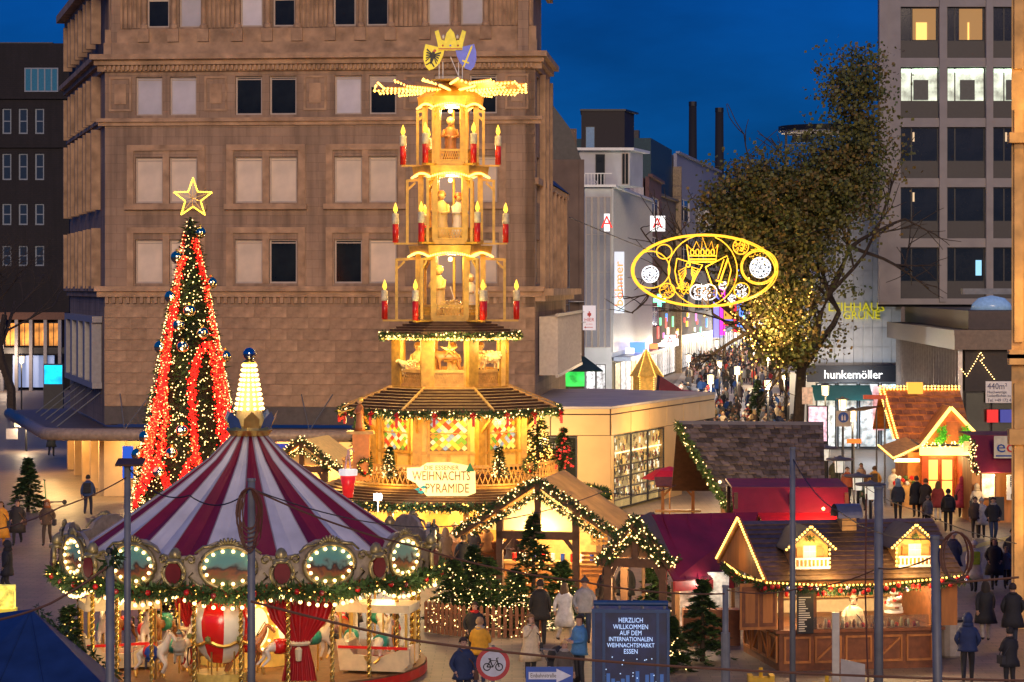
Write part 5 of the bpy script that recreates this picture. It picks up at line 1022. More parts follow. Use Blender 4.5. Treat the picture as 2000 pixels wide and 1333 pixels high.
def pyr_sign():
    d=85.6; c=P(862,938,d); rt=thing('pyramid_sign','glowing cut-out lettering sign on the pyramid balcony rail','sign',(c.x,c.y,c.z)); S=d/F
    pts=[(-1.2,.05),(-1.2,.42),(-.75,.44),(-.5,.6),(.3,.62),(.95,.5),(1.18,.3),(1.2,-.45),(.9,-.56),(-.5,-.56),(-.7,-.35),(-.9,-.1)]
    M().prism(pts,0,.06).build('sign_board',glow('sign_glow',(1,.74,.25),1.25,True),rt); BR=mat('sign_brown',(.28,.12,.02),.5)
    text('DIE ESSENER',.22,BR,rt,(.0,-.02,.42)); text('WEIHNACHTS',.46,BR,rt,(.0,-.02,.13),sx=.68); text('PYRAMIDE',.46,BR,rt,(.2,-.02,-.3),sx=.72)
    g=mat('sign_green',(.03,.3,.08),.5)
    for x,z in ((-.8,-.32),(-.62,-.25),(-.7,-.42)): M().prism([(x-.14,z),(x,z+.06),(x+.14,z),(x,z-.06)],-.03,-.002).build('holly_leaf',mat('holly',(.02,.35,.3),.5),rt)
    M().ball((-.72,-.02,-.33),.05,6).build('holly_berry',RED,rt)
    M().prism([(.85,.3),(1.15,.3),(1.0,.62)],-.03,-.004).build('fir_emblem',g,rt)
pyr_sign()
# the things on the balcony
for i,(u,v,hh,lab) in enumerate(((760,936,1.15,'slim lit potted fir on the pyramid rail beside the wreath'),(975,934,1.15,'slim lit potted fir on the pyramid rail beside the right window'),(716,933,1.1,'slim lit potted fir at the pyramid rail corner under the trumpeter'))):
    p=P(u,v,86.6 if i<2 else 88.5); fir(lab,p,hh,.3,30+i,700,60,WARMW,'little firs on the pyramid rail',.022,.16,'potted_fir'); 
for u,v,lab in ((713,912,'round fir wreath hanging on the left of the pyramid rail'),(1035,908,'round fir wreath hanging on the right of the pyramid rail')):
    dd=87.7; c=P(u,v,dd); t=thing('wreath',lab,'wreath',c,0,'wreaths on the pyramid rail'); pts=[(.22*math.cos(a),-.05,.26*math.sin(a)) for a in [2*PI*i/16 for i in range(17)]]; garland(pts,t,.07,260,.09,name='greenery'); bulbs(around(pts,.12,.06),.022,WARM,t); M().octa((0,-.1,-.22),.07).build('bow',RED,t)
for u,v,dd,h,r_,lab,sd in ((1050,905,92,2.3,.75,'bushy warm lit fir on the balcony right of the glazed room',41),(706,900,91,2.2,.5,'lit fir on the balcony behind the trumpet figure',42)):
    fir(lab,P(u,v+10,dd),h,r_,sd,1500,260,WARM,'firs on the pyramid balcony',.03,.22)
fir('fir with red baubles at the balcony end by the pavilion',P(1100,918,90.2),1.55,.45,43,900,60,glow('bauble_red_glow',(.9,.05,.04),.8),'firs on the pyramid balcony',.05,.2)
def trumpeter():
    d=88; c=P(703,872,d); rt=thing('trumpet_figure','carved figure blowing a golden trumpet on a pedestal at the balcony end','figure',c)
    M().box(-.25,.35,-.3,.3,-1.2,.45).build('pedestal',mat('pedestal_orange',(.6,.2,.04),.5),rt); M().box(-.45,.5,-.4,.4,.45,.55).build('pedestal_top',WOODL,rt)
    b=carved(0,0); o=b.build('body',[mat('fig_robe',(.55,.18,.05),.5),CSK,mat('fig_gold',(.8,.5,.08),.4)],rt,(0,0,.55),R(-60),smooth=True); o.scale=(.75,)*3
    M().lathe([(.02,0),(.025,.35),(.06,.48),(.14,.58)],10).build('trumpet',GOLD,rt,(-.2,-.1,1.35)).rotation_euler=(0,R(-105),0)
CSK=mat('carve_skin2',(.62,.36,.16),.5); trumpeter()
bk=thing('stocking_lantern','big red cup shaped lantern with white rim beside the pyramid','decoration',P(680,972,80)); M().lathe([(.16,0),(.2,.35),(.27,.75)],14).build('cup',mat('cup_red',(.75,.02,.02),.3,es=.5),bk,smooth=True); M().lathe([(.3,.72),(.31,.9),(.27,.92)],14).build('rim',mat('rim_white',(.9,.88,.85),.4,es=.5),bk); M().cyl((0,0,-3.18),(0,0,.01),.05).build('pole',STEEL,bk)
for x,t in ((-.1,.1),(.08,-.08)): M().tube([(x,0,.9),(x+t*.5,0,1.3),(x+t,0,1.55),(x+t+.12,0,1.6),(x+t+.18,0,1.48)],.03,6).build('candy_cane',mat('cane_pink',(.8,.5,.5),.3),bk)
fl=thing('floodlight','glaring white floodlight on the lower pyramid roof edge','floodlight',P(738,972,84.2)); M().box(-.14,.14,-.05,.1,-.1,.14).build('housing',STEEL,fl); M().box(-.11,.11,-.07,-.052,-.07,.11).build('lens',glow('flood_white',(1,.95,.85),25),fl); M().cyl((0,.05,-.5),(0,.05,-.1),.03).build('stand',STEEL,fl); lamp('flood_lamp',(0,-.4,0),120,(1,.93,.8),fl,.1)
# ================================================================= carousel
def carousel():
    d=64.0; C=Vector((X(487,d),d,0)); rt=thing('carousel','nostalgic merry-go-round with striped canopy, lit medallions and wooden horses','carousel',C); zz=lambda v:Z(v,d)
    CANW=mat('canvas_white',(.6,.58,.6),.6,var=.2,sc_=1.2,bump=.5,bsc=2); CANR=mat('canvas_maroon',(.2,.008,.03),.55,var=.25,sc_=1.2,bump=.5,bsc=2)
    CARV=mat('carved_cream',(.32,.26,.2),.45,var=.3,sc_=7,bump=.3); CG=mat('carved_gold',(.36,.29,.13),.35,metal=.5,var=.35,sc_=7,bump=.3)
    # canopy: 32 gores with slight sag
    prof=[(4.3,3.3),(3.0,4.16),(2.0,4.85),(1.05,5.55),(.3,6.3)]
    q=M(); n=112; vs=[]; ci=[]
    for i,(r,z) in enumerate(prof):
        for j in range(n): k=1-math.cos((j%4)/4*2*PI); g=.011*k*(1+.5*math.sin(j*1.3)); a=R(3)+2*PI*j/n; vs.append((r*(1-g)*math.cos(a),r*(1-g)*math.sin(a),z-.045*k*min(1,i+.6)))
    for half in (0,1): q.add(vs,[(i*n+j,i*n+(j+1)%n,(i+1)*n+(j+1)%n,(i+1)*n+j) for i in range(len(prof)-1) for j in range(n) if (j//4)%2==half],half)
    q.build('canopy',[CANW,CANR],rt)
    for j in range(28): a=R(3)+2*PI*j/28; M().tube([((r+.006)*math.cos(a),(r+.006)*math.sin(a),z+.006) for r,z in prof],.016,4).build('seam',mat('seam_grey',(.3,.25,.27),.7),rt)
    n=12
    M().lathe([(4.28,3.24),(4.37,3.28),(4.32,3.38)],28,cap=False,rot=R(3)).build('canopy_hem',mat('hem_pink',(.4,.15,.13),.6),rt)
    # finial with bulbs
    M().lathe([(.5,6.15),(.62,6.3),(.55,6.42)],12).build('finial_collar',GOLD,rt)
    for i in range(8):
        a=2*PI*i/8+.2; T=TR(0,0,a); M(T).add([(.52,-.2,6.3),(.52,.2,6.3),(.66,.2,6.6),(.74,0,6.8),(.66,-.2,6.6),(.44,0,6.3)],[(0,1,2,3,4),(0,5,1),(1,5,2),(2,5,3),(3,5,4),(4,5,0)]).build('crown_leaf',mat('leaf_blue',(.06,.12,.3),.35) if i%2 else GOLD,rt)
    M().lathe([(.42,6.4),(.3,6.9),(.22,7.4),(.16,8.0)],12).build('finial',mat('finial_lit',(.8,.55,.2),.4,es=.15),rt,smooth=True)
    pts=[]
    for k in range(10):
        z=6.85+k*.125; r=.36-.2*k/9
        for i in range(12): a=2*PI*i/12; pts.append((r*math.cos(a),r*math.sin(a),z))
    bulb_each(pts,.045,WARMW,rt); lamp('finial_lamp',(0,-.9,7.2),7,(1,.78,.4),rt)
    M().lathe([(.1,7.98),(.2,8.05),(.1,8.12)],10).build('finial_neck',GOLD,rt); M().ball((0,0,8.27),.17,14).build('mirror_ball',mat('mirror_ball',(.45,.47,.55),.08,metal=1,var=.3,sc_=30),rt,smooth=True)
    # rounding boards
    n=12; Rr=4.72; zc=3.25; L=2*Rr*math.tan(PI/n)
    PIC=mat('painted_scene',(.22,.36,.36),.25,var=.6,sc_=3.5)
    nt_=PIC.node_tree; N_=nt_.nodes.new; tc_=N_('ShaderNodeTexCoord'); sp_=N_('ShaderNodeSeparateXYZ'); nz_=N_('ShaderNodeTexNoise'); nz_.inputs['Scale'].default_value=4; oi_=N_('ShaderNodeObjectInfo'); nz_.noise_dimensions='4D'; nt_.links.new(oi_.outputs['Random'],nz_.inputs['W']); nt_.links.new(tc_.outputs['Generated'],nz_.inputs['Vector']); nt_.links.new(tc_.outputs['Generated'],sp_.inputs[0])
    ad_=N_('ShaderNodeMath'); ad_.operation='MULTIPLY_ADD'; nt_.links.new(nz_.outputs[0],ad_.inputs[0]); ad_.inputs[1].default_value=.7; nt_.links.new(sp_.outputs[2],ad_.inputs[2]); cr_=N_('ShaderNodeValToRGB'); e_=cr_.color_ramp.elements
    for i_,(p_,c_) in enumerate(((.3,(.25,.2,.04)),(.5,(.06,.09,.03)),(.68,(.2,.07,.03)),(.8,(.04,.03,.03)),(.9,(.12,.2,.2)),(1.0,(.1,.26,.27)))): q_=e_[i_] if i_<2 else e_.new(p_); q_.position=p_; q_.color=(*c_,1)
    nt_.links.new(ad_.outputs[0],cr_.inputs[0]); nt_.links.new(cr_.outputs[0],nt_.nodes['Principled BSDF'].inputs['Base Color'])
    for i in range(n):
        a=-PI/2+2*PI*i/n; T=TR(Rr*math.cos(a),Rr*math.sin(a),a+PI/2); rz=a+PI/2
        bd=M(T).prism([(-L/2+.005,zc-.42),(L/2-.005,zc-.42),(L/2-.005,zc+.25),(.75,zc+.3),(.62,zc+.48),(.3,zc+.62),(-.3,zc+.62),(-.62,zc+.48),(-.75,zc+.3),(-L/2+.005,zc+.25)],0,.1).build('rounding_board',CARV,rt)
        N_=26; el=[(.64*math.cos(t),.47*math.sin(t)) for t in [2*PI*j/N_ for j in range(N_)]]
        me=M(T@Matrix.Translation((0,0,zc))).prism(el,-.06,-.004).build('medallion',PIC,rt)
        M(T@Matrix.Translation((0,0,zc))).tube([(.68*math.cos(t),-.08,.51*math.sin(t)) for t in [2*PI*j/28 for j in range(29)]],.055,6).build('medallion_frame',CG,rt,smooth=True)
        Ti=T
        bulb_each([Ti@Vector((.57*math.cos(t),-.1,zc+.4*math.sin(t))) for t in [2*PI*j/14 for j in range(14)]],.045,WARMW,rt)
        q=M(T)   # scroll crest and shell above, scrolls at the sides
        for j in range(9): t=PI*(j+.5)/9; q.tube([(.1*math.cos(t),-.06,zc+.52+.04*math.sin(t)),(.3*math.cos(t),-.1,zc+.52+.2*math.sin(t))],.042,5,r1=.03)
        for sg in (-1,1):
            q.tube([(sg*(.9+.13*math.cos(t)*(1-t/9)),-.05,zc+.18+.13*math.sin(t)*(1-t/9)) for t in [k*.7 for k in range(10)]],.035,5); q.tube([(sg*.45,-.06,zc-.5),(sg*.75,-.08,zc-.42),(sg*.95,-.06,zc-.22),(sg*.85,-.06,zc-.12)],.05,5,r1=.025); q.tube([(sg*.3,-.06,zc+.52),(sg*.6,-.08,zc+.5),(sg*.8,-.06,zc+.34)],.045,5,r1=.03)
        q.build('carved_scrolls',CG,rt,smooth=True)
        # domed shield between boards
        b=a+PI/n; T2=TR(Rr*1.045*math.cos(b),Rr*1.045*math.sin(b),b+PI/2); q=M(T2)
        q.lathe([(.12,zc+.18),(.15,zc+.27),(.14,zc+.36),(.08,zc+.45),(.02,zc+.48)],10,(0,0,0),0).lathe([(.22,zc+.12),(.22,zc+.2)],10); q.tube([(.26*math.cos(t),-.1,zc-.12+.32*math.sin(t)) for t in [2*PI*j/16 for j in range(17)]],.06,6); q.build('carved_shield',CG,rt,smooth=True)
        M(T2@Matrix.Translation((0,-.1,zc-.12))).prism([(.2*math.cos(t),.26*math.sin(t)) for t in [2*PI*j/12 for j in range(12)]],-.05,.04).build('shield_field',mat('shield_red',(.18,.02,.02),.35),rt)
        M(T).prism([(-L/2+.05,zc-.42),(L/2-.05,zc-.42),(L/2-.05,zc-.62),(L*.25,zc-.8),(0,zc-.92),(-L*.25,zc-.8),(-L/2+.05,zc-.62)],.02,.06).build('valance',mat('valance_red',(.5,.05,.02),.4),rt)
        # festoon bulbs
        fp=[T@Vector((-L/2+L*k/11,-.12,zc-.66-.32*math.sin(PI*(k+.5)/12))) for k in range(12)]; bulb_each(fp,.05,WARMW,rt)
        gp=[T@Vector((-L/2+L*k/8,-.14,zc-.52-.14*math.sin(PI*k/8))) for k in range(9)]; garland(gp,rt,.25,340,.16,m=mat('garland_mid',(.05,.1,.028),.6,var=.5,sc_=8)); bulbs(around(gp,.1,.22),.025,WARM,rt)
        for k in (1,3,6): M().ball(gp[k]+(gp[k]-Vector((0,0,gp[k].z))).normalized()*.16,.075,8).build('bauble',RED if k!=3 else mat('bauble_dark',(.2,.02,.02),.2),rt,smooth=True)
    M().lathe([(4.68,2.65),(4.68,2.72),(.5,3.35),(.5,3.25)],32,cap=False).build('ceiling',mat('ceiling_cream',(.7,.55,.3),.5),rt)
    M().lathe([(4.6,.0),(4.6,.32),(.4,.32)],48,cap=False).build('platform',mat('platform_boards',(.18,.09,.04),.6,var=.3),rt)
    M().lathe([(4.63,.05),(4.63,.28)],48,cap=False).build('platform_skirt',RED,rt)
    # mirrored centre with glowing ovals
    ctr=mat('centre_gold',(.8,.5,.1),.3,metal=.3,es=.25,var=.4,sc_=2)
    M().lathe([(1.5,.32),(1.5,2.6),(1.65,2.9)],12).build('centre_drum',ctr,rt)
    for i in range(12):
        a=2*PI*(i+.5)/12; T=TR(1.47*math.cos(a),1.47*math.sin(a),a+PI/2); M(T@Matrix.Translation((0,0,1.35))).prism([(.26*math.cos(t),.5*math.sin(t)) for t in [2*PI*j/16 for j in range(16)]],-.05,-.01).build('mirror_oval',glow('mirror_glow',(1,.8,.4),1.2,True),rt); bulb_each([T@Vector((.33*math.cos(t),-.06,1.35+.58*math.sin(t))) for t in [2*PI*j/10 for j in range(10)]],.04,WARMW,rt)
    for i in range(10):
        a=2*PI*i/10+.25; lamp('carousel_lamp',(3.7*math.cos(a),3.7*math.sin(a),2.55),30,(1,.7,.32),rt,.15)
    for i in range(12):
        if i in (6,7,8,9,10): 
            a=-PI/2+2*PI*(i-8)/12; lamp('board_lamp',(5.6*math.cos(a),5.6*math.sin(a),2.5),12,(1,.78,.45),rt,.3)
    # twisted brass poles round the rim
    tw=M()
    for k in range(2): tw.tube([(.035*math.cos(t*5+k*PI),.035*math.sin(t*5+k*PI),.32+2.45*t/9) for t in [j*.25 for j in range(37)]],.035,5)
    tw=tw.mesh('twisted_pole',mat('brass',(.75,.55,.16),.25,metal=.8),True)
    for i in range(24): a=2*PI*i/24+.06; link('twisted_pole',tw,rt,(4.4*math.cos(a),4.4*math.sin(a),0))
    # horses, each with saddle and pole
    HW=mat('horse_white',(.75,.68,.58),.35,var=.12); HM=mat('mane',(.55,.45,.33),.6); HB=mat('horse_brown',(.3,.12,.04),.35)
    hm=[HORSE.mesh('horse',[m1,m2,BLACK,GOLD],True) for m1,m2 in ((HW,HM),(HB,BLACK),(HW,HB))]
    sad=M().lathe([(.235,-.16),(.25,0),(.235,.16)],10).mesh('saddle',RED,True); sad2=M().lathe([(.235,-.16),(.25,0),(.235,.16)],10).mesh('saddle',mat('saddle_teal',(.02,.25,.2),.4),True)
    seats=[]
    k=0
    for ring,rr,cnt in ((0,3.75,14),(1,2.7,9)):
        for i in range(cnt):
            a=2*PI*(i+.35*ring)/cnt-.35
            if ring==0 and i in (9,13): continue
            lx,ly=rr*math.cos(a),rr*math.sin(a); z=.22+.1*(k%3)
            o=link('horse',hm[k%3 if k%3 else 0],rt,(lx,ly,z),a+PI); o.scale=(.8,)*3; sd=link('saddle',sad if k%2 else sad2,o,(0,.08,.95),rot=(R(90),0,0)); 
            link('pole',M().cyl((0,0,-1.2+.9),(0,0,2.3),.03,n=6).mesh('pole',GOLD),o,(0,-.1,.0)); seats.append((C+Vector((lx,ly,z)),a)); k+=1
    # balloon gondola
    def gondola(x,y,z):
        q=M(); q.lathe([(.02,-.85),(.3,-.8),(.52,-.55),(.72,-.1),(.75,.25),(.62,.58),(.35,.8),(.02,.87)],24,alt=[0,0,0,1,1,1],cap=False); o=q.build('balloon',[mat('balloon_white',(.8,.74,.6),.18,var=.05),mat('balloon_red',(.7,.02,.015),.18,var=.05)],rt,(x,y,z),R(12),smooth=True)
        sw=[]
        for j in range(33): a=2*PI*j/32; sw.append((.74*math.cos(a),.74*math.sin(a),-.2-.14*abs(math.sin(a*3))))
        M().tube(sw,.045,5).build('swag',GOLD,o); 
        for j in range(6): a=2*PI*j/6; M().ball((.77*math.cos(a),.77*math.sin(a),-.16),.08,6).build('rosette',mat('rosette',(.2,.22,.06),.4),o)
        M().lathe([(.5,-1.55),(.62,-1.5),(.66,-1.05),(.58,-1.05)],14).build('basket',mat('basket_gold',(.7,.5,.12),.4,var=.3),o)
        for j in range(6): a=2*PI*j/6; M().cyl((.55*math.cos(a),.55*math.sin(a),-1.1),(.55*math.cos(a),.55*math.sin(a),-.5),.02).build('rope',GOLD,o)
    gondola(X(432,60.2)-C.x,60.2-d,Z(1228,60.2))
    # red velvet curtains gathered round posts
    def curtain(x,y,w,h0):
        q=M(); k=28
        rows=[(1,2.72),(.95,2.2),(.8,1.85),(.32,1.35),(.28,1.2),(.4,.8),(.5,.34)]
        vs=[(x+w*r_*(-.5+j/(k-1)),y-.12*math.sin(j*1.7)*r_-.1*r_,z) for r_,z in rows for j in range(k)]
        q.add(vs,[(i*k+j,i*k+j+1,(i+1)*k+j+1,(i+1)*k+j) for i in range(len(rows)-1) for j in range(k-1)]); q.build('curtain',mat('velvet_red',(.35,.008,.012),.4,var=.25,sc_=4),rt,smooth=True)
        M().tube([(x+.24*math.cos(t),y-.12+.16*math.sin(t),1.28) for t in [2*PI*j/10 for j in range(11)]],.05,5).build('tie_back',mat('tassel',(.7,.6,.4),.5),rt); M().lathe([(.02,0),(.07,.02),(.09,.3),(.03,.36)],8,(x,y-.28,.85)).build('tassel',mat('tassel',(.7,.6,.4),.5),rt)
    curtain(X(585,60.4)-C.x,60.4-d,1.75,0); curtain(X(372,63)-C.x,63-d,.95,0)
    # sleighs: white shell seats with canopy
    def sleigh(u,dd,rz):
        x=X(u,dd)-C.x; y=dd-d; T=TR(x,y,rz); SL=mat('sleigh_cream',(.6,.48,.3),.35)
        sh=M(T).prism([(-.85,.4),(.75,.4),(.95,.6),(.95,1.0),(.6,.9),(.2,.75),(-.5,.8),(-.8,1.2),(-.95,1.15)],-.5,-.42).prism([(-.85,.4),(.75,.4),(.95,.6),(.95,1.0),(.6,.9),(.2,.75),(-.5,.8),(-.8,1.2),(-.95,1.15)],.42,.5).box(-.8,.8,-.42,.42,.38,.5).box(-.8,-.65,-.42,.42,.5,1.1); o=sh.build('sleigh',SL,rt)
        M(T).box(-.6,.7,-.44,.44,.56,.66).build('sleigh_cushion',RED,o); M(T).box(-.9,.9,-.52,-.505,.95,1.02).build('sleigh_trim',RED,o)
        q=M(T).box(-.95,.95,-.55,.55,1.86,2.06); q.prism([(-.95,2.06),(-.7,2.06),(-.75,2.3),(-.82,2.5),(-.9,2.3)],-.55,-.5).prism([(-.6,2.06),(-.3,2.06),(-.45,2.35)],-.55,-.5); q.build('sleigh_roof',mat('roof_cream',(.6,.5,.34),.4),o)
        for a_ in (-.85,.85):
            for b_ in (-.45,.45): M(T).cyl((a_,b_,.5),(a_,b_,1.86),.035).build('sleigh_post',GOLD,o)
        q=M(T)
        for sg in (-1,1): q.tube([(.0+sg*(.05+.14*math.sin(t)),-.53,.6+.1*t) for t in [k*.35 for k in range(6)]],.03,5)
        q.build('scroll_work',GOLD,o)
    sleigh(232,62.5,R(20)); sleigh(738,62,R(-12)); 
    lamp('front_lamp',(0,-3.4,2.5),25,(1,.76,.42),rt,.15)
    return C,seats
CAR,SEATS=carousel()
# riders on the carousel
person('small child in blue jacket riding a carousel horse',0,0,200,'sit',(.02,.07,.35),1,(.05,.05,.08),'short',(.55,.38,.2),1.05,at=P(296,1300,60.6)-Vector((0,0,.4)))
person('child in pale grey snowsuit and dark hat on a carousel horse',0,0,190,'sit',(.4,.4,.38),1,(.4,.4,.38),'hat',(.08,.12,.16),1.15,at=P(350,1290,61)-Vector((0,0,.42)))
person('person in pink coat sitting in the red carousel sleigh',0,0,20,'sit',(.5,.3,.3),1,(.05,.05,.06),'long',(.3,.2,.1),1.65,at=P(645,1290,63)-Vector((0,0,.2)))
person('person in dark coat standing inside the carousel beside the curtain',0,0,30,'pocket',(.05,.04,.04),.7,(.03,.03,.04),'short',(.04,.03,.02),1.72,at=Vector((X(690,66),66,.33)))
# ================================================================= big christmas tree
def xmas_tree():
    d=100.; C=Vector((X(372,d),d,0)); rt=thing('christmas_tree','towering christmas tree wrapped in white fairy lights and red light chains','christmas tree',C); zz=lambda v:Z(v,d)
    h=zz(424); rad=lambda z:max(.12,2.5*(1-z/h)**.92+.1)
    rs=random.Random(11); b=M()
    for i in range(15000):
        t=1-rs.random()**.55; z=h*t; a=rs.random()*2*PI; r=rad(z)*rs.uniform(.55,1.03); p=Vector((r*math.cos(a),r*math.sin(a),z)); e=Vector((math.cos(a+rs.gauss(0,.7)),math.sin(a+rs.gauss(0,.7)),rs.uniform(-.5,.3))).normalized(); L=rs.uniform(.16,.34); w=e.cross(Vector((rs.random(),rs.random(),1))).normalized()*L*.2
        b.add([p-w,p+w,p+e*L],[(0,1,2)],0 if rs.random()<.7 else 1)
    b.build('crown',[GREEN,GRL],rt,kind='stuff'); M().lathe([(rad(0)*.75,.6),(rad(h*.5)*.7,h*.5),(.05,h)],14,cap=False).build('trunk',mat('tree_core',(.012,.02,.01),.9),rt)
    pts=[]
    for i in range(2300): t=1-rs.random()**.55; z=h*t; a=rs.random()*2*PI; r=rad(z)*1.03; pts.append((r*math.cos(a),r*math.sin(a),z))
    bulbs(pts,.026,WARMW,rt)
    # red chains: measured paths on the cone (u,v), closed over the top
    paths=[[(384,468),(393,500),(405,545),(415,590),(424,640),(433,690),(440,740),(446,790),(450,830),(452,880),(440,905),(428,935)],[(362,500),(352,540),(346,590),(338,650),(331,690),(325,740),(318,800),(308,850),(297,900),(285,940),(272,985)],[(410,668),(398,685),(390,710),(385,750),(387,800),(390,845),(396,880),(405,915),(412,950)],[(410,668),(420,690),(428,730),(434,780),(438,830),(446,870)],[(335,690),(328,750),(334,800),(328,860),(320,890),(335,920),(348,960)],[(396,880),(380,900),(365,940),(352,985)],[(320,890),(300,930),(283,960)],[(325,740),(312,790),(300,850),(290,890)]]
    rp=[]
    for k,pa in enumerate(paths):
        for (u0,v0),(u1,v1) in zip(pa,pa[1:]):
            n=int(math.hypot(u1-u0,v1-v0)*3.0)
            for i in range(n):
                t=i/n; u=u0+(u1-u0)*t+rs.gauss(0,4.2); v=v0+(v1-v0)*t+rs.gauss(0,1.5); z=zz(v)+.1; r=rad(z)*1.04; x=max(-r*.98,min(r*.98,X(u,d)-C.x)); y=-math.sqrt(max(0,r*r-x*x)); rp.append(Vector((x,y,zz(v))))
                if i%2==0: rp.append(Vector((-x*.9,-y,zz(v)+.3)))
    bulbs([p for i,p in enumerate(rp) if i%9],.033,REDL,rt,'red_light_chain'); bulbs(rp[::9],.034,glow('bulb_orange',(1,.16,.04),4),rt,'orange_light_chain')
    for z in (2,4.5,7,9.5): lamp('tree_lamp',(-.4,-rad(z)-.9,z),42,(1,.62,.3),rt,.4)
    lamp('red_lamp',(-1.4,-rad(3)-.3,3),30,(1,.06,.03),rt,.4)
    # star
    zs=zz(388); st=[]
    for i in range(11): a=PI/2+2*PI*i/10; r=.82 if i%2==0 else .33; st.append(Vector((r*math.cos(a)+.1,-.05,zs+r*math.sin(a))))
    q=M().tube(st,.02,5); 
    for i in range(0,10): q.beam((.1,-.25 if i%2 else -.05,zs),st[i],.015,.015)
    s_=q.build('star_frame',GOLD,rt); bulbs(resample(st,.075)+[p+Vector((0,.12,0)) for p in resample(st,.075)],.033,glow('star_yellow',(1,.66,.05),6),rt,'star_lights')
    BA=mat('mirror_bauble',(.75,.68,.45),.07,metal=1,var=.15,sc_=9); bm=M().ball((0,0,0),.26,16).mesh('sphere',BA,True); cap=M().lathe([(.06,.24),(.06,.32),(.02,.34)],8).mesh('cap',GOLD)
    for u,v in ((394,455),(348,503),(414,553),(377,607),(357,635),(402,650),(366,676),(319,677),(441,696),(369,836),(350,878),(293,850),(325,915),(276,885),(338,580)):
        z=zz(v); r=rad(z)*1.05+.12; x=max(-r,min(r,X(u,d)-C.x)); y=-math.sqrt(max(0,r*r-x*x)); t=thing('bauble','mirror gold bauble hanging on the towering christmas tree','bauble',C+Vector((x,y,z)),0,'baubles on the towering tree'); link('sphere',bm,t); link('cap',cap,t)
xmas_tree()
# ================================================================= street ellipse of light
def ellipse():
    d=132.; c=P(1376,529,d); rt=thing('light_ellipse','huge golden oval light sculpture with crown and shields hung over the street','light sculpture',c); s=d/F
    GL=glow('neon_gold',(1,.5,.03),1.5); WL=glow('neon_white',(.85,.92,1),1.3)
    def tb(pts,r=.034,m=GL,name='light_tube'): return M().tube([((u-1376)*s,y,-(v-529)*s) for u,v,y in pts],r,5).build(name,m,rt)
    def ell(cu,cv,a,b,n=40,y=0,r=.034,m=GL): return tb([(cu+a*math.cos(2*PI*i/n),cv+b*math.sin(2*PI*i/n),y) for i in range(n+1)],r,m,'light_ring')
    for k in (1,.965): ell(1376,529,143*k,71*k,64,.0 if k==1 else .12)
    ell(1376,529,140,69,64,.35,.035)
    tb([(1380-75*math.cos(t),529-71*math.sin(t),0) for t in [R(-70+i*12) for i in range(13)]]); tb([(1372+68*math.cos(t),529-70*math.sin(t),0) for t in [R(-75+i*12) for i in range(13)]])
    ell(1271,527,37,36); ell(1483,522,36,34); ell(1483,522,33,31,y=.1); ell(1297,492,15,14); ell(1447,482,15,15); ell(1449,568,15,15); ell(1303,568,15,14)
    ell(1385,571,15,15,m=WL); ell(1362,571,14,14,m=WL)
    for cu,cv,n,rr,m in ((1270,536,120,17,WL),(1485,523,220,20,WL),(1447,482,90,13,GL),(1303,570,60,13,GL),(1449,568,60,13,WL),(1372,572,160,17,WL),(1335,565,80,14,GL),(1412,558,40,9,WL),(1430,583,40,8,WL),(1483,500,50,20,GL)):
        rs=random.Random(int(cu)); pts=[]
        for i in range(n): a=rs.random()*2*PI; q=math.sqrt(rs.random()); pts.append(((cu-1376+rr*q*math.cos(a))*s,rs.uniform(-.1,.1),-(cv-529+rr*q*math.sin(a))*s))
        bulbs(pts,.035,m,rt,'sparkle_lights')
    for r_ in (20,13,7): ell(1485,523,r_,r_,24,0,.03,WL); ell(1270,536,r_*.8,r_*.8,24,0,.03,WL)
    tb([(1346,512,0),(1341,478,0),(1352,490,0),(1360,472,0),(1370,490,0),(1372,464,0),(1382,490,0),(1390,472,0),(1394,490,0),(1402,478,0),(1398,512,0),(1346,512,0)]); tb([(1345,500,0),(1400,500,0)]); tb([(1344,507,0),(1399,507,0)],.05)
    for u in (1352,1362,1372,1382,1392): ell(u,493,3.5,6,10,0,.03)
    tb([(1322,505,0),(1318,530,0),(1322,552,0),(1335,575,0),(1350,558,0),(1372,518,0),(1345,512,0),(1322,505,0)]); tb([(1378,522,0),(1420,500,0),(1428,528,0),(1422,555,0),(1408,580,0),(1390,555,0),(1378,522,0)])
    for i in range(5): tb([(1340,522+i*3,0),(1325+i,530+i*7,0),(1330+i*2,546+i*4,0)],.03); tb([(1350,522+i*3,0),(1364-i*2,526+i*6,0),(1352-i,546+i*4,0)],.03)
    ell(1344,518,4,4,10,0,.04); tb([(1422,505,0),(1404,558,0)],.05); tb([(1414,507,0),(1402,545,0)],.03); tb([(1398,548,0),(1414,552,0)],.04)
    LB=mat('letter_brown',(.35,.2,.03),.5)
    for ch,u,v,sx in (('E',1364,572,1),('S',1375,569,-1),('S',1384,576,-1),('E',1394,573,-1),('N',1377,590,1)): text(ch,.62,LB,rt,((u-1376)*s,-.12,-(v-529)*s),sx=sx,ext=.04)
    M().tube([P(1112,425,118)-c,P(1200,462,126)-c,((1262-1376)*s,0,-(487-529)*s)],.025,4).build('hanger_cable',BLACK,rt); M().tube([P(1745,420,140)-c,P(1600,450,136)-c,((1490-1376)*s,0,-(487-529)*s)],.025,4).build('hanger_cable',BLACK,rt)
    lamp('sculpture_lamp',(0,-.8,0),90,(1,.65,.2),rt,.6)
ellipse()
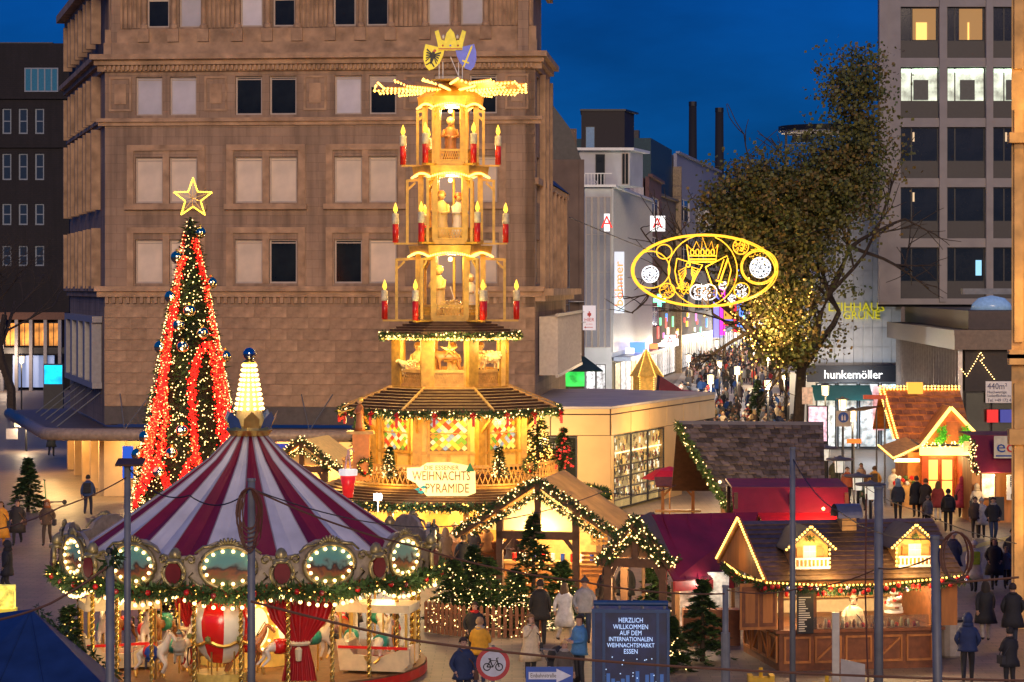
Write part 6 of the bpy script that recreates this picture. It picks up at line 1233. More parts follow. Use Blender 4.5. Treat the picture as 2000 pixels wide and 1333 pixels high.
# ================================================================= market stalls
def tiles(rt,p00,p10,p11,p01,nu,nv,m,th=.03,name='shingle',jit=.02,seed=1,lim=None):
    # individual roof pieces on a quad: p00-p10 eave, p01-p11 ridge
    rs=random.Random(seed); p00,p10,p11,p01=map(Vector,(p00,p10,p11,p01)); n=(p10-p00).cross(p01-p00).normalized()
    at=lambda a,b:(p00.lerp(p10,a)).lerp(p01.lerp(p11,a),b)
    for j in range(nv):
        for i in range(nu):
            o=(.5 if j%2 else 0); a0=max(0,(i+o)/nu); a1=min(1,(i+1+o)/nu)
            if a1-a0<.2/nu: continue
            b0=j/nv-.25/nv; b1=min(1,(j+1.1)/nv); b0+=rs.uniform(-.28,.2)/nv*min(1,jit*16); g=.04/nu; lift=n*(th+rs.uniform(0,jit)); lo=n*.005
            q=[at(a0+g,b0)+lift,at(a1-g,b0)+lift,at(a1-g,b1)+lo,at(a0+g,b1)+lo]
            M().plate(q,th).build(name,m,rt)
def courses(rt,p00,p10,p11,p01,nv,m,th=.03,name='tile_course'):
    p00,p10,p11,p01=map(Vector,(p00,p10,p11,p01)); n=(p10-p00).cross(p01-p00).normalized()
    for j in range(nv):
        b0,b1=j/nv,min(1,(j+1.12)/nv); M().plate([p00.lerp(p01,b0)+n*th,p10.lerp(p11,b0)+n*th,p10.lerp(p11,b1)+n*.004,p00.lerp(p01,b1)+n*.004],th).build(name,m,rt)
TILE=mat('tile_brown',(.10,.06,.036),.36,var=.5,sc_=7,bump=.3,rnd=.3)
def candy_stall():
    c=G(1522,1312); rt=thing('candy_stall','brown wooden market chalet with twin lit dormers and open sweets counter','market stall',c,R(9.5)); W,DP=4.35,3.6
    # counter base with panels
    M().box(0,W,0,DP,0,1.0).build('counter_base',WOODM,rt); M().box(-.12,W+.12,-.14,DP,1.0,1.08).build('counter_top',WOODM,rt)
    for i in range(5):
        a=.12+i*.83; q=M().box(a,a+.72,-.05,-.002,.2,.26).box(a,a+.72,-.05,-.002,.84,.9).box(a,a+.05,-.05,-.002,.26,.84).box(a+.67,a+.72,-.05,-.002,.26,.84)
        if i%2: q.beam((a+.06,-.03,.28),(a+.66,-.03,.82),.05,.04,up=(0,1,0))
        q.build('counter_panel',WOOD,rt)
    T=TR(0,DP,R(-90))
    for i in range(4):
        a=.15+i*.86; q=M(T).box(a,a+.72,-.05,-.002,.2,.26).box(a,a+.72,-.05,-.002,.84,.9).box(a,a+.05,-.05,-.002,.26,.84).box(a+.67,a+.72,-.05,-.002,.26,.84).beam((a+.06,-.03,.28 if i%2 else .82),(a+.66,-.03,.82 if i%2 else .28),.05,.04,up=(0,1,0)); q.build('counter_panel',WOOD,rt)
    for x,y in ((.06,.06),(W-.06,.06),(.06,DP-.1),(W-.06,DP-.1),(.95,.06)): M().box(x-.06,x+.06,y-.06,y+.06,1.08,2.4).build('post',WOODM,rt)
    M().box(.1,W-.1,DP-.3,DP-.2,1.08,2.4).build('back_wall',mat('stall_cream',(.72,.55,.32),.6,var=.15),rt); M().box(W-.12,W-.04,.2,DP-.3,1.08,2.4).build('side_wall',WOODM,rt)
    # glass counter case, stock
    M().box(.9,W-.3,-.02,.0,1.08,1.4).build('glass_front',mat('clear_glass',(.9,.95,.95),.02,trans=.95,spec=.3,var=0),rt)
    rs=random.Random(9)
    for i in range(26):
        x=.95+i*.115; k=i%4; c_=[(.6,.03,.03),(.75,.6,.35),(.3,.12,.04),(.8,.75,.65)][k]; hh=rs.uniform(.1,.26)
        M().lathe([(.045,0),(.05,hh*.7),(.03,hh*.85),(.03,hh)],8,(x,.15+rs.uniform(0,.15),1.085)).build('sweet_jar',mat('jar%d'%k,c_,.25,var=.2),rt,smooth=True)
    for k in range(5): M().lathe([(.26-.045*k,0),(.26-.045*k,.06),(.05,.062)],12,(W-.95,.9,1.35+k*.17)).build('cake_stand',WHITE,rt); 
    for k in range(14): a=k*.9; M().ball((W-.95+.2*math.cos(a),.9+.2*math.sin(a),1.45+.05*k),.06,6).build('sweet_bag',RED if k%2 else WHITE,rt)
    M().box(.5,W-.3,DP-.55,DP-.3,1.5,1.54).build('shelf',WOODL,rt)
    for i in range(10): M().lathe([(.05,0),(.055,.18),(.02,.26),(.02,.32)],7,(.8+i*.3,DP-.42,1.545)).build('bottle',[mat('bottle_green',(.02,.2,.08),.15),RED,WHITE][i%3],rt)
    # roof: ridge along x, eaves front and back
    ze,zr=2.42,3.72; x0,x1=-.55,W+.45; yf,yb,ym=-.75,DP+.55,DP*.52
    q=M().add([(x0,yf,ze),(x1,yf,ze),(x1,ym,zr),(x0,ym,zr),(x1,yb,ze),(x0,yb,ze)],[(0,1,2,3),(3,2,4,5),(0,3,5),(1,4,2),(0,5,4,1)]); q.build('roof',ROOFD,rt)
    courses(rt,(x0,yf,ze),(x1,yf,ze),(x1,ym,zr),(x0,ym,zr),13,TILE,.03); courses(rt,(x1,yb,ze),(x0,yb,ze),(x0,ym,zr),(x1,ym,zr),8,TILE,.03)
    for sg,y2 in ((0,yf),(1,yb)):
        M().beam((x0-.03,y2,ze+.03),(x0-.03,ym,zr+.05),.06,.16).build('barge_board',WOOD,rt)
        bulb_each(resample([Vector((x0-.08,y2,ze+.1)),Vector((x0-.08,ym,zr+.13))],.13),.036,WARM,rt)
    M().add([(x0-.012,yf+.2,ze+.02),(x0-.012,ym,zr-.08),(x0-.012,yb-.2,ze+.02)],[(0,2,1)]).build('gable_panel',WOOD,rt); lamp('gable_lamp',(x0-.6,ym-.3,ze+.5),7,(1,.62,.22),rt,.2)
    M().box(x0+.05,x1-.05,yf+.05,yf+.12,ze-.16,ze).build('fascia_board',WOOD,rt)
    gp=[Vector((x0,yb-.6,ze-.05)),Vector((x0-.02,DP*.5,ze-.22)),Vector((x0,yf,ze-.1)),Vector((W*.25,yf-.05,ze-.2)),Vector((W*.6,yf-.05,ze-.2)),Vector((x1,yf,ze-.02)),Vector((x1+.05,DP*.5,ze))]
    garland(gp,rt,.12,180,.13); bulb_each(resample([p+Vector((0,-.06,.1)) for p in gp],.11),.03,WARM,rt)
    for i,p in enumerate(resample(gp,.2)): M().ball(p+Vector((random.uniform(-.06,.06),-.13,random.uniform(-.1,.06))),.07,7).build('bauble',RED if i%4 else mat('bauble_silver',(.5,.5,.55),.2,metal=.8),rt,smooth=True)
    def dormer(xc):
        w=.5; zb=ze+.32; yy=yf+.55; za=zb+.55; zp=za+.42
        o=M().prism([(xc-w,zb),(xc+w,zb),(xc+w,za),(xc,zp),(xc-w,za)],yy,yy+1.5).build('dormer',WOODL,rt)
        for sg in (-1,1):
            M().plate([(xc,yy-.14,zp+.06),(xc,yy+1.6,zp+.06),(xc+sg*(w+.16),yy+1.6,za-.1),(xc+sg*(w+.16),yy-.14,za-.1)][::sg],.05).build('dormer_roof',ROOFD,o)
            bulb_each(resample([Vector((xc+sg*(w+.16),yy-.17,za-.08)),Vector((xc,yy-.17,zp+.1))],.095)+resample([Vector((xc+sg*(w+.02),yy-.1,zb)),Vector((xc+sg*(w+.02),yy-.1,za))],.11),.033,WARM,rt)
            M().plate([(xc+sg*.18,yy-.04,zb+.22),(xc+sg*.36,yy-.1,zb+.22),(xc+sg*.36,yy-.1,za-.05),(xc+sg*.18,yy-.04,za-.05)],.02).build('dormer_shutter',WOOD,o)
        M().box(xc-.17,xc+.17,yy-.03,yy-.004,zb+.22,za).build('dormer_window',glow('dormer_lit',(1,.75,.35),.9,True),o); M().box(xc-.015,xc+.015,yy-.04,yy-.031,zb+.22,za).box(xc-.17,xc+.17,yy-.042,yy-.032,zb+.38,zb+.41).build('glazing_bar',WHITE,o)
        q=M().box(xc-w,xc+w,yy-.22,yy-.17,zb+.2,zb+.25).box(xc-w,xc+w,yy-.22,yy-.002,zb-.04,zb+.02)
        for i in range(9): q.cyl((xc-w+.06+i*.11,yy-.195,zb+.02),(xc-w+.06+i*.11,yy-.195,zb+.2),.025,n=6)
        q.build('dormer_balcony',WHITE,o); garland([(xc-.1,yy-.1,za+.2),(xc+.1,yy-.1,za+.2)],o,.08,200,.08,name='greenery'); lamp('dormer_lamp',(xc,yy-.5,za+.05),13,(1,.6,.18),rt,.1)
    dormer(.75); dormer(W-.75)
    xc=W*.53; M().box(xc-.2,xc+.2,ym-.55,ym-.05,zr-.5,zr+.15).build('chimney',WOODL,rt)
    for z in (zr-.3,zr-.1,zr+.05): M().box(xc-.205,xc+.205,ym-.555,ym-.55,z,z+.02).build('chimney_groove',WOODD,rt)
    M().lathe([(.36,-.34),(.36,.34)],14,a0=0,a1=PI).build('chimney_cowl',mat('cowl_steel',(.2,.2,.22),.3,metal=.7),rt,(xc,ym-.3,zr+.12)).rotation_euler=(R(90),0,R(90))
    # shutters open at both sides, menu boards
    q=M().box(-1.05,-.06,-.0,.06,1.1,2.3); s1=q.build('shutter',WOOD,rt)
    for a in (-1.0,-.53): M().box(a,a+.42,-.03,-.002,1.18,2.22).build('shutter_panel',WOODM,s1); M().box(a+.08,a+.34,-.05,-.031,1.28,2.1).build('shutter_field',WOOD,s1)
    q=M().box(W+.06,W+.5,.0,.06,1.1,2.3); q.build('shutter',WOOD,rt)
    for xa,xb in ((.42,.86),(W-.28,W-.02)):
        mb=M().box(xa,xb,-.22,-.16,1.0,2.1).build('menu_board',mat('slate',(.012,.012,.014),.5),rt); ck=mat('chalk',(.6,.58,.52),.7); q=M(); r2=random.Random(int(xa*10))
        for k in range(16): q.box(xa+.04,xa+.04+(xb-xa-.1)*r2.uniform(.4,1),-.226,-.222,1.06+k*.058,1.085+k*.058)
        q.build('chalk_lines',ck,mb,kind='stuff')
    for x in (.9,W*.5,W-.8): lamp('stall_lamp',(x,.75,2.3),85,(1,.74,.4),rt,.12); M().ball((x,.75,2.36),.07,8).build('lamp_globe',WARMW,rt)
    for x in (W*.25,W*.75): lamp('eave_lamp',(x,yf-.2,ze+.4),36,(1,.6,.2),rt,.2); lamp('eave_lamp',(x,yf-.25,ze-.35),14,(1,.6,.2),rt,.2)
    return rt
CS=candy_stall()
v0=G(1522,1312); a9=R(9.5)
person('stall keeper in beige jacket reaching over the sweets counter',0,0,-10,'reach',(.6,.45,.28),.8,(.1,.08,.06),'short',(.2,.12,.06),1.8,at=v0+Matrix.Rotation(a9,3,'Z')@Vector((2.35,1.1,0)))
def open_chalet(name,label,apex,hw,v_e,d,rz,length,posts,canvas,dense=150,back=True):
    # gabled open chalet, gable facing the viewer; apex (u,v) at distance d, half width hw px, eave row v_e
    c=P(apex[0],apex[1],d); zr=c.z; ze=Z(v_e,d); w=hw*d/F; rt=thing(name,label,'market stall',(c.x,c.y,0),rz)
    for sg in (-1,1):
        q=[(0,0,zr),(0,length,zr),(sg*w,length,ze),(sg*w,0,ze)]; M().plate(q if sg<0 else q[::-1],.05).build('roof',canvas,rt)
        for k in range(4): y=length*(k+.5)/4; M().beam((sg*.03,y,zr-.06),(sg*w,y,ze-.06),.06,.08).build('rafter',WOODL,rt)
        M().beam((sg*.02,-.05,zr+.02),(sg*w*1.03,-.05,ze-.03),.1,.2).build('barge_board',WOODD,rt)
        gp=[Vector((0,-.12,zr+.12)),Vector((sg*w*1.05,-.12,ze+.08))]; garland(gp,rt,.13,dense,.13); bulbs(around(gp,.045,.13),.026,WARMW,rt)
        gp=[Vector((sg*w*1.04,-.05,ze+.05)),Vector((sg*w*1.04,length,ze+.05))]; garland(gp,rt,.12,dense*.8,.13); bulbs(around(gp,.07,.12),.026,WARMW,rt)
        gp=[Vector((0,-.1,zr-.35)),Vector((sg*w*.8,-.1,ze+.05))]; garland(gp,rt,.1,dense,.12); bulbs(around(gp,.05,.11),.026,WARMW,rt)
        for y in (.1,length-.2): M().box(sg*w*posts-.1,sg*w*posts+.1,y-.1,y+.1,0,ze+(zr-ze)*(1-posts)-.1).build('post',WOODD,rt)
        M().beam((sg*w*posts,.1,ze-.5),(sg*w*posts*.7,.1,ze-.05),.1,.12).build('brace',WOODD,rt)
    M().box(-w*posts-.1,w*posts+.1,.0,.18,ze-.1,ze+.14).build('tie_beam',WOODD,rt); M().box(-.09,.09,.01,.17,ze+.14,zr-.05).build('king_post',WOODD,rt)
    M().add([(-w*.75,.3,ze+.15),(w*.75,.3,ze+.15),(0,.3,zr-.2)],[(0,1,2)]).build('gable_canvas',canvas,rt)
    if back: M().box(-w*posts,w*posts,length-.1,length,0,ze).build('back_wall',WOODL,rt)
    for y in (.8,length*.6): lamp('stall_lamp',(0,y,ze+.1),210,(1,.7,.32),rt,.2); M().ball((0,y,ze+.25),.07,8).build('lamp_globe',WARMW,rt)
    return rt,w,ze,zr
CANV=mat('canvas_lit',(.75,.6,.32),.5,var=.25,sc_=1.5,bump=.2,transl=.6)
rt,w,ze,zr=open_chalet('mulled_wine_chalet','open timber chalet with thick lit garlands and pale canvas roof',(1049,942),158,1048,77,R(-12),4.6,.48,CANV,190)
# inside: counter, shelves, log slices, red lantern
M().box(-1.6,1.6,2.6,3.0,0,1.05).build('counter',WOOD,rt); M().box(-1.7,1.7,2.5,3.1,1.05,1.12).build('counter_top',WOODL,rt)
for i in range(6): M().box(1.3,2.3,.6,.66,.9+i*.14,.98+i*.14).build('slat',WOOD,rt)
for i in range(9): M().cyl((-1.3+i*.32,2.7,1.12),(-1.3+i*.32,2.7,1.38),.07,n=8).build('mug',[RED,WHITE,BLUE][i%3],rt)
for i in range(14): M().cyl((1.55+.14*(i%4),1.2,1.9+.15*(i//4)),(1.55+.14*(i%4),1.3,1.9+.15*(i//4)),.07,n=8).build('log_slice',WOODL,rt)
open_chalet('golden_gable_chalet','small golden lit gable chalet behind the striped canopy',(588,862),80,918,98,R(-14),3.4,.6,mat('canvas_gold',(.75,.5,.18),.5,es=.12),130)
rt2,w2,ze2,zr2=open_chalet('side_gable_chalet','dark gable end of the maroon roofed stall with lit garland edges',(1240,1018),68,1102,69,R(-14),2.6,.8,mat('inner_dark',(.14,.1,.06),.6),190,False)
def red_roof():
    rt=thing('maroon_stall','long market stall under a maroon canvas roof','market stall',(0,0,0)); d0,d1=69.5,73
    a=P(1246,1008,d0+1.2); b=P(1480,1003,d1+1); c=P(1432,1130,d1-2.2); e=P(1315,1136,d0-1.2)
    M().plate([a,e,c,b],.04).build('roof',REDC,rt)
    for t in (.2,.4,.6,.8): M().beam(a.lerp(b,t)+Vector((0,-.02,.03)),e.lerp(c,t)+Vector((0,-.02,.03)),.05,.03).build('seam',REDC,rt)
    M().plate([e+Vector((0,0,-.0)),c,c+Vector((0,0,-.28)),e+Vector((0,0,-.28))][::-1],.03).build('valance',mat('red_valance',(.5,.02,.03),.5,var=.2),rt)
    b2=b+Vector((.3,2.6,-1.2)); a2=a+Vector((.3,2.6,-1.2)); M().plate([a,b,b2,a2],.04).build('roof',REDC,rt)
    for p in (e,c,a2,b2,e.lerp(c,.5)): M().box(p.x-.05,p.x+.05,p.y,p.y+.1,0,p.z-.02).build('post',WOODD,rt)
    M().box(e.x+.3,c.x,e.y+.3,e.y+.8,0,1.0).build('counter',WOODM,rt); M().box(e.x+.3,c.x-.2,e.y+1.6,e.y+1.7,.2,1.9).build('display',mat('display_white',(.6,.58,.5),.4,es=.25,var=.8,sc_=4),rt)
    lamp('stall_lamp',(e.x+.9,e.y+1.0,1.7),18,(1,.85,.65),rt,.15)
red_roof()
def red_box():
    d=82.; rt=thing('maroon_awning_stall','stall with upright maroon canvas front glowing red at one end','market stall',(X(1432,d),d,0)); w=X(1660,d)-X(1432,d); z0,z1=Z(1004,d),Z(957,d)
    M().plate([(0,0,z0),(w,0,z0),(w,.5,z1),(0,.5,z1)],.05).build('awning_front',REDC,rt); M().plate([(0,.5,z1),(w,.5,z1),(w,3,z1+.1),(0,3,z1+.1)],.05).build('roof',REDC,rt); M().plate([(w-2.8,-1.6,z0-.55),(w+.35,-1.6,z0-.55),(w,0,z0),(w-3.1,0,z0)],.05).build('lower_awning',mat('red_lit_canvas',(.5,.015,.02),.5,var=.2),rt)
    for x in (.1,w-.1,w*.5):
        for y in (.1,2.9): M().box(x-.06,x+.06,y-.06,y+.06,0,z1-.1).build('post',WOODD,rt)
    lamp('stall_lamp',(w-1.0,-1.0,z0+.3),75,(1,.35,.12),rt,.2); M().ball((w-1.0,-.9,z0+.25),.06,8).build('lamp_globe',glow('lamp_red',(1,.3,.1),6),rt)
red_box()
def shingle_hut():
    d=88.; p00,p10=P(1424,992,d-1.6),P(1612,992,d-1.6); p01,p11=P(1322,830,d+1.2),P(1608,832,d+1.2)
    rt=thing('shingle_hut','steep wooden shingle roofed hut edged with a lit green garland','market stall',(0,0,0))
    M().plate([p00,p10,p11,p01],.04).build('roof',WOODD,rt); tiles(rt,p00,p10,p11,p01,16,18,SHING,.05,seed=3,jit=.07)
    b0,b1=p01+Vector((0,3,-2.6)),p11+Vector((0,3,-2.6)); M().plate([p11,b1,b0,p01][::-1],.06).build('rear_roof',WOODD,rt); M().beam(p01+Vector((0,0,.08)),p11+Vector((0,0,.08)),.2,.12).build('ridge_cap',mat('ridge_grey',(.1,.09,.12),.5),rt)
    for p in (p00,p10): M().box(p.x-.1,p.x+.1,p.y+.2,p.y+.4,0,p.z).build('post',WOODD,rt)
    M().box(p00.x,p10.x,p00.y+.8,p00.y+3.5,0,2.2).build('body',WOODM,rt)
    gp=[p01+Vector((0,-.1,.05)),p01.lerp(p00,.3)+Vector((-.05,-.1,.05)),p01.lerp(p00,.7)+Vector((-.05,-.1,0)),p00+Vector((-.05,-.1,0)),p00+Vector((.7,-.2,-.1))]; garland(gp,rt,.16,210,.14,m=mat('garland_bright',(.07,.13,.03),.6,var=.4)); bulbs(around(gp,.08,.15),.026,WARMW,rt); lamp('eave_lamp',p00+Vector((-.4,-.9,.9)),22,(1,.72,.35),rt,.3); M().ball(p00+Vector((-.4,-.9,.98)),.06,6).build('lamp_globe',WARMW,rt)
shingle_hut()
def ginger_house():
    d=112.; rt=thing('gingerbread_chalet','brightly lit orange chalet with bulb trimmed roof and green gable','market stall',(X(1855,d),d,0)); x=lambda u:X(u,d)-X(1855,d); z=lambda v:Z(v,d)
    OR=mat('orange_wood',(.62,.22,.04),.45,var=.35,sc_=4); TL=mat('orange_tile',(.40,.15,.05),.4,var=.5,sc_=3,rnd=.3)
    M().box(x(1775),x(1905),.3,4,0,z(885)).build('body',OR,rt); 
    p00,p10,p11,p01=Vector((x(1752),.9,z(858))),Vector((x(1905),.9,z(858))),Vector((x(1897),3.0,z(766))),Vector((x(1738),3.0,z(766)))
    M().plate([p00,p10,p11,p01],.05).build('roof',OR,rt); tiles(rt,p00,p10,p11,p01,10,8,TL,.03,seed=8); M().plate([p11,p11+Vector((0,2.4,-2)),p01+Vector((0,2.4,-2)),p01],.05).build('rear_roof',OR,rt)
    for k in (0,.13): bulb_each(resample([p01+Vector((0,-.1,.14-k)),p11+Vector((0,-.1,.14-k))],.16),.05,WARM,rt)
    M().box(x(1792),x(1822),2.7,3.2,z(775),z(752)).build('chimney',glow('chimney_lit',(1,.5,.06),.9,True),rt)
    for k in (0,.2): bulb_each(resample([p01+Vector((-.05+k,-.15,0)),p00+Vector((-.05+k,-.15,0))],.15),.05,WARM,rt)
    # front gable
    g0,g1,gt=Vector((x(1795),-.6,z(870))),Vector((x(1908),-.6,z(853))),Vector((x(1853),-.6,z(797)))
    M().add([g0+Vector((0,.1,0)),g1+Vector((0,.1,0)),gt+Vector((0,.1,0))],[(0,1,2)]).build('gable_panel',OR,rt)
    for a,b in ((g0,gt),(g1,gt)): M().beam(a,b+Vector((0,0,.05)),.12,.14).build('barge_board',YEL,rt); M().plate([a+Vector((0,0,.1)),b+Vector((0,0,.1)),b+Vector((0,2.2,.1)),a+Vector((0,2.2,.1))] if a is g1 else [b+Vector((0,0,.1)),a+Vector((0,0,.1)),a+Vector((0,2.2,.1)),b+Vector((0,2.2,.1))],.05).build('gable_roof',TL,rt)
    for sg,u in ((-1,1832),(1,1878)): garland([Vector((x(u-9),-.72,z(862))),Vector((x(u+9),-.72,z(850))),Vector((x(u),-.72,z(835)))],rt,.2,240,.16,m=mat('lit_green',(.1,.45,.03),.5,es=.35),name='greenery')
    M().box(x(1842),x(1866),-.75,-.5,z(865),z(822)).build('figure_panel',mat('figure_orange',(.7,.2,.03),.4),rt); bulbs(around([Vector((x(1800),-.75,z(868))),Vector((x(1895),-.75,z(866)))],.05,.14),.035,WARMW,rt)
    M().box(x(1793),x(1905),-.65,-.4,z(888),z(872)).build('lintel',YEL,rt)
    # door with glazing
    for i,(a,b) in enumerate(((1812,1836),(1838,1864))): window(rt,x(a),x(b),.2,z(896),TR(0,.2),mat('door_red',(.4,.07,.02),.4),mat('door_lit',(1,.7,.3),.3,es=.6,var=.8,sc_=2),(),.07,(.5,),name='door')
    for u in (1800,1870): M().box(x(u),x(u)+.3,-.1,.3,0,z(888)).build('post',mat('door_red',(.4,.07,.02),.4),rt)
    # side awning
    a0,a1=Vector((x(1710),-.9,z(872))),Vector((x(1730),-2.2,z(893))); b0,b1=Vector((x(1772),.4,z(857))),Vector((x(1792),-.6,z(874)))
    M().plate([a0,a1,b1,b0],.06).build('side_awning',WOODL,rt); bulb_each(resample([a0+Vector((0,0,.1)),a1+Vector((0,0,.1)),b1+Vector((0,0,.1))],.14),.045,WARM,rt); M().box(x(1742),x(1790),-.9,-.7,z(900),z(894)).build('awning_light',glow('tube_warm',(1,.8,.35),6,True),rt)
    M().box(x(1745),x(1790),-.3,.2,0,1.0).build('side_counter',WOODL,rt)
    for i in range(10): M().ball((x(1747+i*4),-.2,1.1+.12*(i%3)),.12,6).build('goods',[RED,GRL,WHITE,GOLD][i%4],rt)
    for u,y in ((1765,-1.2),(1838,-1.3),(1890,-1.2)): lamp('stall_lamp',(x(u),y,z(893)),45,(1,.66,.25),rt,.2)
    lamp('roof_lamp',(x(1800),-.6,z(775)),28,(1,.55,.15),rt,.3); M().box(x(1875),x(1898),-.95,-.9,z(880),z(860)).build('name_board',mat('board_cream',(.55,.42,.25)),rt)
ginger_house()
def fish_stall():
    d=104.; rt=thing('fish_stall','maroon awning fish stall with a square payment sign','market stall',(X(1897,d),d,0)); x=lambda u:X(u,d)-X(1897,d); z=lambda v:Z(v,d)
    M().plate([(0,-.6,z(922)),(x(2040),-.6,z(922)),(x(2040),.2,z(853)),(0,.2,z(853))],.05).build('awning',REDC,rt); M().plate([(0,.2,z(853)),(x(2040),.2,z(853)),(x(2040),3,z(853)),(0,3,z(853))],.05).build('roof',REDC,rt)
    M().box(x(1903),x(2040),.6,2.8,0,z(900)).build('body',WOOD,rt); window(rt,x(1920),x(1950),1.0,z(925),TR(0,.55),WOODM,LITY,(),.06,name='hatch')
    sb=M().box(x(1935),x(1978),-.75,-.68,z(893),z(850)).build('payment_sign',mat('sign_cream',(.75,.7,.5),.5),rt); text('e',.75,mat('ec_blue',(.01,.08,.35)),sb,(x(1948),-.77,z(871)),ext=.01,sx=1.2); text('c',.75,mat('ec_red',(.7,.03,.03)),sb,(x(1966),-.77,z(871)),ext=.01,sx=1.2); M().box(x(1938),x(1976),-.765,-.752,z(890),z(887)).build('sign_line',mat('ec_blue',(.01,.08,.35)),sb)
    wb=M().box(x(1962),x(2040),-.5,-.42,z(975),z(926)).build('dish_board',WHITE,rt)
    for i,t in enumerate(('BACK','FISCH','&','MEER')): text(t,.3,BLACK,wb,(x(1985),-.51,z(934+i*11.5)),ext=.005)
    gp=[Vector((0,-.5,z(860))),Vector((-.1,-.5,z(890))),Vector((.1,-.6,z(922)))]; garland(gp,rt,.14,120,.13); bulbs(around(gp,.04,.16),.03,WARMW,rt); lamp('stall_lamp',(x(1935),-.7,z(930)),40,(1,.7,.32),rt,.2); M().ball((x(1935),-.6,z(927)),.06,6).build('lamp_globe',WARMW,rt)
    M().box(x(1925),x(1955),-.7,-.66,.2,1.2).build('menu_board',mat('slate',(.012,.012,.014),.5),rt)
fish_stall()
# small maroon parasol stand, pointed kiosk, red far roof, nearer blue tent and yellow stall
um=thing('parasol','red parasol over a small open timber stand','parasol',G(1308,1035)); h=Z(920,101); M().lathe([(1.2,h-.35),(.6,h),(.03,h+.15)],8,cap=False).build('canopy',mat('parasol_red',(.6,.015,.03),.5,var=.2),um); M().cyl((0,0,0),(0,0,h),.03).build('pole',WOODL,um); lamp('parasol_lamp',(0,-.2,h-.5),14,(1,.5,.3),um)
sd_=thing('timber_stand','small open orange timber stand below the red parasol','market stall',G(1320,1048)+Vector((0,-1.2,0))); 
for x in (-.6,.6): M().box(x-.06,x+.06,-.06,.06,0,2.0).build('post',WOOD,sd_); M().beam((x,0,1.7),(x*.2,0,2.2),.08,.08).build('brace',WOOD,sd_)
M().box(-.9,.9,-.3,.3,1.1,1.18).build('shelf',WOODL,sd_); M().plate([(-.9,-.4,2.1),(.9,-.4,2.1),(.9,.5,2.4),(-.9,.5,2.4)],.05).build('roof',WOODM,sd_)
kd=140.; kk=thing('pointed_kiosk','slim golden kiosk with pointed tower roof among the crowd','market stall',(X(1262,kd),kd,0)); kz=lambda v:Z(v,kd); KW=mat('kiosk_gold',(.6,.36,.07),.5,es=.18,var=.3)
M().lathe([(.75,0),(.75,kz(735))],6).build('body',KW,kk); M().lathe([(.95,kz(735)),(.35,kz(702)),(.05,kz(682))],6).build('roof',KW,kk); 
for p in ngon(6,1,0): bulbs(resample([p*.97+Vector((0,0,kz(735))),p*.37+Vector((0,0,kz(702))),p*.07+Vector((0,0,kz(682)))],.1)+resample([p*.8,p*.8+Vector((0,0,kz(735)))],.12),.03,WARM,kk)
lamp('kiosk_lamp',(0,-1.6,3.0),45,(1,.68,.3),kk,.2)
fr=thing('far_red_roof','plain maroon market roof beside the pointed kiosk','market stall',(X(1320,132),132,0)); zf=Z(770,132); M().prism([(-1.0,zf),(1.6,zf),(.4,zf+.2),(-.9,zf+1.0)],-1,1.5).build('roof',REDC,fr); M().box(-.9,1.4,-.8,1.3,0,zf).build('body',WOODM,fr)
bt=thing('blue_tent','dark blue tent roof in the near corner','tent',(X(60,50),50,0)); BT=mat('tent_blue',(.012,.035,.12),.6,var=.4,sc_=1.4,bump=1.0,bsc=1.8)
a=P(62,1190,50)-Vector((X(60,50),50,0)); e0=P(205,1340,47.5)-Vector((X(60,50),50,0)); f0=P(-150,1420,47)-Vector((X(60,50),50,0)); g0=P(-150,1215,53)-Vector((X(60,50),50,0)); h0=P(235,1330,52.5)-Vector((X(60,50),50,0))
M().add([a,e0,f0,g0,h0,(g0.x,g0.y+2,g0.z-1.5)],[(0,3,2),(0,2,1),(0,1,4),(0,4,5,3)]).build('roof',BT,bt)
for t in (.33,.66): M().tube([a.lerp(f0,.02+t*.0)+Vector((0,0,.01)),e0.lerp(f0,t)+Vector((0,0,.02))],.02,4).build('seam',BT,bt)
for p in (e0,h0): M().cyl((p.x-.1,p.y,0),(p.x-.1,p.y,p.z),.05).build('post',STEEL,bt)
M().add([e0,f0,(f0.x,f0.y,0),(e0.x,e0.y,0)],[(0,1,2,3)]).build('side_wall',BT,bt)
garland([a+Vector((.1,0,.03)),h0+Vector((0,0,.05))],bt,.08,60,.12,name='fir_trim')
ys=thing('yellow_stall','bright yellow lit stall front at the picture edge','market stall',(X(-8,57),57,0)); M().box(-.7,.42,-.1,.4,0,Z(1190,57)).build('counter',mat('stall_yellow',(.8,.6,.05),.5,es=.4),ys); M().box(-.7,.4,0,.3,Z(1190,57),Z(1145,57)).build('display',mat('yellow_disp',(.9,.7,.1),.4,es=.9,var=.8,sc_=6),ys)
# ================================================================= firs, fence
for i,(u,v,vt,r_,lt,lab) in enumerate(((1042,1228,1002,1.15,150,'fir tree with sparse lights standing before the open timber chalet'),(955,1232,1088,1.0,260,'low broad lit fir beside the picket fence'),(885,1230,1092,1.0,240,'low lit fir at the carousel end of the picket fence'),(1005,1238,1110,.85,240,'bushy lit fir behind the middle of the picket fence'),(1098,1225,1095,.9,150,'dark fir behind the person in the long white coat'),(925,1222,1065,.9,240,'taller lit fir in the middle of the fenced firs'),(1278,1215,1085,.75,60,'loose fir below the maroon roof edge'),(1372,1292,1130,.85,0,'unlit dark fir tree beside the chalet shutter'),(1308,1310,1205,.6,60,'small fir right of the blue welcome board'),(1290,1290,1190,.5,20,'narrow fir behind the welcome board'))):
    g=G(u,v); s=g.y/F; fir(lab,g,(v-vt)*s,r_,60+i,2600,int(lt*.6),WARMW,None,.019,.24)
fir('unlit dark fir tree standing in the open square',G(55,1000),2.4,.85,80,2200)
